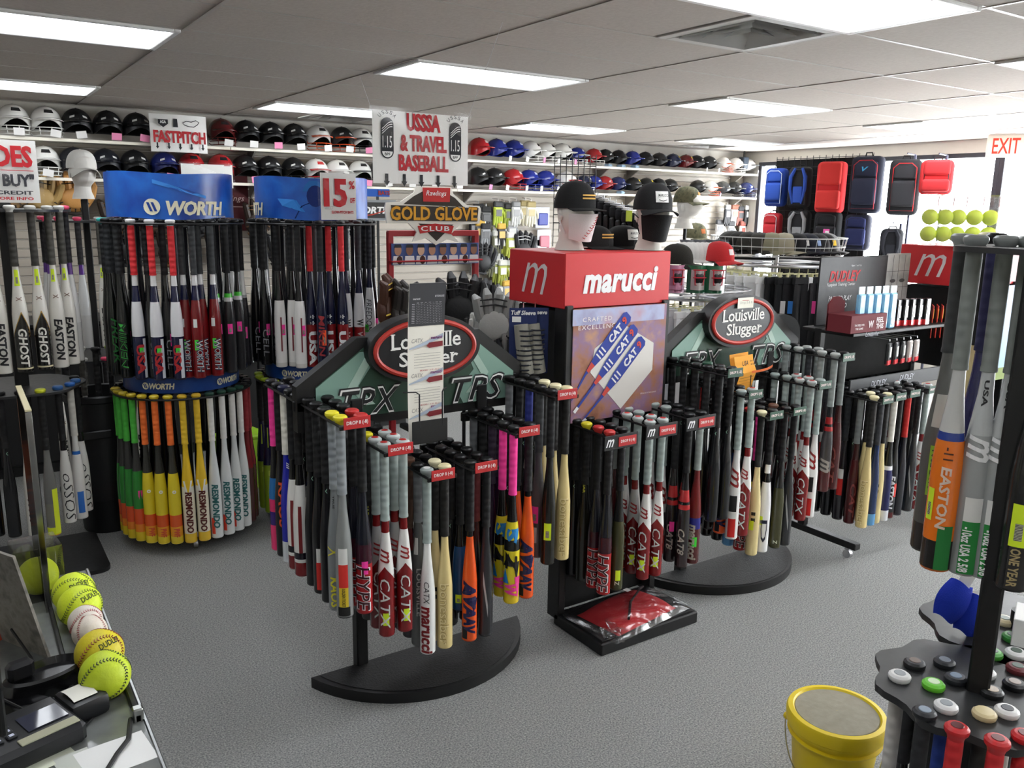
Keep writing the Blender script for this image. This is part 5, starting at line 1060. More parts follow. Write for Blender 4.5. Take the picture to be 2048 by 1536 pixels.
# black lettered banner and blue strip on the back wall, maroon card, white sheet
a = PY(700, 400, 6.2); b = PY(785, 440, 6.2)
wb = sleeve_sign('banner', 'black and silver lettered banner behind the sale sign', ((a.x + b.x) / 2, 6.2, (a.z + b.z) / 2), .42, .16, col='#8E9294')
MB().box((-.005, -.006, 0), (.38, .004, .12)).build('black_field', M('#141416', 'satin'), wb); m = MB(); flat_text(m, 'WORTH.', .33, .055, (.0, -.0095, .0), bold=.05, shear=.2); m.build('lettering', whm, wb, smooth=False)
m = MB(); m.tube([(-.15, -.009, -.05), (0, -.009, -.035), (.12, -.009, .0), (.17, -.009, .04)], .004, 5); m.build('red_swoosh', M('#C8402A', 'paper'), wb); MB().box((0, .012, -wb.location.z / 2), (.03, .02, wb.location.z)).build('stand', blkm, wb)
a = PY(735, 385, 6.3); bs = sleeve_sign('banner', 'narrow blue strip sign above the black lettered banner', (a.x, 6.32, a.z), .4, .06, col='#1B56B0'); MB().box((0.1, .012, -bs.location.z / 2), (.02, .01, bs.location.z)).build('stand', blkm, bs)
m = MB(); flat_text(m, 'BATS', .1, .035, (.15, -.006, 0), bold=.05); m.build('lettering', M('#8A1F22', 'paper'), bs, smooth=False)
a = PY(475, 405, 7.9); mc = sleeve_sign('banner', 'dark red sign with white script on back wall between blue signs', (a.x, 8.17, a.z), .36, .52, col='#5A2024')
m = MB(); flat_text(m, 'Rawlings', .28, .07, (0, -.006, .03), bold=.0, shear=.3); m.box((0, -.005, -.04), (.3, .001, .006)); m.build('lettering', M('#D8B9B4', 'paper'), mc, smooth=False)
a = PY(415, 352, 7.84); ws = sleeve_sign('plastic_sign', 'blank white sheet in plastic in front of red helmets', (a.x, 7.84, a.z), .44, .2)

# gold glove stand
yG = 4.7; l = PY(775, 470, yG); r = PY(955, 470, yG); gx = (l.x + r.x) / 2; gw = r.x - l.x; gz = l.z
gg = thing('glove_stand', 'red steel glove stand with gold lettered header and player strip', 'display stand', (gx, yG, 0), 0)
gr_ = M('#A8222A', 'satin'); m = MB()
for s_ in (-1, 1): MB().box((s_ * (gw / 2 - .015), 0, gz / 2 + .02), (.035, .035, gz), b=.003).build('post', gr_, gg)
MB().box((0, 0, gz + .01), (gw, .036, .035), b=.003).build('top_rail', gr_, gg)
for z in (1.62, 1.36, 1.0): m = MB(); m.tube([(-gw / 2, -.06, z), (gw / 2, -.06, z)], .006, 6); m.tube([(-gw / 2, -.06, z), (-gw / 2, 0, z)], .006, 6); m.tube([(gw / 2, -.06, z), (gw / 2, 0, z)], .006, 6); m.build('hang_rail', gr_, gg)
MB().box((0, .0, .03), (gw + .1, .4, .05), b=.005).build('base', blkm, gg)
ps = MB().sheet(lambda u, v: ((u - .5) * (gw - .02), -.03 - .012 * math.sin(PI * u), gz - .115 + (v - .5) * .13), 14, 1, 0, .002).build('player_strip', M('#4A5E96', 'paper'), gg)
m = MB()
for i in range(8):
    x = (-.45 + .9 * i / 7) * (gw - .04); zc = gz - .115; y = -.0345 - .012 * math.cos(PI * x / gw)
    skin = i % 3
    m.add([(x + .024 * math.cos(q), y - .0006, zc + .024 + .032 * math.sin(q)) for q in [j * PI / 7 for j in range(14)]], [tuple(range(14))], skin)
    m.add([(x - .026, y - .001, zc + .04), (x + .026, y - .001, zc + .04), (x + .02, y - .001, zc + .06), (x - .02, y - .001, zc + .06)], [(0, 1, 2, 3)], 4)
    m.add([(x - .036, y - .0004, zc - .06), (x + .036, y - .0004, zc - .06), (x + .03, y - .0004, zc - .01), (x - .03, y - .0004, zc - .01)], [(0, 1, 2, 3)], 3)
    if i % 2 == 0: m.add([(x + .01 + .02 * math.cos(q), y - .0014, zc - .035 + .026 * math.sin(q)) for q in [j * PI / 6 for j in range(12)]], [tuple(range(12))], 5)
m.build('player_print', [M('#B98A70', 'paper'), M('#8E6450', 'paper'), M('#D0A88C', 'paper'), M('#DCDEE0', 'paper'), M('#2A2C34', 'paper'), M('#4A2A20', 'paper')], ps, smooth=False)
def gp(px, py): q = PY(px, py, yG - .04); return (q.x - gx, q.z)
def poly_px(pts): return [gp(*p) for p in pts]
MB().prism(poly_px([(768, 415), (770, 405), (800, 403), (826, 385), (832, 372), (900, 374), (905, 388), (932, 410), (957, 412), (960, 418), (957, 447), (918, 449), (900, 468), (918, 485), (893, 478), (870, 490), (850, 476), (823, 484), (832, 464), (815, 446), (772, 446)][::-1]), -.052, -.04).build('header_board', M('#EFEBE0', 'paper'), gg)
hbz = gg.children[-1]
m = MB(); m.prism(poly_px([(805, 408), (826, 392), (845, 382), (888, 384), (908, 396), (925, 414)][::-1]), -.0535, -.052, 0); m.prism(poly_px([(835, 447), (905, 449), (871, 482)][::-1]), -.0535, -.052, 0); m.prism(poly_px([(780, 410), (955, 416), (952, 443), (783, 441)][::-1]), -.0538, -.052, 0); m.build('dark_field', M('#3A322A', 'paper'), hbz, smooth=False)
c0 = gp(868, 427); m = MB(); flat_text(m, 'GOLD GLOVE', gw * .96, .09, (c0[0], -.0548, c0[1]), 0, bold=.06); flat_text(m, 'GOLD GLOVE', gw * .95, .084, (c0[0], -.0556, c0[1]), 1, bold=.03); m.build('gold_lettering', [M('#2A241C', 'paper'), M('#DFA02C', 'paper')], hbz, smooth=False)
m = MB(); m.prism(poly_px([(833, 452), (868, 447), (905, 452), (900, 468), (868, 462), (838, 467)][::-1]), -.0565, -.055, 0); m.prism(poly_px([(843, 375), (898, 376), (897, 404), (844, 403)][::-1]), -.0565, -.055, 0); m.build('red_field', M('#BE2B2A', 'paper'), hbz, smooth=False)
c0 = gp(868, 457); c1 = gp(870, 388); m = MB(); flat_text(m, 'CLUB', .2, .03, (c0[0], -.0575, c0[1]), bold=.02, space=1.2); flat_text(m, 'Rawlings', .14, .04, (c1[0], -.0575, c1[1]), bold=.0, shear=.25); m.build('white_lettering', whm, hbz, smooth=False)

# ================================================================== gloves
def glove_parts(col, lace, pal=None):
    k = ('glove', col, lace, pal)
    if k in HM: return HM[k]
    b = MB()
    for i, (x, hgt, an) in enumerate(((-.075, .13, .22), (-.028, .165, .07), (.02, .165, -.06), (.066, .14, -.2))):
        b.tube([(x * .75, 0, .10), (x, -.012, .16), (x - math.sin(an) * hgt * .6, -.02, .16 + hgt * .6), (x - math.sin(an) * hgt * .95, .0, .13 + hgt * .95)], [.024, .027, .025, .012], 8)
    b.tube([(.07, 0, .05), (.115, -.015, .12), (.135, -.02, .19), (.13, -.01, .235)], [.03, .032, .027, .013], 8)
    b.sphere((0, .0, .09), .1, 14, 8, sc=(1.0, .42, .95))
    p = MB(); p.sphere((.0, -.03, .10), .085, 12, 8, sc=(.95, .25, .9))
    wbm = MB(); wbm.sheet(lambda u, v: (.07 + .055 * u, -.005 - .012 * math.sin(PI * u), .15 + .11 * v), 4, 5, 0, .006)
    lc = MB()
    for s_ in range(7): a = -1.2 + .4 * s_; lc.tube([(.085 * math.sin(a), -.052, .10 - .075 * math.cos(a)), (.1 * math.sin(a), -.03, .10 - .095 * math.cos(a))], .005, 5)
    for z in (.2, .23): lc.tube([(-.09, -.035, z), (0, -.045, z + .01), (.07, -.035, z - .005)], .004, 5)
    cf = MB().tube([(-.07, .0, .02), (-.06, .0, .0), (0, -.02, -.01), (.06, 0, .0), (.07, 0, .02)], .014, 8)
    HM[k] = [('body', b.mesh('body', M(col, 'leather'))), ('pocket', p.mesh('pocket', M(pal or col, 'leather'))), ('webbing', wbm.mesh('webbing', M(col, 'leather'))), ('laces', lc.mesh('laces', M(lace, 'leather'))), ('wrist_band', cf.mesh('wrist_band', M(lace if lace != col else '#2A2A2A', 'leather')))]
    return HM[k]
GL = []
def glove(p, label, col, lace, pal=None, rz=0, rot=None, group='fielding gloves', sc=1.0):
    t = thing('fielding_glove', label, 'glove', p, rz, group, rot); t.scale = (sc,) * 3; GL.append(t)
    for n, me in glove_parts(col, lace, pal):
        o = obj(n, me, t)
        if n == 'laces': o['kind'] = 'stuff'
def bglove_parts(col, col2):
    k = ('bg', col, col2)
    if k in HM: return HM[k]
    b = MB(); 
    for i, (x, hgt) in enumerate(((-.034, .055), (-.012, .072), (.012, .07), (.034, .052))): b.tube([(x, 0, -.075), (x * 1.1, .002, -.09 - hgt * .5), (x * 1.15, .004, -.085 - hgt)], [.0125, .012, .008], 7)
    b.tube([(.038, 0, -.03), (.062, .0, -.06), (.068, .004, -.095)], [.014, .013, .008], 7); b.box((0, 0, -.045), (.092, .026, .085), b=.01)
    c = MB().box((0, 0, .012), (.085, .03, .045), b=.008)
    p = MB().box((0, -.0135, -.05), (.06, .004, .05), b=.0015)
    HM[k] = [('hand', b.mesh('hand', M(col, 'leather'))), ('cuff', c.mesh('cuff', M(col2, 'cloth'))), ('logo_panel', p.mesh('logo_panel', M(col2, 'satin')))]
    return HM[k]
LASTG = []
def bglove(p, label, col, col2, rz=0, sc=1.15, flip=False, group='batting gloves on the wall'):
    LASTG.append(None); t = LASTG[-1] = thing('batting_glove', label, 'batting glove', p, rz, group, (PI, 0, PI + rz) if flip else None); t.scale = (sc,) * 3
    for n, me in bglove_parts(col, col2): obj(n, me, t)
    if not flip: MB().tube([(0, .0, .03), (0, .0, .05), (0, .06, .055)], .0025, 5).build('peg', chrome, t)
def WP(px, py, dy=.1): return PY(px, py, Y1 - dy)
wg = [(20, 420, '#8A6A3E', '#3A2A1E', 'tan and brown glove hanging on wall behind trade sign'), (85, 425, '#A98A52', '#2A2018', 'tan glove with dark laces, left on the wall'), (150, 425, '#C08A4A', '#1C140E', 'orange tan catcher mitt with black edge on wall'),
      (965, 545, '#17171A', '#2A2A2C', 'black glove hanging on wall right of red glove stand'), (1045, 520, '#1C1D20', '#C9C9C6', 'black glove with white trim beside red tower header')]
for i in range(11):
    px = [232, 265, 300, 345, 395, 440, 515, 560, 610, 660, 715][i]
    wg.append((px, 470 + 60 * (i % 2), ['#2A1E16', '#17171A', '#3A2A1C'][i % 3], ['#6A4A2A', '#2A2A2C', '#1A1410'][i % 3], f'dark leather glove on wall, {ORD[i]} from left, glimpsed between hanging bats'))
for (px, py, c1, c2, lb) in wg:
    glove(WP(px, py, .14), lb, c1, c2, sc=1.15, group='gloves on the back wall'); MB().tube([(0, .0, .16), (0, .13, .16)], .006, 6).build('peg', chrome, GL[-1])
bl = [(957, 425, '#8C8E90', '#3A3A3C'), (972, 430, '#5A5A58', '#2A2A2A'), (996, 420, '#A8B83A', '#4A4A4A'), (1008, 422, '#9AAA36', '#5A5A5A'), (1018, 424, '#8C9A3A', '#3A3A3A'), (1032, 420, '#C9C9C6', '#8A8A8A'), (1050, 418, '#D8D2B8', '#B9A97A'), (1062, 420, '#E0DCC8', '#B9A97A'),
      (993, 478, '#6A6A52', '#B9B9B0'), (1003, 480, '#A0A83C', '#D8D8D0'), (1012, 480, '#9AA03A', '#CFCFC8'), (1021, 482, '#A8AE44', '#CFCFC8'), (1033, 480, '#CFCDC4', '#8A8A86'), (995, 535, '#8C943A', '#C9C9C0'), (1005, 537, '#9AA03C', '#C9C9C0'), (1017, 537, '#8A9236', '#C9C9C0'), (1030, 540, '#6A6A6C', '#3A3A3C'),
      (1003, 590, '#8C943A', '#C9C9C0'), (1013, 590, '#A0A640', '#C9C9C0'), (985, 600, '#2A2A2C', '#5A5A5A'), (1455, 425, '#2A2A2C', '#8A8A8A'), (1470, 425, '#C9C6C2', '#8C5A4A'), (1482, 428, '#8C5A50', '#3A3A3C'), (1495, 426, '#1E1E20', '#B9B9B6'), (1440, 455, '#B9B6B2', '#5A5A5C'), (1462, 458, '#8C8A88', '#3A3A3C'), (1485, 458, '#C9C4BE', '#8A4A40')]
for k_ in range(22):
    bl.append((950 + (k_ % 11) * 10.5, [452, 508, 566][k_ // 8] + (k_ % 3) * 6, ['#1E1E20', '#5A5A58', '#8C8E90', '#2A2A2C', '#6A6A52'][k_ % 5], ['#8A8A8A', '#C9A24A', '#2A2A2C', '#B9B9B6'][k_ % 4]))
cn = {'#8C8E90': 'grey', '#5A5A58': 'dark grey', '#C9C9C6': 'white', '#D8D2B8': 'cream', '#E0DCC8': 'cream', '#6A6A52': 'olive grey', '#CFCDC4': 'off-white', '#6A6A6C': 'grey', '#2A2A2C': 'black', '#C9C6C2': 'pale', '#8C5A50': 'reddish', '#1E1E20': 'black', '#B9B6B2': 'pale grey', '#8C8A88': 'grey', '#C9C4BE': 'pale'}
for i, (px, py, c1, c2) in enumerate(bl):
    side = 'left of red tower' if px < 1200 else 'by far corner'
    rown = 'top' if py < 440 else 'second' if py < 500 else 'third' if py < 560 else 'bottom'
    bglove(WP(px, py - 8, .1 + .02 * (i % 3)), f'{cn.get(c1, "yellow-green")} batting glove on wall, {rown} row, {ORD[i % 20] if i < 20 else ORD[i - 20] + (" hung" if i < 27 else " deeper")} along, {side}', c1, c2, rz=.2 * (i % 3 - 1), sc=1.5)
for (px, py, col, lb) in ((1085, 435, '#2A3A9A', 'white card with blue guard on wall beside cream gloves'), (1088, 480, '#C06A7A', 'pink and blue carded pack on wall near red tower'), (1082, 500, '#D8D8DA', 'white carded pack on wall above red tower header')):
    o = thing('carded_pack', lb, 'package', WP(px, py, .07)); MB().box((0, 0, 0), (.2, .006, .24), b=.003).build('card', M('#D9DAE0', 'paper'), o); MB().box((0, -.014, -.02), (.14, .022, .14), b=.01).build('product', M(col, 'satin'), o)
# gloves on the red stand
gs = [(770, 640, '#4A2A1A', '#C8A83A', 'brown glove with yellow patch, far left of red glove stand', .9), (788, 650, '#2A2420', '#D9D2C4', 'dark glove with pale fingers, left on red glove stand', 1.2), (803, 652, '#2E2A26', '#D9D2C4', 'dark glove with cream trim, second on red glove stand', 1.1),
      (830, 655, '#1A1A1C', '#D8CFC8', 'black glove with white laces behind leaflet', .9), (868, 655, '#1C1C1E', '#C9C0B8', 'black glove behind bat chart leaflet', .9), (915, 650, '#131315', '#2A2A2C', 'black glove with gold print, right on red glove stand', -.3), (938, 655, '#17171A', '#3A3A3A', 'black glove, second from right on red glove stand', -.1)]
for (px, py, c1, c2, lb, rz) in gs:
    q = PY(px, py - 10, yG - .14); glove((q.x, q.y, q.z - .06), lb, c1, c2, rz=rz, sc=1.25 if px > 900 else 1.05, group='gloves on the red stand')
q = PY(985, 668, 4.2); glove((q.x, q.y, q.z - .06), 'large grey glove with black finger gaps at right of red stand', '#8E8F8C', '#1C1C1E', '#A5A6A2', rz=-.3, sc=1.15, group='gloves on the red stand')
for i in range(9):
    q = PY(935 + i * 11, 712 - (i % 2) * 10 + i, 4.35 - .02 * i)
    bglove((q.x, q.y, q.z), f'{["black", "white", "black and grey", "grey"][i % 4]} batting glove, {ORD[i]} in row beside green sign', ['#1B1B1E', '#C9C8C4', '#2A2B30', '#8C8C8A'][i % 4], ['#B9B9B6', '#2A2A2C', '#8A1F24', '#1A1A1C'][i % 4], rz=.9, sc=1.5, flip=True, group='batting gloves below the red stand')
gt = thing('glove_rail', 'black low glove rail beside the nearest green sign', 'rail', (2.55, 4.45, 0)); m = MB(); m.tube([(-.3, 0, 1.1), (.35, -.2, 1.1)], .008, 6); m.tube([(0, -.1, 0), (0, -.1, 1.1)], .012, 8); m.build('rail', blkm, gt); MB().lathe([(.2, 0), (.2, .015), (.02, .02)], 20, c=(0, -.1, 0)).build('base', blkm, gt)
for i, (px, c1) in enumerate(((955, '#8A1F24'), (975, '#D9D9D6'), (998, '#6A1A1E'), (1012, '#E08A2A'))):
    q = PY(px, 655, 4.9); o = thing('small_ball_hat', f'{["red", "white", "dark red", "orange"][i]} folded cap, {ORD[i]} in pile below gloves', 'hat', (q.x, q.y, q.z), .3 * i, 'hats piled below the gloves')
    MB().sphere((0, 0, 0), .08, 12, 8, sc=(1, 1.1, .75)).build('crown', M(c1, 'cloth'), o); MB().sheet(lambda u, v: ((u - .5) * .13, -.07 - .06 * v, -.02 - .01 * v), 4, 2, 0, .004).build('brim', M(c1, 'cloth'), o)
# arm sleeve packs beside the red tower
for i, px in enumerate((1047, 1078)):
    a = PD(px, 612, 3.75); o = thing('sleeve_pack', ['blue carded pack with large grey striped tube, beside red tower', 'blue carded pack half behind the other one by red tower'][i], 'package', (a.x, a.y + i * .03, a.z - .16), facing(a))
    MB().box((0, 0, 0), (.125, .004, .3), b=.002).build('card', M('#1D2C5E', 'paper'), o)
    tb = MB().tube([(.02, -.03, -.14), (.0, -.035, 0), (-.01, -.03, .08)], [.036, .034, .032], 12).build('tube', M('#8E8C82', 'cloth'), o)
    m = MB(); 
    for j in range(9): z = -.12 + j * .022; m.tube([(.036 * math.cos(a_) + .008, -.032 + .036 * math.sin(a_), z) for a_ in [PI + PI * q / 8 for q in range(9)]], .004, 5)
    m.build('stripe', M('#23262E', 'cloth'), tb)
    m = MB(); flat_text(m, 'Tuff Sleeve', .11, .02, (0, -.004, .13), bold=.03, shear=.2); m.box((-.03, -.003, .1), (.04, .001, .025)); m.build('lettering', whm, o, smooth=False)
    MB().tube([(0, 0, .15), (0, .1, .16)], .003, 5).build('peg', chrome, o)
# ================================================================== foam heads and caps
def head_mesh():
    def rad(z):   # z 0..1 base of neck to crown
        pts = [(0, .074), (.04, .07), (.18, .056), (.30, .055), (.38, .068), (.48, .078), (.62, .084), (.75, .084), (.86, .074), (.94, .052), (.985, .024), (1, .004)]
        for (a, ra), (b, rb) in zip(pts, pts[1:]):
            if a <= z <= b: t = (z - a) / (b - a); t = t * t * (3 - 2 * t); return ra + (rb - ra) * t
        return .004
    def fn(u, v):
        ph = 2 * PI * u; r = rad(v); c = math.cos(ph)
        x = r * math.sin(ph) * .88; fwd = r * c * (1.12 if v > .33 else 1.0)
        sh = .022 * max(0, min(1, (v - .3) / .1)) ; y = -fwd - sh + (.012 if v < .3 else 0)
        if c > .8 and .45 < v < .66: y -= .022 * ((c - .8) / .2) * math.sin((v - .45) / .21 * PI) ** 1.5      # nose
        if c > .75 and .385 < v < .45: y -= .006 * ((c - .75) / .25) * math.sin((v - .385) / .065 * PI)       # mouth and chin
        if .55 < abs(c) < .95 and c > 0 and .6 < v < .68: y += .007 * math.sin((v - .6) / .08 * PI)           # eye hollows
        return (x, y, v * .285)
    m = MB(); m.sheet(fn, 32, 30)
    for s_ in (-1, 1): m.sphere((s_ * .074, .0, .155), .022, 8, 6, sc=(.35, .7, 1.3))
    m.lathe([(.074, 0), (.001, .0005)], 20)
    return m.mesh('head', M('#E6E3DC', 'foam'))
HEAD = head_mesh()
def crown_mesh(col, tall=1.0):
    def fn(u, v):
        ph = 2 * PI * u; t = v * PI / 2 * 1.02; c = math.cos(ph); st = math.sin(t) ** .8
        return (.09 * st * math.sin(ph), -.104 * st * c, .115 * tall * math.cos(t) ** (.75 if c > 0 else .95) if t < PI / 2 else -.004)
    return hmesh(('crown', col, tall), lambda: MB().sheet(fn, 28, 9, 0, -.003).mesh('crown', M(col, 'cloth')))
def capbrim(col, curve):
    def fn(u, v):
        a = -1.15 + 2.3 * u; e = .075 * v * math.cos(a) ** .6
        return (.09 * math.sin(a) * (1 + .06 * v), -.104 * math.cos(a) - e, -.004 - curve * (math.sin(a) ** 2) * (.3 + v) - .008 * v)
    return hmesh(('cb', col, curve), lambda: MB().sheet(fn, 16, 5, 0, .003).mesh('brim', M(col, 'cloth')))
def cap(p, label, col, brim=None, logo=None, rz=0, tall=1.0, curve=.012, group=None, sc=1.0, under=None):
    t = thing('baseball_hat', label, 'hat', p, rz, group); t.scale = (sc,) * 3
    obj('crown', crown_mesh(col, tall), t); obj('brim', capbrim(brim or col, curve), t); MB().sphere((0, 0, .115 * tall), .006, 8, 5, sc=(1, 1, .5)).build('button', M(col, 'cloth'), t)
    if logo == 'stripes':
        for z in (.038, .052): MB().sheet(lambda u, v: (.0915 * math.sin(-.45 + .9 * u), -.1055 * math.cos(-.45 + .9 * u), z + .007 * v), 8, 1, 0, .001).build('gold_stripe', M('#D8A95A', 'cloth'), t)
    elif logo == 'patch':
        q = MB().sheet(lambda u, v: (.0905 * math.sin(-.36 + .72 * u), -.1065 * math.cos(-.36 + .72 * u) + .012 * v, .03 + .05 * v), 6, 2, 0, .002).build('patch', M('#E8E7E2', 'cloth'), t)
        m = MB(); flat_text(m, 'MARUCCI', .05, .012, (0, -.1075, .062), bold=.02); m.tube([(-.02, -.107, .042), (.0, -.107, .036), (.02, -.107, .042)], .0015, 4); m.build('patch_print', M('#2A2A2A', 'paper'), q, smooth=False)
    elif logo: MB().sheet(lambda u, v: (.0905 * math.sin(-.22 + .44 * u), -.106 * math.cos(-.22 + .44 * u) + .01 * v, .035 + .035 * v), 4, 2, 0, .002).build('emblem', M(logo, 'cloth'), t)
    return t
def foam_head(p, label, rz=0, rot=None):
    t = thing('foam_head', label, 'mannequin head', p, rz, 'white foam heads', rot); obj('head', HEAD, t); return t
def mask(p, rz, label, col, stitch=False):
    t = thing('face_mask', label, 'mask', p, rz)
    def fn(u, v):
        a = -1.25 + 2.5 * u; k = 1 - .25 * (1 - v)
        return (.082 * math.sin(a) * k, -(.1 * math.cos(a) + .026 + .016 * math.cos(a) ** 3) * k - .004, .06 + .105 * v - .02 * (1 - v) * math.cos(a))
    MB().sheet(fn, 14, 6, 0, -.003).build('panel', M(col, 'cloth'), t)
    m = MB()
    for s_ in (-1, 1): m.tube([(s_ * .078, -.03, .15), (s_ * .082, .0, .165)], .0025, 5); m.tube([(s_ * .068, -.03, .075), (s_ * .08, .0, .14)], .0025, 5)
    m.build('ear_loop', M(col, 'cloth'), t)
    if stitch:
        m = MB()
        for i in range(9):
            v = i / 8; u = .36 + .24 * math.sin(v * 1.4); q = Vector(fn(u, .1 + .75 * v)); o = Vector((0, -.004, 0))
            m.tube([q + o + Vector((-.012, 0, .006)), q + o, q + o + Vector((.012, -.001, .008))], .0018, 4)
        m.build('stitching', M('#B3262A', 'cloth'), t)
    return t
HZ = 1.762
for (px, py, jit, lbl, capl, logo, mcol, st, ml) in ((1142, 496, .75, 'white foam head with black striped cap on red tower', 'black cap with two gold stripes on left foam head', 'stripes', '#E3E1E0', True, 'white mask with red baseball stitching on left foam head'),
        (1300, 490, .45, 'white foam head with black cap on right of red tower', 'black cap with white patch on right foam head', 'patch', '#141416', False, 'black cloth mask on right foam head')):
    q = PY(px, py, 3.15 if st else 3.03); q = Vector((min(q.x, 2.80), q.y, HZ)); rz = facing(q, jit)
    foam_head((q.x, q.y, HZ), lbl, rz); fw = Matrix.Rotation(rz, 3, 'Z') @ Vector((0, -.016, 0))
    cap((q.x + fw.x, q.y + fw.y, HZ + .192), capl, '#161617', '#161617', logo, rz, 1.05, .004 if st else .02)
    mask((q.x, q.y, HZ), rz, ml, mcol, st)
for (px, py, jit, lbl, logo) in ((1183, 492, .8, 'black cap with two gold stripes lying on red tower', 'stripes'), (1240, 494, .6, 'black cap with white patch lying on red tower', 'patch')):
    q = PY(px + 4, py, 3.26); cap((q.x, q.y, HZ + .012), lbl, '#161617', '#161617', logo, facing(q, jit), .85, .006)
# camo cap head behind and the left head
q = PD(1372, 425, 6.4); hd = foam_head((q.x, q.y, q.z - .12), 'white foam head with camouflage cap behind the red tower', facing(q, 1.2)); MB().tube([(0, 0, -(q.z - .12)), (0, 0, 0)], .015, 8).build('stand', blkm, hd); MB().lathe([(.18, -(q.z - .12)), (.18, -(q.z - .12) + .02), (.02, -(q.z - .12) + .03)], 20).build('stand_base', blkm, hd)
camo = mottled('camo_cloth', ['#3A4030', '#5A5A44', '#6E6A50', '#2E3428'], 26, .9, .2); MATS[('#CAMO', 'cloth')] = camo
cap((q.x, q.y, q.z + .08), 'camouflage cap with mesh back on rear foam head', '#CAMO', '#CAMO', '#C98A4A', facing(q, 1.2), 1.0, .015)
q = PD(1390, 470, 6.7); cp = cap((q.x, q.y, q.z - .02), 'olive camouflage cap hung below the rear foam head', '#CAMO', '#CAMO', '#B96A3A', facing(q, .7), 1.0, .02); MB().tube([(0, 0, -q.z + .02), (0, 0, .05)], .01, 6).build('stand', blkm, cp)
q = Vector((.75, 6.05, RH.z)); foam_head(q, 'white foam head with white skull hat above left racks', facing(q, .3))
cap((q.x, q.y, q.z + .192), 'plain white skull cap on the left foam head', '#E6E4DE', '#DAD8D2', None, facing(q, .3), 1.0, .05, sc=.97)

# ================================================================== clothes racks
def pants_mesh(col, stripe=None):
    def mk():
        m = MB()
        for s_ in (-1, 1):
            m.sheet(lambda u, v, s_=s_: (s_ * (.004 + .062 + (u - .5) * .12 * (1 - .12 * v)), -.009 - .005 * math.sin(u * 9 + v * 4), -.03 - .62 * v), 5, 6, 0, .018)
        m.box((0, 0, -.015), (.26, .028, .05), b=.006)
        if stripe: m.box((.128, -.004, -.34), (.004, .03, .6), 1)
        return m.mesh('pants', [M(col, 'cloth')] + ([M(stripe, 'cloth')] if stripe else []))
    return hmesh(('pants', col, stripe), mk)
def hanger_mesh():
    def mk():
        m = MB(); m.tube([(-.13, 0, .03), (.13, 0, .03)], .004, 6); m.tube([(0, 0, .03), (0, 0, .07), (.012, 0, .085), (.022, 0, .075)], .0025, 5)
        for s_ in (-.09, .09): m.box((s_, 0, .015), (.02, .016, .04), b=.003)
        return m.mesh('hanger', M('#DCD9A8', 'gloss'))
    return hmesh('hanger', mk)
LASTP = []
def clothes_rack(cx, cy, R_, z, label, cols_, name):
    t = thing('clothes_rack', label, 'clothes rack', (cx, cy, 0), 0, 'round clothes racks'); m = MB(); ringtube(m, R_, z, .012, 36); m.build('rail', chrome, t)
    MB().tube([(0, 0, .03), (0, 0, z + .03)], .018, 10).build('pole', chrome, t)
    for i in range(4):
        a = i * PI / 2; MB().tube([(0, 0, z), (R_ * math.cos(a), R_ * math.sin(a), z)], .008, 6).build('spoke', chrome, t); MB().tube([(0, 0, .05), (R_ * .8 * math.cos(a), R_ * .8 * math.sin(a), .03)], .012, 6).build('foot', chrome, t)
    n = len(cols_); base = math.atan2(-cy, -cx)
    for i, (c, s_) in enumerate(cols_):
        a = base - 1.75 + 3.5 * i / (n - 1); lab = {'#F2F2F2': 'white', '#1C1D20': 'black', '#B9BCC0': 'grey', '#DADCE0': 'pale grey'}[c]
        o = thing('baseball_pants', f'{lab} {"striped " if s_ else ""}pants on hanger, {ORD[i]} from left, {name}', 'pants', (cx + R_ * math.cos(a), cy + R_ * math.sin(a), z - .075), facing((cx + R_ * math.cos(a), cy + R_ * math.sin(a)), .75 + random.uniform(-.15, .15)), 'pants on the ' + name)
        obj('pants', pants_mesh(c, s_), o); obj('hanger', hanger_mesh(), o); LASTP.append(o)
    return t
W3 = '#F2F2F2'; K3 = '#1C1D20'
ra = clothes_rack(4.08, 3.93, .30, 1.40, 'chrome round clothes rack of white pants behind red tower', [(W3, None), (W3, None), (W3, None), (W3, None), ('#DADCE0', None), (W3, None), (W3, '#4A5A8A'), (K3, None), (K3, None), (K3, None), (W3, None), (W3, None)], 'left clothes rack')
rb = clothes_rack(4.98, 4.05, .42, 1.585, 'chrome round clothes rack of white and black pants near windows', [(W3, [None, None, '#2A2A3A', None, '#7A2A30', None][i % 6]) for i in range(12)] + [(K3, None)] * 5 + [(W3, None), ('#B9BCC0', '#3A3A4A'), (W3, '#2A2A3A'), (W3, None), (W3, '#2A2A3A'), (W3, None), (W3, None)], 'right clothes rack')
for (px, col, lb) in ((1565, '#E8E8E8', 'white'), (1580, '#2E7AC8', 'blue'), (1628, '#FF4FA8', 'pink')):
    q = PD(px, 615, 5.35); pp = min(LASTP, key=lambda o: (Vector(o.location) - q).length); o = MB().box((0, 0, 0), (.03, .002, .08), b=.0008).build('hang_tag', M(col, 'paper'), None, q, facing(q)); o['label'] = lb + ' hang tag'; attach(o, pp)
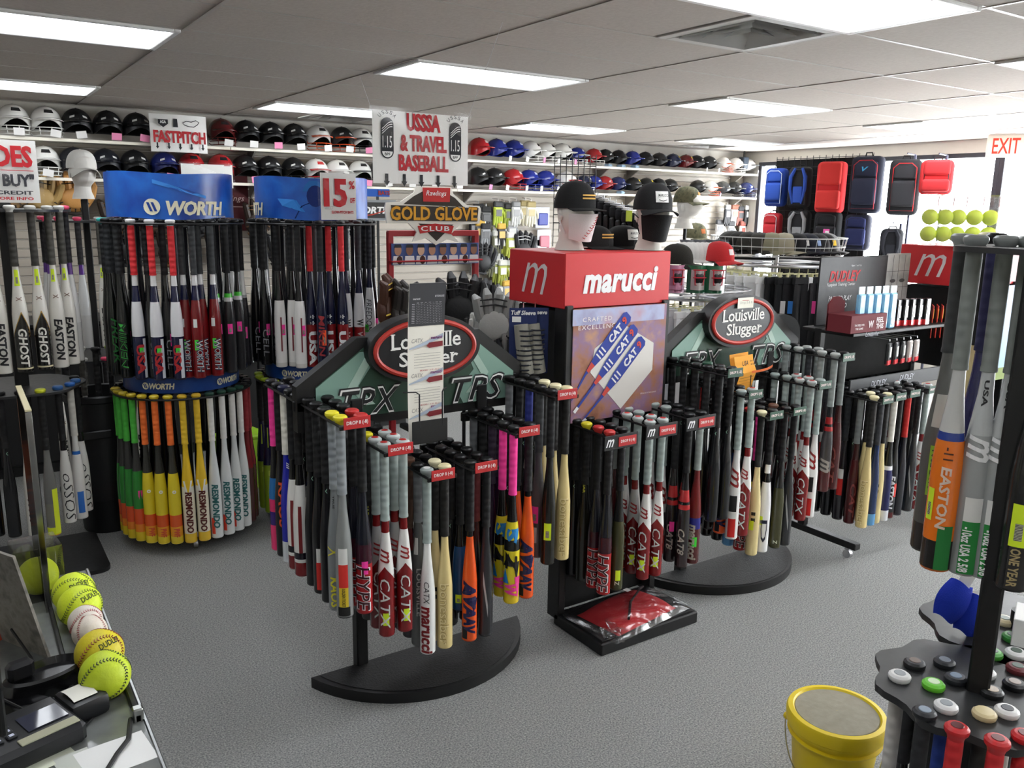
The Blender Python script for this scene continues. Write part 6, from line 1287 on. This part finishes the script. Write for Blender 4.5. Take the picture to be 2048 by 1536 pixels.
# shelf of caps and boxed masks above the left rack
ZA = 1.455
sa = thing('rack_shelf', 'round wire shelf above the left clothes rack', 'shelf', (4.08, 3.93, ZA)); m = MB(); ringtube(m, .34, 0, .005); 
for i in range(4): x = -.2 + i * .13; y = math.sqrt(max(0, .34 ** 2 - x * x)); m.tube([(x, -y, 0), (x, y, 0)], .003, 5)
m.tube([(0, 0, -.06), (0, 0, .02)], .02, 8); m.build('wire_deck', chrome, sa)
bx_ = [(1352, 565, '#C98AA8', 'pink and black'), (1395, 567, '#C9C4C2', 'red and white'), (1432, 567, '#C9C4C2', 'red, white and green')]
for i, (px, py, col, lb) in enumerate(bx_):
    q = PD(px, 590, 5.05); o = thing('boxed_mask', f'{lb} boxed fielding mask, {ORD[i]} from left on wire shelf', 'box', (q.x, q.y, ZA + .008), facing(q, .3), 'boxed masks on the wire shelf')
    MB().sheet(lambda u, v: ((u - .5) * .12, .04 - .05 * math.sin(PI * u), v * .165), 8, 2, 0, .004).build('box', M('#2E6A4A' if i else col, 'gloss'), o)
    MB().sheet(lambda u, v: ((u - .5) * .085, .03 - .055 * math.sin(.3 + (PI - .6) * u), .02 + v * .12), 8, 3, 0, .002).build('window_print', M(col, 'gloss'), o)
    m = MB(); 
    for z in (.14, .095): m.tube([(.042 * math.sin(a), -.03 * math.cos(a) - .01, z) for a in [-1.2 + .4 * k for k in range(7)]], .004, 5)
    m.tube([(-.03, -.02, .14), (-.025, -.02, .05), (.025, -.02, .05), (.03, -.02, .14)], .004, 5); m.build('mask_print', M('#C83A48', 'gloss'), o)
    MB().sphere((0, -.015, .09), .028, 10, 6, sc=(1, .5, 1.4)).build('dark_print', M('#1C1A1C', 'satin'), o)
wcap = [(1366 + i * 9, '#E4E2E0') for i in range(8)]
for i, (px, col) in enumerate(wcap):
    q = PD(px, 520, 5.3); cap((q.x, q.y, ZA + .20), f'white cap, {ORD[i]} from left in nested row above boxes', col, col, None, facing(q, 1.35), .95, .015, 'nested caps above the boxes', .9)
q = PD(1436, 522, 5.25); cap((q.x, q.y, ZA + .195), 'bright red cap with white letter at end of nested row', '#C42A2E', '#C42A2E', '#F0E6E6', facing(q, .9), 1.0, .02, None, 1.0)
q = PD(1352, 530, 5.15); cap((q.x, q.y, ZA + .18), 'dark cap with long brim beside the nested white caps', '#26241F', '#26241F', None, facing(q, 1.3), 1.0, .02)
m = MB(); m.tube([(-.18, -.2, .05), (-.18, -.2, .18), (.2, -.05, .18), (.2, -.05, .05)], .004, 5); m.build('cap_rail', chrome, sa)
# basket of caps above the right rack
ZB = 1.655
sb = thing('cap_basket', 'white wire basket of caps above the right clothes rack', 'basket', (4.98, 4.05, ZB)); m = MB()
ringtube(m, .45, 0, .004); ringtube(m, .46, .06, .003); ringtube(m, .47, .12, .004)
for i in range(40): a = 2 * PI * i / 40; m.tube([(.45 * math.cos(a), .45 * math.sin(a), 0), (.47 * math.cos(a), .47 * math.sin(a), .12)], .002, 4)
for i in range(4): x = -.27 + i * .18; y = math.sqrt(max(0, .45 ** 2 - x * x)); m.tube([(x, -y, 0), (x, y, 0)], .002, 4)
m.tube([(0, 0, -.08), (0, 0, .02)], .02, 8); m.build('wire', M('#D8D8D6', 'gloss'), sb)
cc = [('#4A4A48', 'grey'), ('#26241F', 'black'), ('#1E1D1A', 'black with yellow mark', '#D9C23A'), ('#2E2C26', 'dark brown'), ('#3A3832', 'dark olive'), ('#8E8A72', 'khaki'), ('#A09A86', 'beige'), ('#17181C', 'black with white mark', '#D8D8D8'), ('#1A1D2A', 'navy', '#8AA0C8'), ('#222224', 'charcoal'), ('#17171A', 'black with gold emblem', '#E0B62A'), ('#8A8A8C', 'pale grey')]
base = math.atan2(-4.05, -4.98)
for i, c in enumerate(cc):
    a = base - 1.35 + 2.7 * i / (len(cc) - 1); p = (4.98 + .33 * math.cos(a), 4.05 + .33 * math.sin(a), ZB + .04)
    cap(p, f'{c[1]} cap, {ORD[i]} from left in white wire basket', c[0], c[0], c[2] if len(c) > 2 else None, facing(p, 1.0), 1.0, .02, 'caps in the wire basket')
for i in range(6):
    px = 1375 + i * 24; q = PD(px, 494, 5.9); o = thing('grey_box', f'grey and white boxed guard, {ORD[i]} from left in row below camouflage cap', 'box', (q.x, q.y, q.z - .05), facing(q, .2), 'grey boxed guards')
    MB().sheet(lambda u, v: ((u - .5) * .11 + .015 * math.sin(v * 3), .03 - .04 * math.sin(PI * u), v * .1), 6, 4, 0, .004).build('box', M('#6E7076', 'gloss'), o); MB().sphere((-.01, -.012, .06), .03, 8, 6, sc=(1, .4, .9)).build('dark_print', M('#26272B', 'satin'), o); MB().box((.025, -.012, .05), (.02, .004, .07), b=.001).build('pale_stripe', M('#CFCFD0', 'paper'), o)
br_ = thing('box_shelf', 'narrow black shelf under the grey boxed guards', 'shelf', PD(1435, 512, 5.95), -.6); MB().box((0, .02, -.012), (.8, .12, .016), b=.002).build('board', blkm, br_); MB().box((0, .02, -br_.location.z / 2 - .01), (.03, .03, br_.location.z - .02)).build('post', blkm, br_)
# wire grid with hanging glove packs
q = PD(1150, 362, 5.3); gd = thing('wire_grid', 'black wire grid panel behind the left foam head', 'grid panel', (q.x, q.y, 0), facing(q)); m = MB(); z0, z1 = q.z - .16, q.z + .16
for i in range(8): x = -.13 + i * .037; m.tube([(x, 0, z0 - .25), (x, 0, z1)], .003, 5)
for i in range(9): z = z0 - .1 + i * .05; m.tube([(-.13, 0, z), (.13, 0, z)], .003, 5)
m.tube([(0, .02, 0), (0, .02, z0)], .015, 8); m.build('grid', blkm, gd); MB().lathe([(.2, 0), (.2, .02), (.02, .03)], 20).build('base', blkm, gd)
for i in range(9):
    q = PD(1180 + i * 12, 400 + i * 5, 5.2 - .05 * i); bglove((q.x, q.y, q.z - .03), f'black batting glove with clear tag, {ORD[i]} along rail behind foam heads', '#141416', '#1E1E22', rz=.8, sc=1.6, group='black batting gloves on the rail')
    MB().box((0, -.03, .03), (.035, .003, .035), b=.001).build('clear_tag', M('#C9CCD0', 'shine'), LASTG[-1])
rl = PD(1230, 425, 5.1); rr_ = thing('glove_rail', 'black rail with hanging black gloves behind foam heads', 'rail', (rl.x, rl.y, 0)); m = MB(); d1 = PD(1178, 402, 5.25) - rl; d2 = PD(1285, 445, 4.75) - rl; m.tube([(d1.x, d1.y, rl.z + .06), (d2.x, d2.y, rl.z + .03)], .006, 6); m.tube([(0, 0, 0), (0, 0, rl.z + .045)], .012, 8); m.build('rail', blkm, rr_)
q = PD(1258, 432, 4.7); o = MB().box((0, 0, 0), (.035, .003, .06), b=.001).build('hang_tag', M('#B9CC4A', 'paper'), None, q, facing(q)); attach(o, LASTG[-2])

# ================================================================== backpacks at the windows
XB = 8.75
grd = thing('gridwall', 'black gridwall panel with backpacks before the windows', 'grid panel', (XB + .06, 6.6, 0)); m = MB()
for i in range(16): y = -.68 + i * .09; m.tube([(0, y, .1), (0, y, 2.62)], .004, 5)
for i in range(24): z = .2 + i * .104; m.tube([(0, -.68, z), (0, .67, z)], .004, 5)
for y in (-.6, .6): m.box((0, y, .05), (.5, .04, .04), b=.004)
m.build('grid', blkm, grd); MB().box((.02, 0, 2.52), (.03, 1.36, .12), b=.004).build('top_board', blkp, grd); MB().box((.03, 0, 1.75), (.01, 1.3, 1.5)).build('backing', M('#1A1A1C', 'matte'), grd)
def rbox(c, sz, seg=3, bev=.04):
    bm = bmesh.new(); bmesh.ops.create_cube(bm, size=1.0)
    for v in bm.verts: v.co = Vector((v.co.x * sz[0], v.co.y * sz[1], v.co.z * sz[2]))
    bmesh.ops.bevel(bm, geom=bm.edges[:], offset=bev, segments=seg, profile=.5, affect='EDGES'); bm.verts.index_update()
    vs = [v.co + Vector(c) for v in bm.verts]; fs = [tuple(v.index for v in f.verts) for f in bm.faces]; bm.free(); return vs, fs
LASTB = []
def backpack(p, label, c1, c2, trim, w_=.32, h_=.5, d_=.18, rz=0, logo=None, style=0):
    t = thing('backpack', label, 'backpack', p, rz, 'backpacks at the windows')
    LASTB.append(t)
    def rb_(nm, c, sz, col, bev): m = MB(); m.add(*rbox(c, sz, 3, bev)); return m.build(nm, M(col, 'cloth'), t)
    rb_('body', (0, 0, 0), (w_, d_, h_), c1, .055)
    if style == 1: rb_('flap', (0, -d_ * .42, h_ * .26), (w_ * .8, .08, h_ * .44), c2, .03); rb_('front_pocket', (0, -d_ * .58, -h_ * .24), (w_ * .84, .09, h_ * .36), c2, .03)
    elif style == 2:
        m = MB()
        for s_ in (-1, 1): m.tube([(s_ * .04, -d_ * .52, h_ * .46), (s_ * w_ * .33, -d_ * .6, h_ * .25), (s_ * w_ * .34, -d_ * .58, -.02), (s_ * w_ * .2, -d_ * .52, -h_ * .4)], [.016, .024, .02, .01], 8)
        m.build('shoulder_strap', M(c2, 'cloth'), t); rb_('back_pad', (0, -d_ * .48, -h_ * .18), (w_ * .45, .03, h_ * .4), c2, .012)
    else: rb_('front_pocket', (0, -d_ * .55, -h_ * .12), (w_ * .76, .08, h_ * .46), c2, .03); rb_('top_pocket', (0, -d_ * .48, h_ * .27), (w_ * .7, .05, h_ * .26), c2, .022)
    m = MB(); k = [(-.36, -.42), (.36, -.42), (.36, .34), (.2, .42), (-.2, .42), (-.36, .34)]
    m.tube([(x * w_, -d_ * .5 - .012 - (.02 if style == 0 else 0), z * h_) for x, z in k], .005, 5, closed=True); m.build('piping', M(trim, 'cloth'), t)
    m = MB(); m.tube([(-.04, .0, h_ * .48), (-.03, .0, h_ * .56), (.03, .0, h_ * .56), (.04, .0, h_ * .48)], .008, 6); m.build('handle', M('#17171A', 'cloth'), t)
    if logo: m = MB(); flat_text(m, 'V', .07, .05, (0, -d_ * .6 - .03, h_ * .27), bold=.03, shear=.3); m.build('emblem', M(logo, 'paper'), t, smooth=False)
bp = [(1553, 375, '#1D3E96', '#24489E', '#B9C4DA', .26, .46, 0, 'royal blue backpack with pale piping, upper left of gridwall', None), (1600, 375, '#17181C', '#24489E', '#3A3A40', .26, .48, 2, 'black backpack with blue straps, upper row of gridwall', None), (1662, 375, '#C8282C', '#D23430', '#8E1C20', .32, .58, 1, 'large bright red backpack with flap and pocket', None),
      (1733, 370, '#1A1D2E', '#23273C', '#A52A34', .34, .62, 0, 'navy backpack with red trim, right on gridwall', '#3A9AC8'), (1545, 455, '#B3262E', '#BF2E36', '#D9C4C4', .22, .36, 0, 'red backpack with pale piping, lower left of gridwall', None), (1598, 455, '#1B1B1E', '#8C8C8E', '#3A3A3C', .26, .4, 2, 'black backpack with grey straps, lower row', None),
      (1655, 460, '#151518', '#1E1E22', '#2A2A2E', .3, .42, 0, 'black backpack with pink tag, lower row of gridwall', None), (1715, 465, '#16182A', '#1C2450', '#2A3468', .28, .4, 0, 'dark blue backpack, lower right of gridwall', None)]
for (px, py, c1, c2, tr, w_, h_, stl, lb, lg) in bp:
    q = PX(px, py, XB - .16); backpack(q, lb, c1, c2, tr, w_, h_, .17, -PI / 2 + .35, lg, stl)
q = PX(1652, 468, XB - .34); o = MB().box((0, 0, 0), (.07, .004, .11), b=.001).build('hang_tag', M('#E05AA8', 'paper'), None, q, -PI / 2 + .3); MB().box((.01, -.003, .01), (.04, .002, .05)).build('white_panel', whm, o); attach(o, LASTB[6])
for (px, py, c1, c2, tr, w_, h_, stl, lb, dx) in ((1808, 375, '#26262A', '#2C2C30', '#C8282C', .3, .56, 0, 'black and red backpack hanging against bright window', .5), (1873, 355, '#C8282C', '#B8262A', '#26262A', .3, .34, 1, 'red and black backpack at far right window', .5), (1782, 490, '#17181E', '#22242C', '#3A3C44', .22, .34, 2, 'small dark backpack hanging low by window', .5)):
    q = PX(px, py, XB - dx); t0 = thing('bag_stand', 'chrome bag stand under ' + lb.replace(' backpack', ' bag').split(' hanging')[0].split(' at ')[0], 'stand', (q.x + .14, q.y, 0)); m = MB(); m.tube([(0, 0, 0.02), (0, 0, q.z + h_ * .5 + .05)], .014, 8); m.tube([(0, 0, q.z + h_ * .5 + .05), (-.14, 0, q.z + h_ * .5 + .06)], .008, 6); m.build('pole', M('#5A5A6A', 'metal'), t0); MB().lathe([(.1, 0), (.1, .02), (.02, .03)], 20).build('base', blkm, t0)
    backpack(q, lb, c1, c2, tr, w_, h_, .17, -PI / 2 + .5, None, stl)
# exit sign
q = PX(2012, 292, 8.9); ex = thing('exit_sign', 'white exit sign with red letters under the ceiling at right', 'exit sign', q, -PI / 2 + .55)
MB().box((0, 0, 0), (.34, .045, .22), b=.008).build('case', M('#EFE9DC', 'satin'), ex); m = MB(); flat_text(m, 'EXIT', .24, .15, (0, -.024, 0), bold=.01); m.build('lettering', emit('#E0301C', .6, 'exit_red'), ex, smooth=False); MB().tube([(0, 0, .11), (0, 0, H - q.z)], .01, 6).build('mount', whm, ex)
spk = PY(1496, 308, 8.0); o = thing('wall_speaker', 'small dark speaker bracketed near the back corner', 'speaker', (spk.x - .05, 8.02, spk.z - .12)); m = MB(); m.box((0, 0, 0), (.1, .1, .16), b=.01); m.build('case', M('#3A4450', 'satin'), o); MB().tube([(0, 0, .08), (0, .0, .2)], .012, 6).build('bracket', blkm, o); MB().lathe([(.03, -.052), (.035, -.05)], 12, rot=Matrix.Rotation(PI / 2, 3, 'X')).build('cone', blkp, o)

# ================================================================== red bag in plastic on the tower base
rbg = thing('bagged_red_jersey', 'folded red garment in clear plastic bag on tower base', 'bagged garment', (2.53, 2.77, .066), .15)
m = MB(); 
def lump(w_, d_, h_, sd, ph): return lambda u, v: ((u - .5) * w_, (v - .5) * d_, h_ * (math.sin(PI * u) ** .35) * (math.sin(PI * v) ** .35) * (1 + sd * math.sin(7 * u + ph) * math.sin(6 * v + ph)))
m.sheet(lump(.42, .26, .05, .12, .4), 18, 12, 0, .0); m.build('garment', M('#B3242A', 'cloth'), rbg)
m = MB(); m.tube([(-.12, -.11, .047), (.0, -.02, .06), (.14, .04, .06), (.19, .06, .05)], .006, 6); m.build('dark_stripe', M('#2A1618', 'cloth'), rbg)
bagm = clear('garment_bag', '#F6F7F8', .13, .2)
m = MB(); m.sheet(lambda u, v: ((u - .5) * .56, (v - .5) * .34 - .01, .006 + .064 * (math.sin(PI * u) ** .5) * (math.sin(PI * v) ** .5) + .012 * math.sin(23 * u + 11 * v) * math.sin(19 * v) * (u * (1 - u) * 4)), 40, 26); m.build('plastic', bagm, rbg)
m = MB(); m.sheet(lambda u, v: (-.2 - .12 * u, -.08 - .1 * v + .03 * math.sin(9 * u), .03 + .02 * math.sin(8 * v + 5 * u) + .02 * u), 12, 12); m.build('loose_plastic', bagm, rbg)
MB().box((.08, .07, .062), (.03, .03, .001)).build('label', whm, rbg)

# ================================================================== yellow bucket
q = PZ(1674, 1421, .37); bk = thing('ball_bucket', 'yellow plastic bucket with grey padded lid on the carpet', 'bucket', (q.x, q.y, 0))
yl = M('#E8CC1C', 'satin'); Rb = .142
MB().lathe([(.105, 0), (.108, .004), (Rb - .008, 0.2850), (Rb + .004, 0.2870), (Rb + .006, 0.2930), (Rb - .004, 0.2970), (Rb - .003, 0.3130), (Rb + .008, 0.3150), (Rb + .009, 0.3220), (Rb - .001, 0.3250), (Rb, 0.3550)], 48, cap=True).build('body', yl, bk)
MB().lathe([(Rb + .004, 0.3210), (Rb + .012, 0.3250), (Rb + .014, 0.3600), (Rb + .009, 0.3690), (Rb - .006, 0.3710), (Rb - .012, 0.3630)], 48, cap=False).build('rim', yl, bk)
MB().lathe([(Rb - .006, 0.3580), (Rb - .014, 0.3670), (.05, 0.3700), (.001, 0.3705)], 48, cap=False).build('padded_lid', mottled('pad_vinyl', ['#8C8674', '#989280'], 40, .7, .1), bk)
m = MB(); vd = Vector((q.x, q.y, 0)).normalized(); sd = Vector((vd.y, -vd.x, 0))
pts = []
for i in range(17): a = PI * i / 16; c = math.cos(a); s_ = math.sin(a); pv = sd * (-c * (Rb + .013)) - vd * (s_ * .085 + .0); pts.append(Vector((pv.x, pv.y, .31 - .21 * s_)))
m.tube(pts, .0025, 6); m.build('handle', M('#C9C6B4', 'metal'), bk)
m = MB()
for s_ in (-1, 1): m.sphere(sd * (s_ * (Rb + .008)) + Vector((0, 0, .31)), .013, 8, 6)
m.build('handle_mount', yl, bk)

# blue guards hanging behind the near rack
for i, (px, py, lb) in enumerate(((1905, 1195, 'blue padded guard with white tag hanging at right, left one'), (1945, 1225, 'blue padded guard hanging behind the near post'))):
    q = PD(px, py, 2.25); o = thing('padded_guard', lb, 'guard', q, facing(q, .4), None, (0, .35, facing(q, .4))); o.scale = (.78, .78, .78)
    m = MB(); m.sheet(lambda u, v: (.036 * math.sin(-1.4 + 2.8 * u) * (.8 + .5 * math.sin(PI * v)), -.034 * math.cos(-1.4 + 2.8 * u) * (.7 + .5 * math.sin(PI * v)), .06 - .13 * v + .008 * math.sin(6 * u)), 14, 10, 0, .012); m.build('pad', M('#1232B4', 'cloth'), o)
    MB().box((.0, -.02, .085), (.045, .003, .06), b=.001).build('tag', whm, o); MB().tube([(0, 0, .07), (0, 0, .2), (.1, .05, .25)], .004, 6).build('hook', blkm, o)
q = PD(2052, 1212, 2.2); o = thing('carton', 'small white printed carton beside the near post', 'box', (q.x + .02, q.y, q.z - .07), .4); MB().box((0, 0, 0), (.12, .06, .09), b=.002).build('box', whm, o); m = MB(); flat_text(m, 'ATHLETIC', .09, .016, (0, -.031, -.02), bold=.03); flat_text(m, 'Champro', .07, .014, (0, -.031, .02)); m.build('lettering', M('#2A2C34', 'paper'), o, smooth=False)
MB().tube([(0, .03, -.3), (0, .03, -.04)], .006, 6).build('stem', blkm, o)

# ================================================================== counter at left
CZ = .972; CX = .228
ct = thing('sales_counter', 'grey-topped glass sales counter at lower left', 'counter', (CX - .45, 1.2, 0))
MB().box((-.0, .0, CZ - .02), (.9, 2.4, .04), b=.004).build('worktop', mottled('counter_top', ['#6E716F', '#7C7F7C'], 30, .12, 0), ct)
MB().box((.4, .0, CZ / 2 - .02), (.02, 2.3, CZ - .05)).build('front_panel', M('#2A2A2C', 'satin'), ct); MB().box((-.1, 1.12, CZ / 2 - .02), (.7, .02, CZ - .05)).build('end_panel', M('#1E1E20', 'satin'), ct); MB().box((-.1, -1.12, CZ / 2 - .02), (.7, .02, CZ - .05)).build('end_panel', M('#1E1E20', 'satin'), ct)
m = MB(); m.box((.447, 0, CZ - .018), (.008, 2.4, .042), b=.002); m.build('edge_trim', M('#9EA0A0', 'metal'), ct)
def ball(px, py, rad, label, col, thread, name='softball', rz=0.0, txt=None):
    q = PZ(px, py, CZ + rad); q = Vector((min(q.x, CX - .012), q.y, CZ + rad)); t = thing(name, label, 'ball', q, rz)
    MB().sphere((0, 0, 0), rad, 32, 20).build('cover', M(col, 'leather'), t)
    m = MB(); seam = []
    for i in range(96):
        a = 2 * PI * i / 96; A_ = .44; x = math.cos(a) - A_ * math.cos(3 * a) * .0; 
        bb = .4; p = Vector(((1 - bb) * math.cos(a) + bb * math.cos(3 * a), (1 - bb) * math.sin(a) - bb * math.sin(3 * a), 2 * math.sqrt(bb * (1 - bb)) * math.sin(2 * a))); seam.append(p.normalized())
    for i in range(0, 96):
        p = seam[i]; tg = (seam[(i + 1) % 96] - seam[i - 1]).normalized(); sd_ = p.cross(tg).normalized(); L_ = rad * .085
        for s_ in (-1, 1):
            e = (p * rad + sd_ * (s_ * L_) + tg * (L_ * .75)).normalized() * (rad * 1.004)
            m.tube([p * rad * 1.008, e], rad * .022, 4, cap=False)
    o = m.build('stitching', M(thread, 'plain'), t, smooth=False); o['kind'] = 'stuff'; o.rotation_euler = (.7, .5, .4 + rz)
    if txt:
        m = MB(); wrap_text(m, txt, rad * 1.0, rad * .26, rad, 0, bold=.02, shear=.1, vertical=False, rf=lambda z: math.sqrt(max(0, (rad * 1.006) ** 2 - z * z)), off=.0004)
        o = m.build('ball_print', M('#2E3A1A', 'paper'), t, smooth=False); o.rotation_euler = (-.75, 0, .35)
    return t
YB = '#CFE22A'
b1 = ball(148, 1185, .0485, 'bright yellow softball, farthest of the balls on counter', YB, '#6A7A1E', txt='DUDLEY')
b2 = ball(160, 1212, .0485, 'bright yellow softball, second farthest of the balls on counter', YB, '#6A7A1E', rz=.3, txt='DUDLEY')
ball(171, 1243, .037, 'white baseball with red stitching, farther one on counter', '#D8CFC4', '#A84A4A', 'baseball', .2); ball(180, 1264, .037, 'white baseball with red stitching, nearer one on counter', '#D6CCBE', '#A84A4A', 'baseball', 1.1)
ball(199, 1305, .0485, 'golden yellow softball with red stitching on counter', '#D2C222', '#8A3A1E', rz=.2, txt='DUDLEY'); ball(210, 1350, .0485, 'lime yellow softball nearest the card terminal', '#C2D62A', '#22301A', rz=.1)
tr = thing('ball_tray', 'black tray with metal ends holding the balls on counter', 'tray', (CX - .06, 1.9, CZ)); m = MB(); m.box((.045, 0, .008), (.012, .62, .016), b=.002); m.box((-.05, 0, .006), (.01, .62, .012), b=.002); m.build('rail', blkm, tr); 
for y in (-.3, .3): MB().box((.045, y, .012), (.02, .02, .03), b=.003).build('end_clip', M('#A9ABA8', 'metal'), tr)
# monitor seen from behind, base and cables
mo = thing('monitor', 'black computer monitor seen from its side at left edge', 'monitor', (-.055, 1.66, CZ), .25)
sc_ = MB().box((-.02, 0, .30), (.03, .42, .33), b=.006).build('screen', M('#17171A', 'satin'), mo); MB().box((-.002, 0, .30), (.012, .43, .345), b=.004).build('bezel', M('#0E0E10', 'gloss'), mo); MB().box((-.03, -.18, .46), (.03, .1, .012), b=.003).build('silver_edge', M('#9A9C9E', 'metal'), mo)
MB().box((.0, 0, .1), (.03, .1, .2), b=.006).build('neck', M('#0E0E10', 'gloss'), mo); MB().prism([(-.14, -.12), (.13, -.1), (.16, .02), (.1, .14), (-.14, .16)], 0, .02, plane='XY').build('base', M('#0B0B0D', 'shine'), mo)
fd = thing('paper_folder', 'grey marbled folder with red edge leaning behind monitor', 'folder', (.03, 2.0, CZ), .5); MB().box((0, 0, .13), (.006, .17, .26), rot=Matrix.Rotation(-.2, 3, 'Y')).build('cover', mottled('marble_cover', ['#6A6660', '#8C8880', '#55524C'], 25, .7, 0), fd); MB().box((-.004, .085, .13), (.008, .012, .26), rot=Matrix.Rotation(-.2, 3, 'Y')).build('spine', M('#A8402A', 'satin'), fd)
for i, pts in enumerate(([(-.0, 1.72, CZ + .05), (.05, 1.7, CZ + .01), (.1, 1.72, CZ + .004), (.14, 1.74, CZ + .004)], [(-.02, 1.66, CZ + .02), (.06, 1.6, CZ + .004), (.12, 1.62, CZ + .004), (.15, 1.66, CZ + .004)], [(.03, 2.0, CZ + .06), (.07, 1.9, CZ + .004), (.11, 1.84, CZ + .004), (.15, 1.86, CZ + .004)])):
    tag(MB().tube(pts, .003, 6).build('cable', blkm), f'thin black cable on counter, {["middle", "nearest", "farthest"][i]} of three beside the balls', 'cable', 'counter cables')
# card terminal
def CP(px, py, h_=0): return PZ(px, py, CZ + h_)
q = CP(50, 1455, .04); tm = thing('card_terminal', 'black card payment terminal with screen and white receipt paper', 'card terminal', (q.x, q.y, CZ), .32)
MB().box((-.02, 0, .022), (.2, .14, .044), b=.01).build('body', M('#17181B', 'satin'), tm); MB().box((.03, .0, .0455), (.07, .055, .002)).build('screen', M('#3A3C4A', 'shine'), tm); MB().box((.02, -.052, .0455), (.1, .022, .003), b=.001).build('label_strip', M('#A9A890', 'paper'), tm)
for i in range(3):
    for j in range(3):
        kb = MB().box((-.03 - i * .022, -.02 + j * .018, .046), (.017, .014, .006), b=.002).build('key', M('#26282E', 'satin'), tm); MB().box((-.03 - i * .022, -.02 + j * .018, .0493), (.008, .007, .0006)).build('key_print', M('#C9CCE0', 'paper'), kb)
MB().add(*rbox((.115, .03, .022), (.075, .085, .044), 2, .012)).build('paper_housing', M('#141518', 'satin'), tm)
MB().sheet(lambda u, v: (.088 + .045 * u, .0 + .055 * v, .047 + .004 * math.sin(3 * v)), 3, 4, 0, .0006).build('receipt_paper', M('#E4E2D8', 'paper'), tm)
ch = thing('charging_cradle', 'black curved printer cradle behind the card terminal', 'cradle', (CP(95, 1375).x, CP(95, 1375).y, CZ), .3); MB().lathe([(.07, 0), (.074, .008), (.066, .04), (.058, .044), (.05, .03), (.01, .03)], 28, sx=1.2, sy=.7).build('shell', M('#131315', 'gloss'), ch); MB().box((-.04, .02, .05), (.05, .03, .04), b=.008).build('feeder', M('#1B1B1E', 'satin'), ch)
MBc = MB().tube([(.1, 1.42, CZ + .03), (.13, 1.44, CZ + .012), (.16, 1.5, CZ + .006), (.185, 1.53, CZ + .01), (.2, 1.6, CZ + .006)], .0045, 8); tag(MBc.build('charging_cable', blkm), 'thick black cable from card terminal to ball tray', 'cable')
# white papers and notes
for (px, py, w_, d_, rz, lb, col) in ((225, 1515, .13, .10, .12, 'bright white sheet of paper at counter edge', '#F2F2F0'), (85, 1515, .09, .08, .3, 'printed cream card at bottom left of counter', '#D8DCC8'), (150, 1524, .06, .06, .2, 'pale grey card beside the white sheet', '#C9CDC4')):
    q = CP(px, py); o = thing('paper', lb, 'paper', (q.x, q.y, CZ + .0015), rz); MB().sheet(lambda u, v: ((u - .5) * w_, (v - .5) * d_, .001 * math.sin(5 * u)), 4, 4, 0, .0008).build('sheet', M(col, 'paper'), o)
    if 'printed' in lb:
        m = MB(); flat_text(m, 'SOLD', .04, .02, (0, .01, .002), bold=.03, uy=(0, 1, 0)); m.build('print', M('#4A5240', 'paper'), o, smooth=False)
# tall clear panel standing at the end of the counter
pn = thing('clear_panel', 'tall smoky acrylic panel with bright edge at end of counter', 'panel', (.115, 2.33, CZ - .3)); MB().box((0, 0, .40), (.012, .30, .8), b=.002).build('sheet', clear('smoky_acrylic', '#57544C', .3, .1), pn); MB().box((0, 0, .803), (.014, .305, .006), b=.001).build('bright_edge', M('#D8CFA8', 'shine'), pn); MB().box((0, -.152, .40), (.014, .004, .8), b=.001).build('front_edge', clear('edge_acrylic', '#A9A89C', .35, .1), pn)
fb = thing('softball_reflection', 'added cube and yellow ball imitating softball reflection in end panel', 'modelled reflection', (.105, 2.30, CZ), .1); MB().box((0, 0, .07), (.105, .105, .14), b=.002).build('cube', clear('reflection_acrylic', '#E9E9E6', .15, .05), fb); MB().sphere((0, 0, .0495), .0475, 24, 14).build('ball', M('#C9DA2A', 'leather'), fb)  # modelled cube and ball stand in for softballs reflected in the clear panel

q = PD(1592, 655, 5.0); sbk = thing('sign_back', 'black domed sign back between rear oval sign and maroon carton', 'sign', (q.x, q.y + .14, 0), .1)
MB().prism([(.21 * math.cos(i * PI / 14), q.z - .06 + .125 * math.sin(i * PI / 14)) for i in range(15)] + [(-.24, q.z - .25), (.24, q.z - .25)], -.03, .03).build('board', blkm, sbk)
MB().box((0, 0, (q.z - .25) / 2), (.05, .05, q.z - .25), b=.004).build('post', blkm, sbk); MB().box((0, 0, .015), (.4, .3, .03), b=.004).build('base', blkm, sbk)
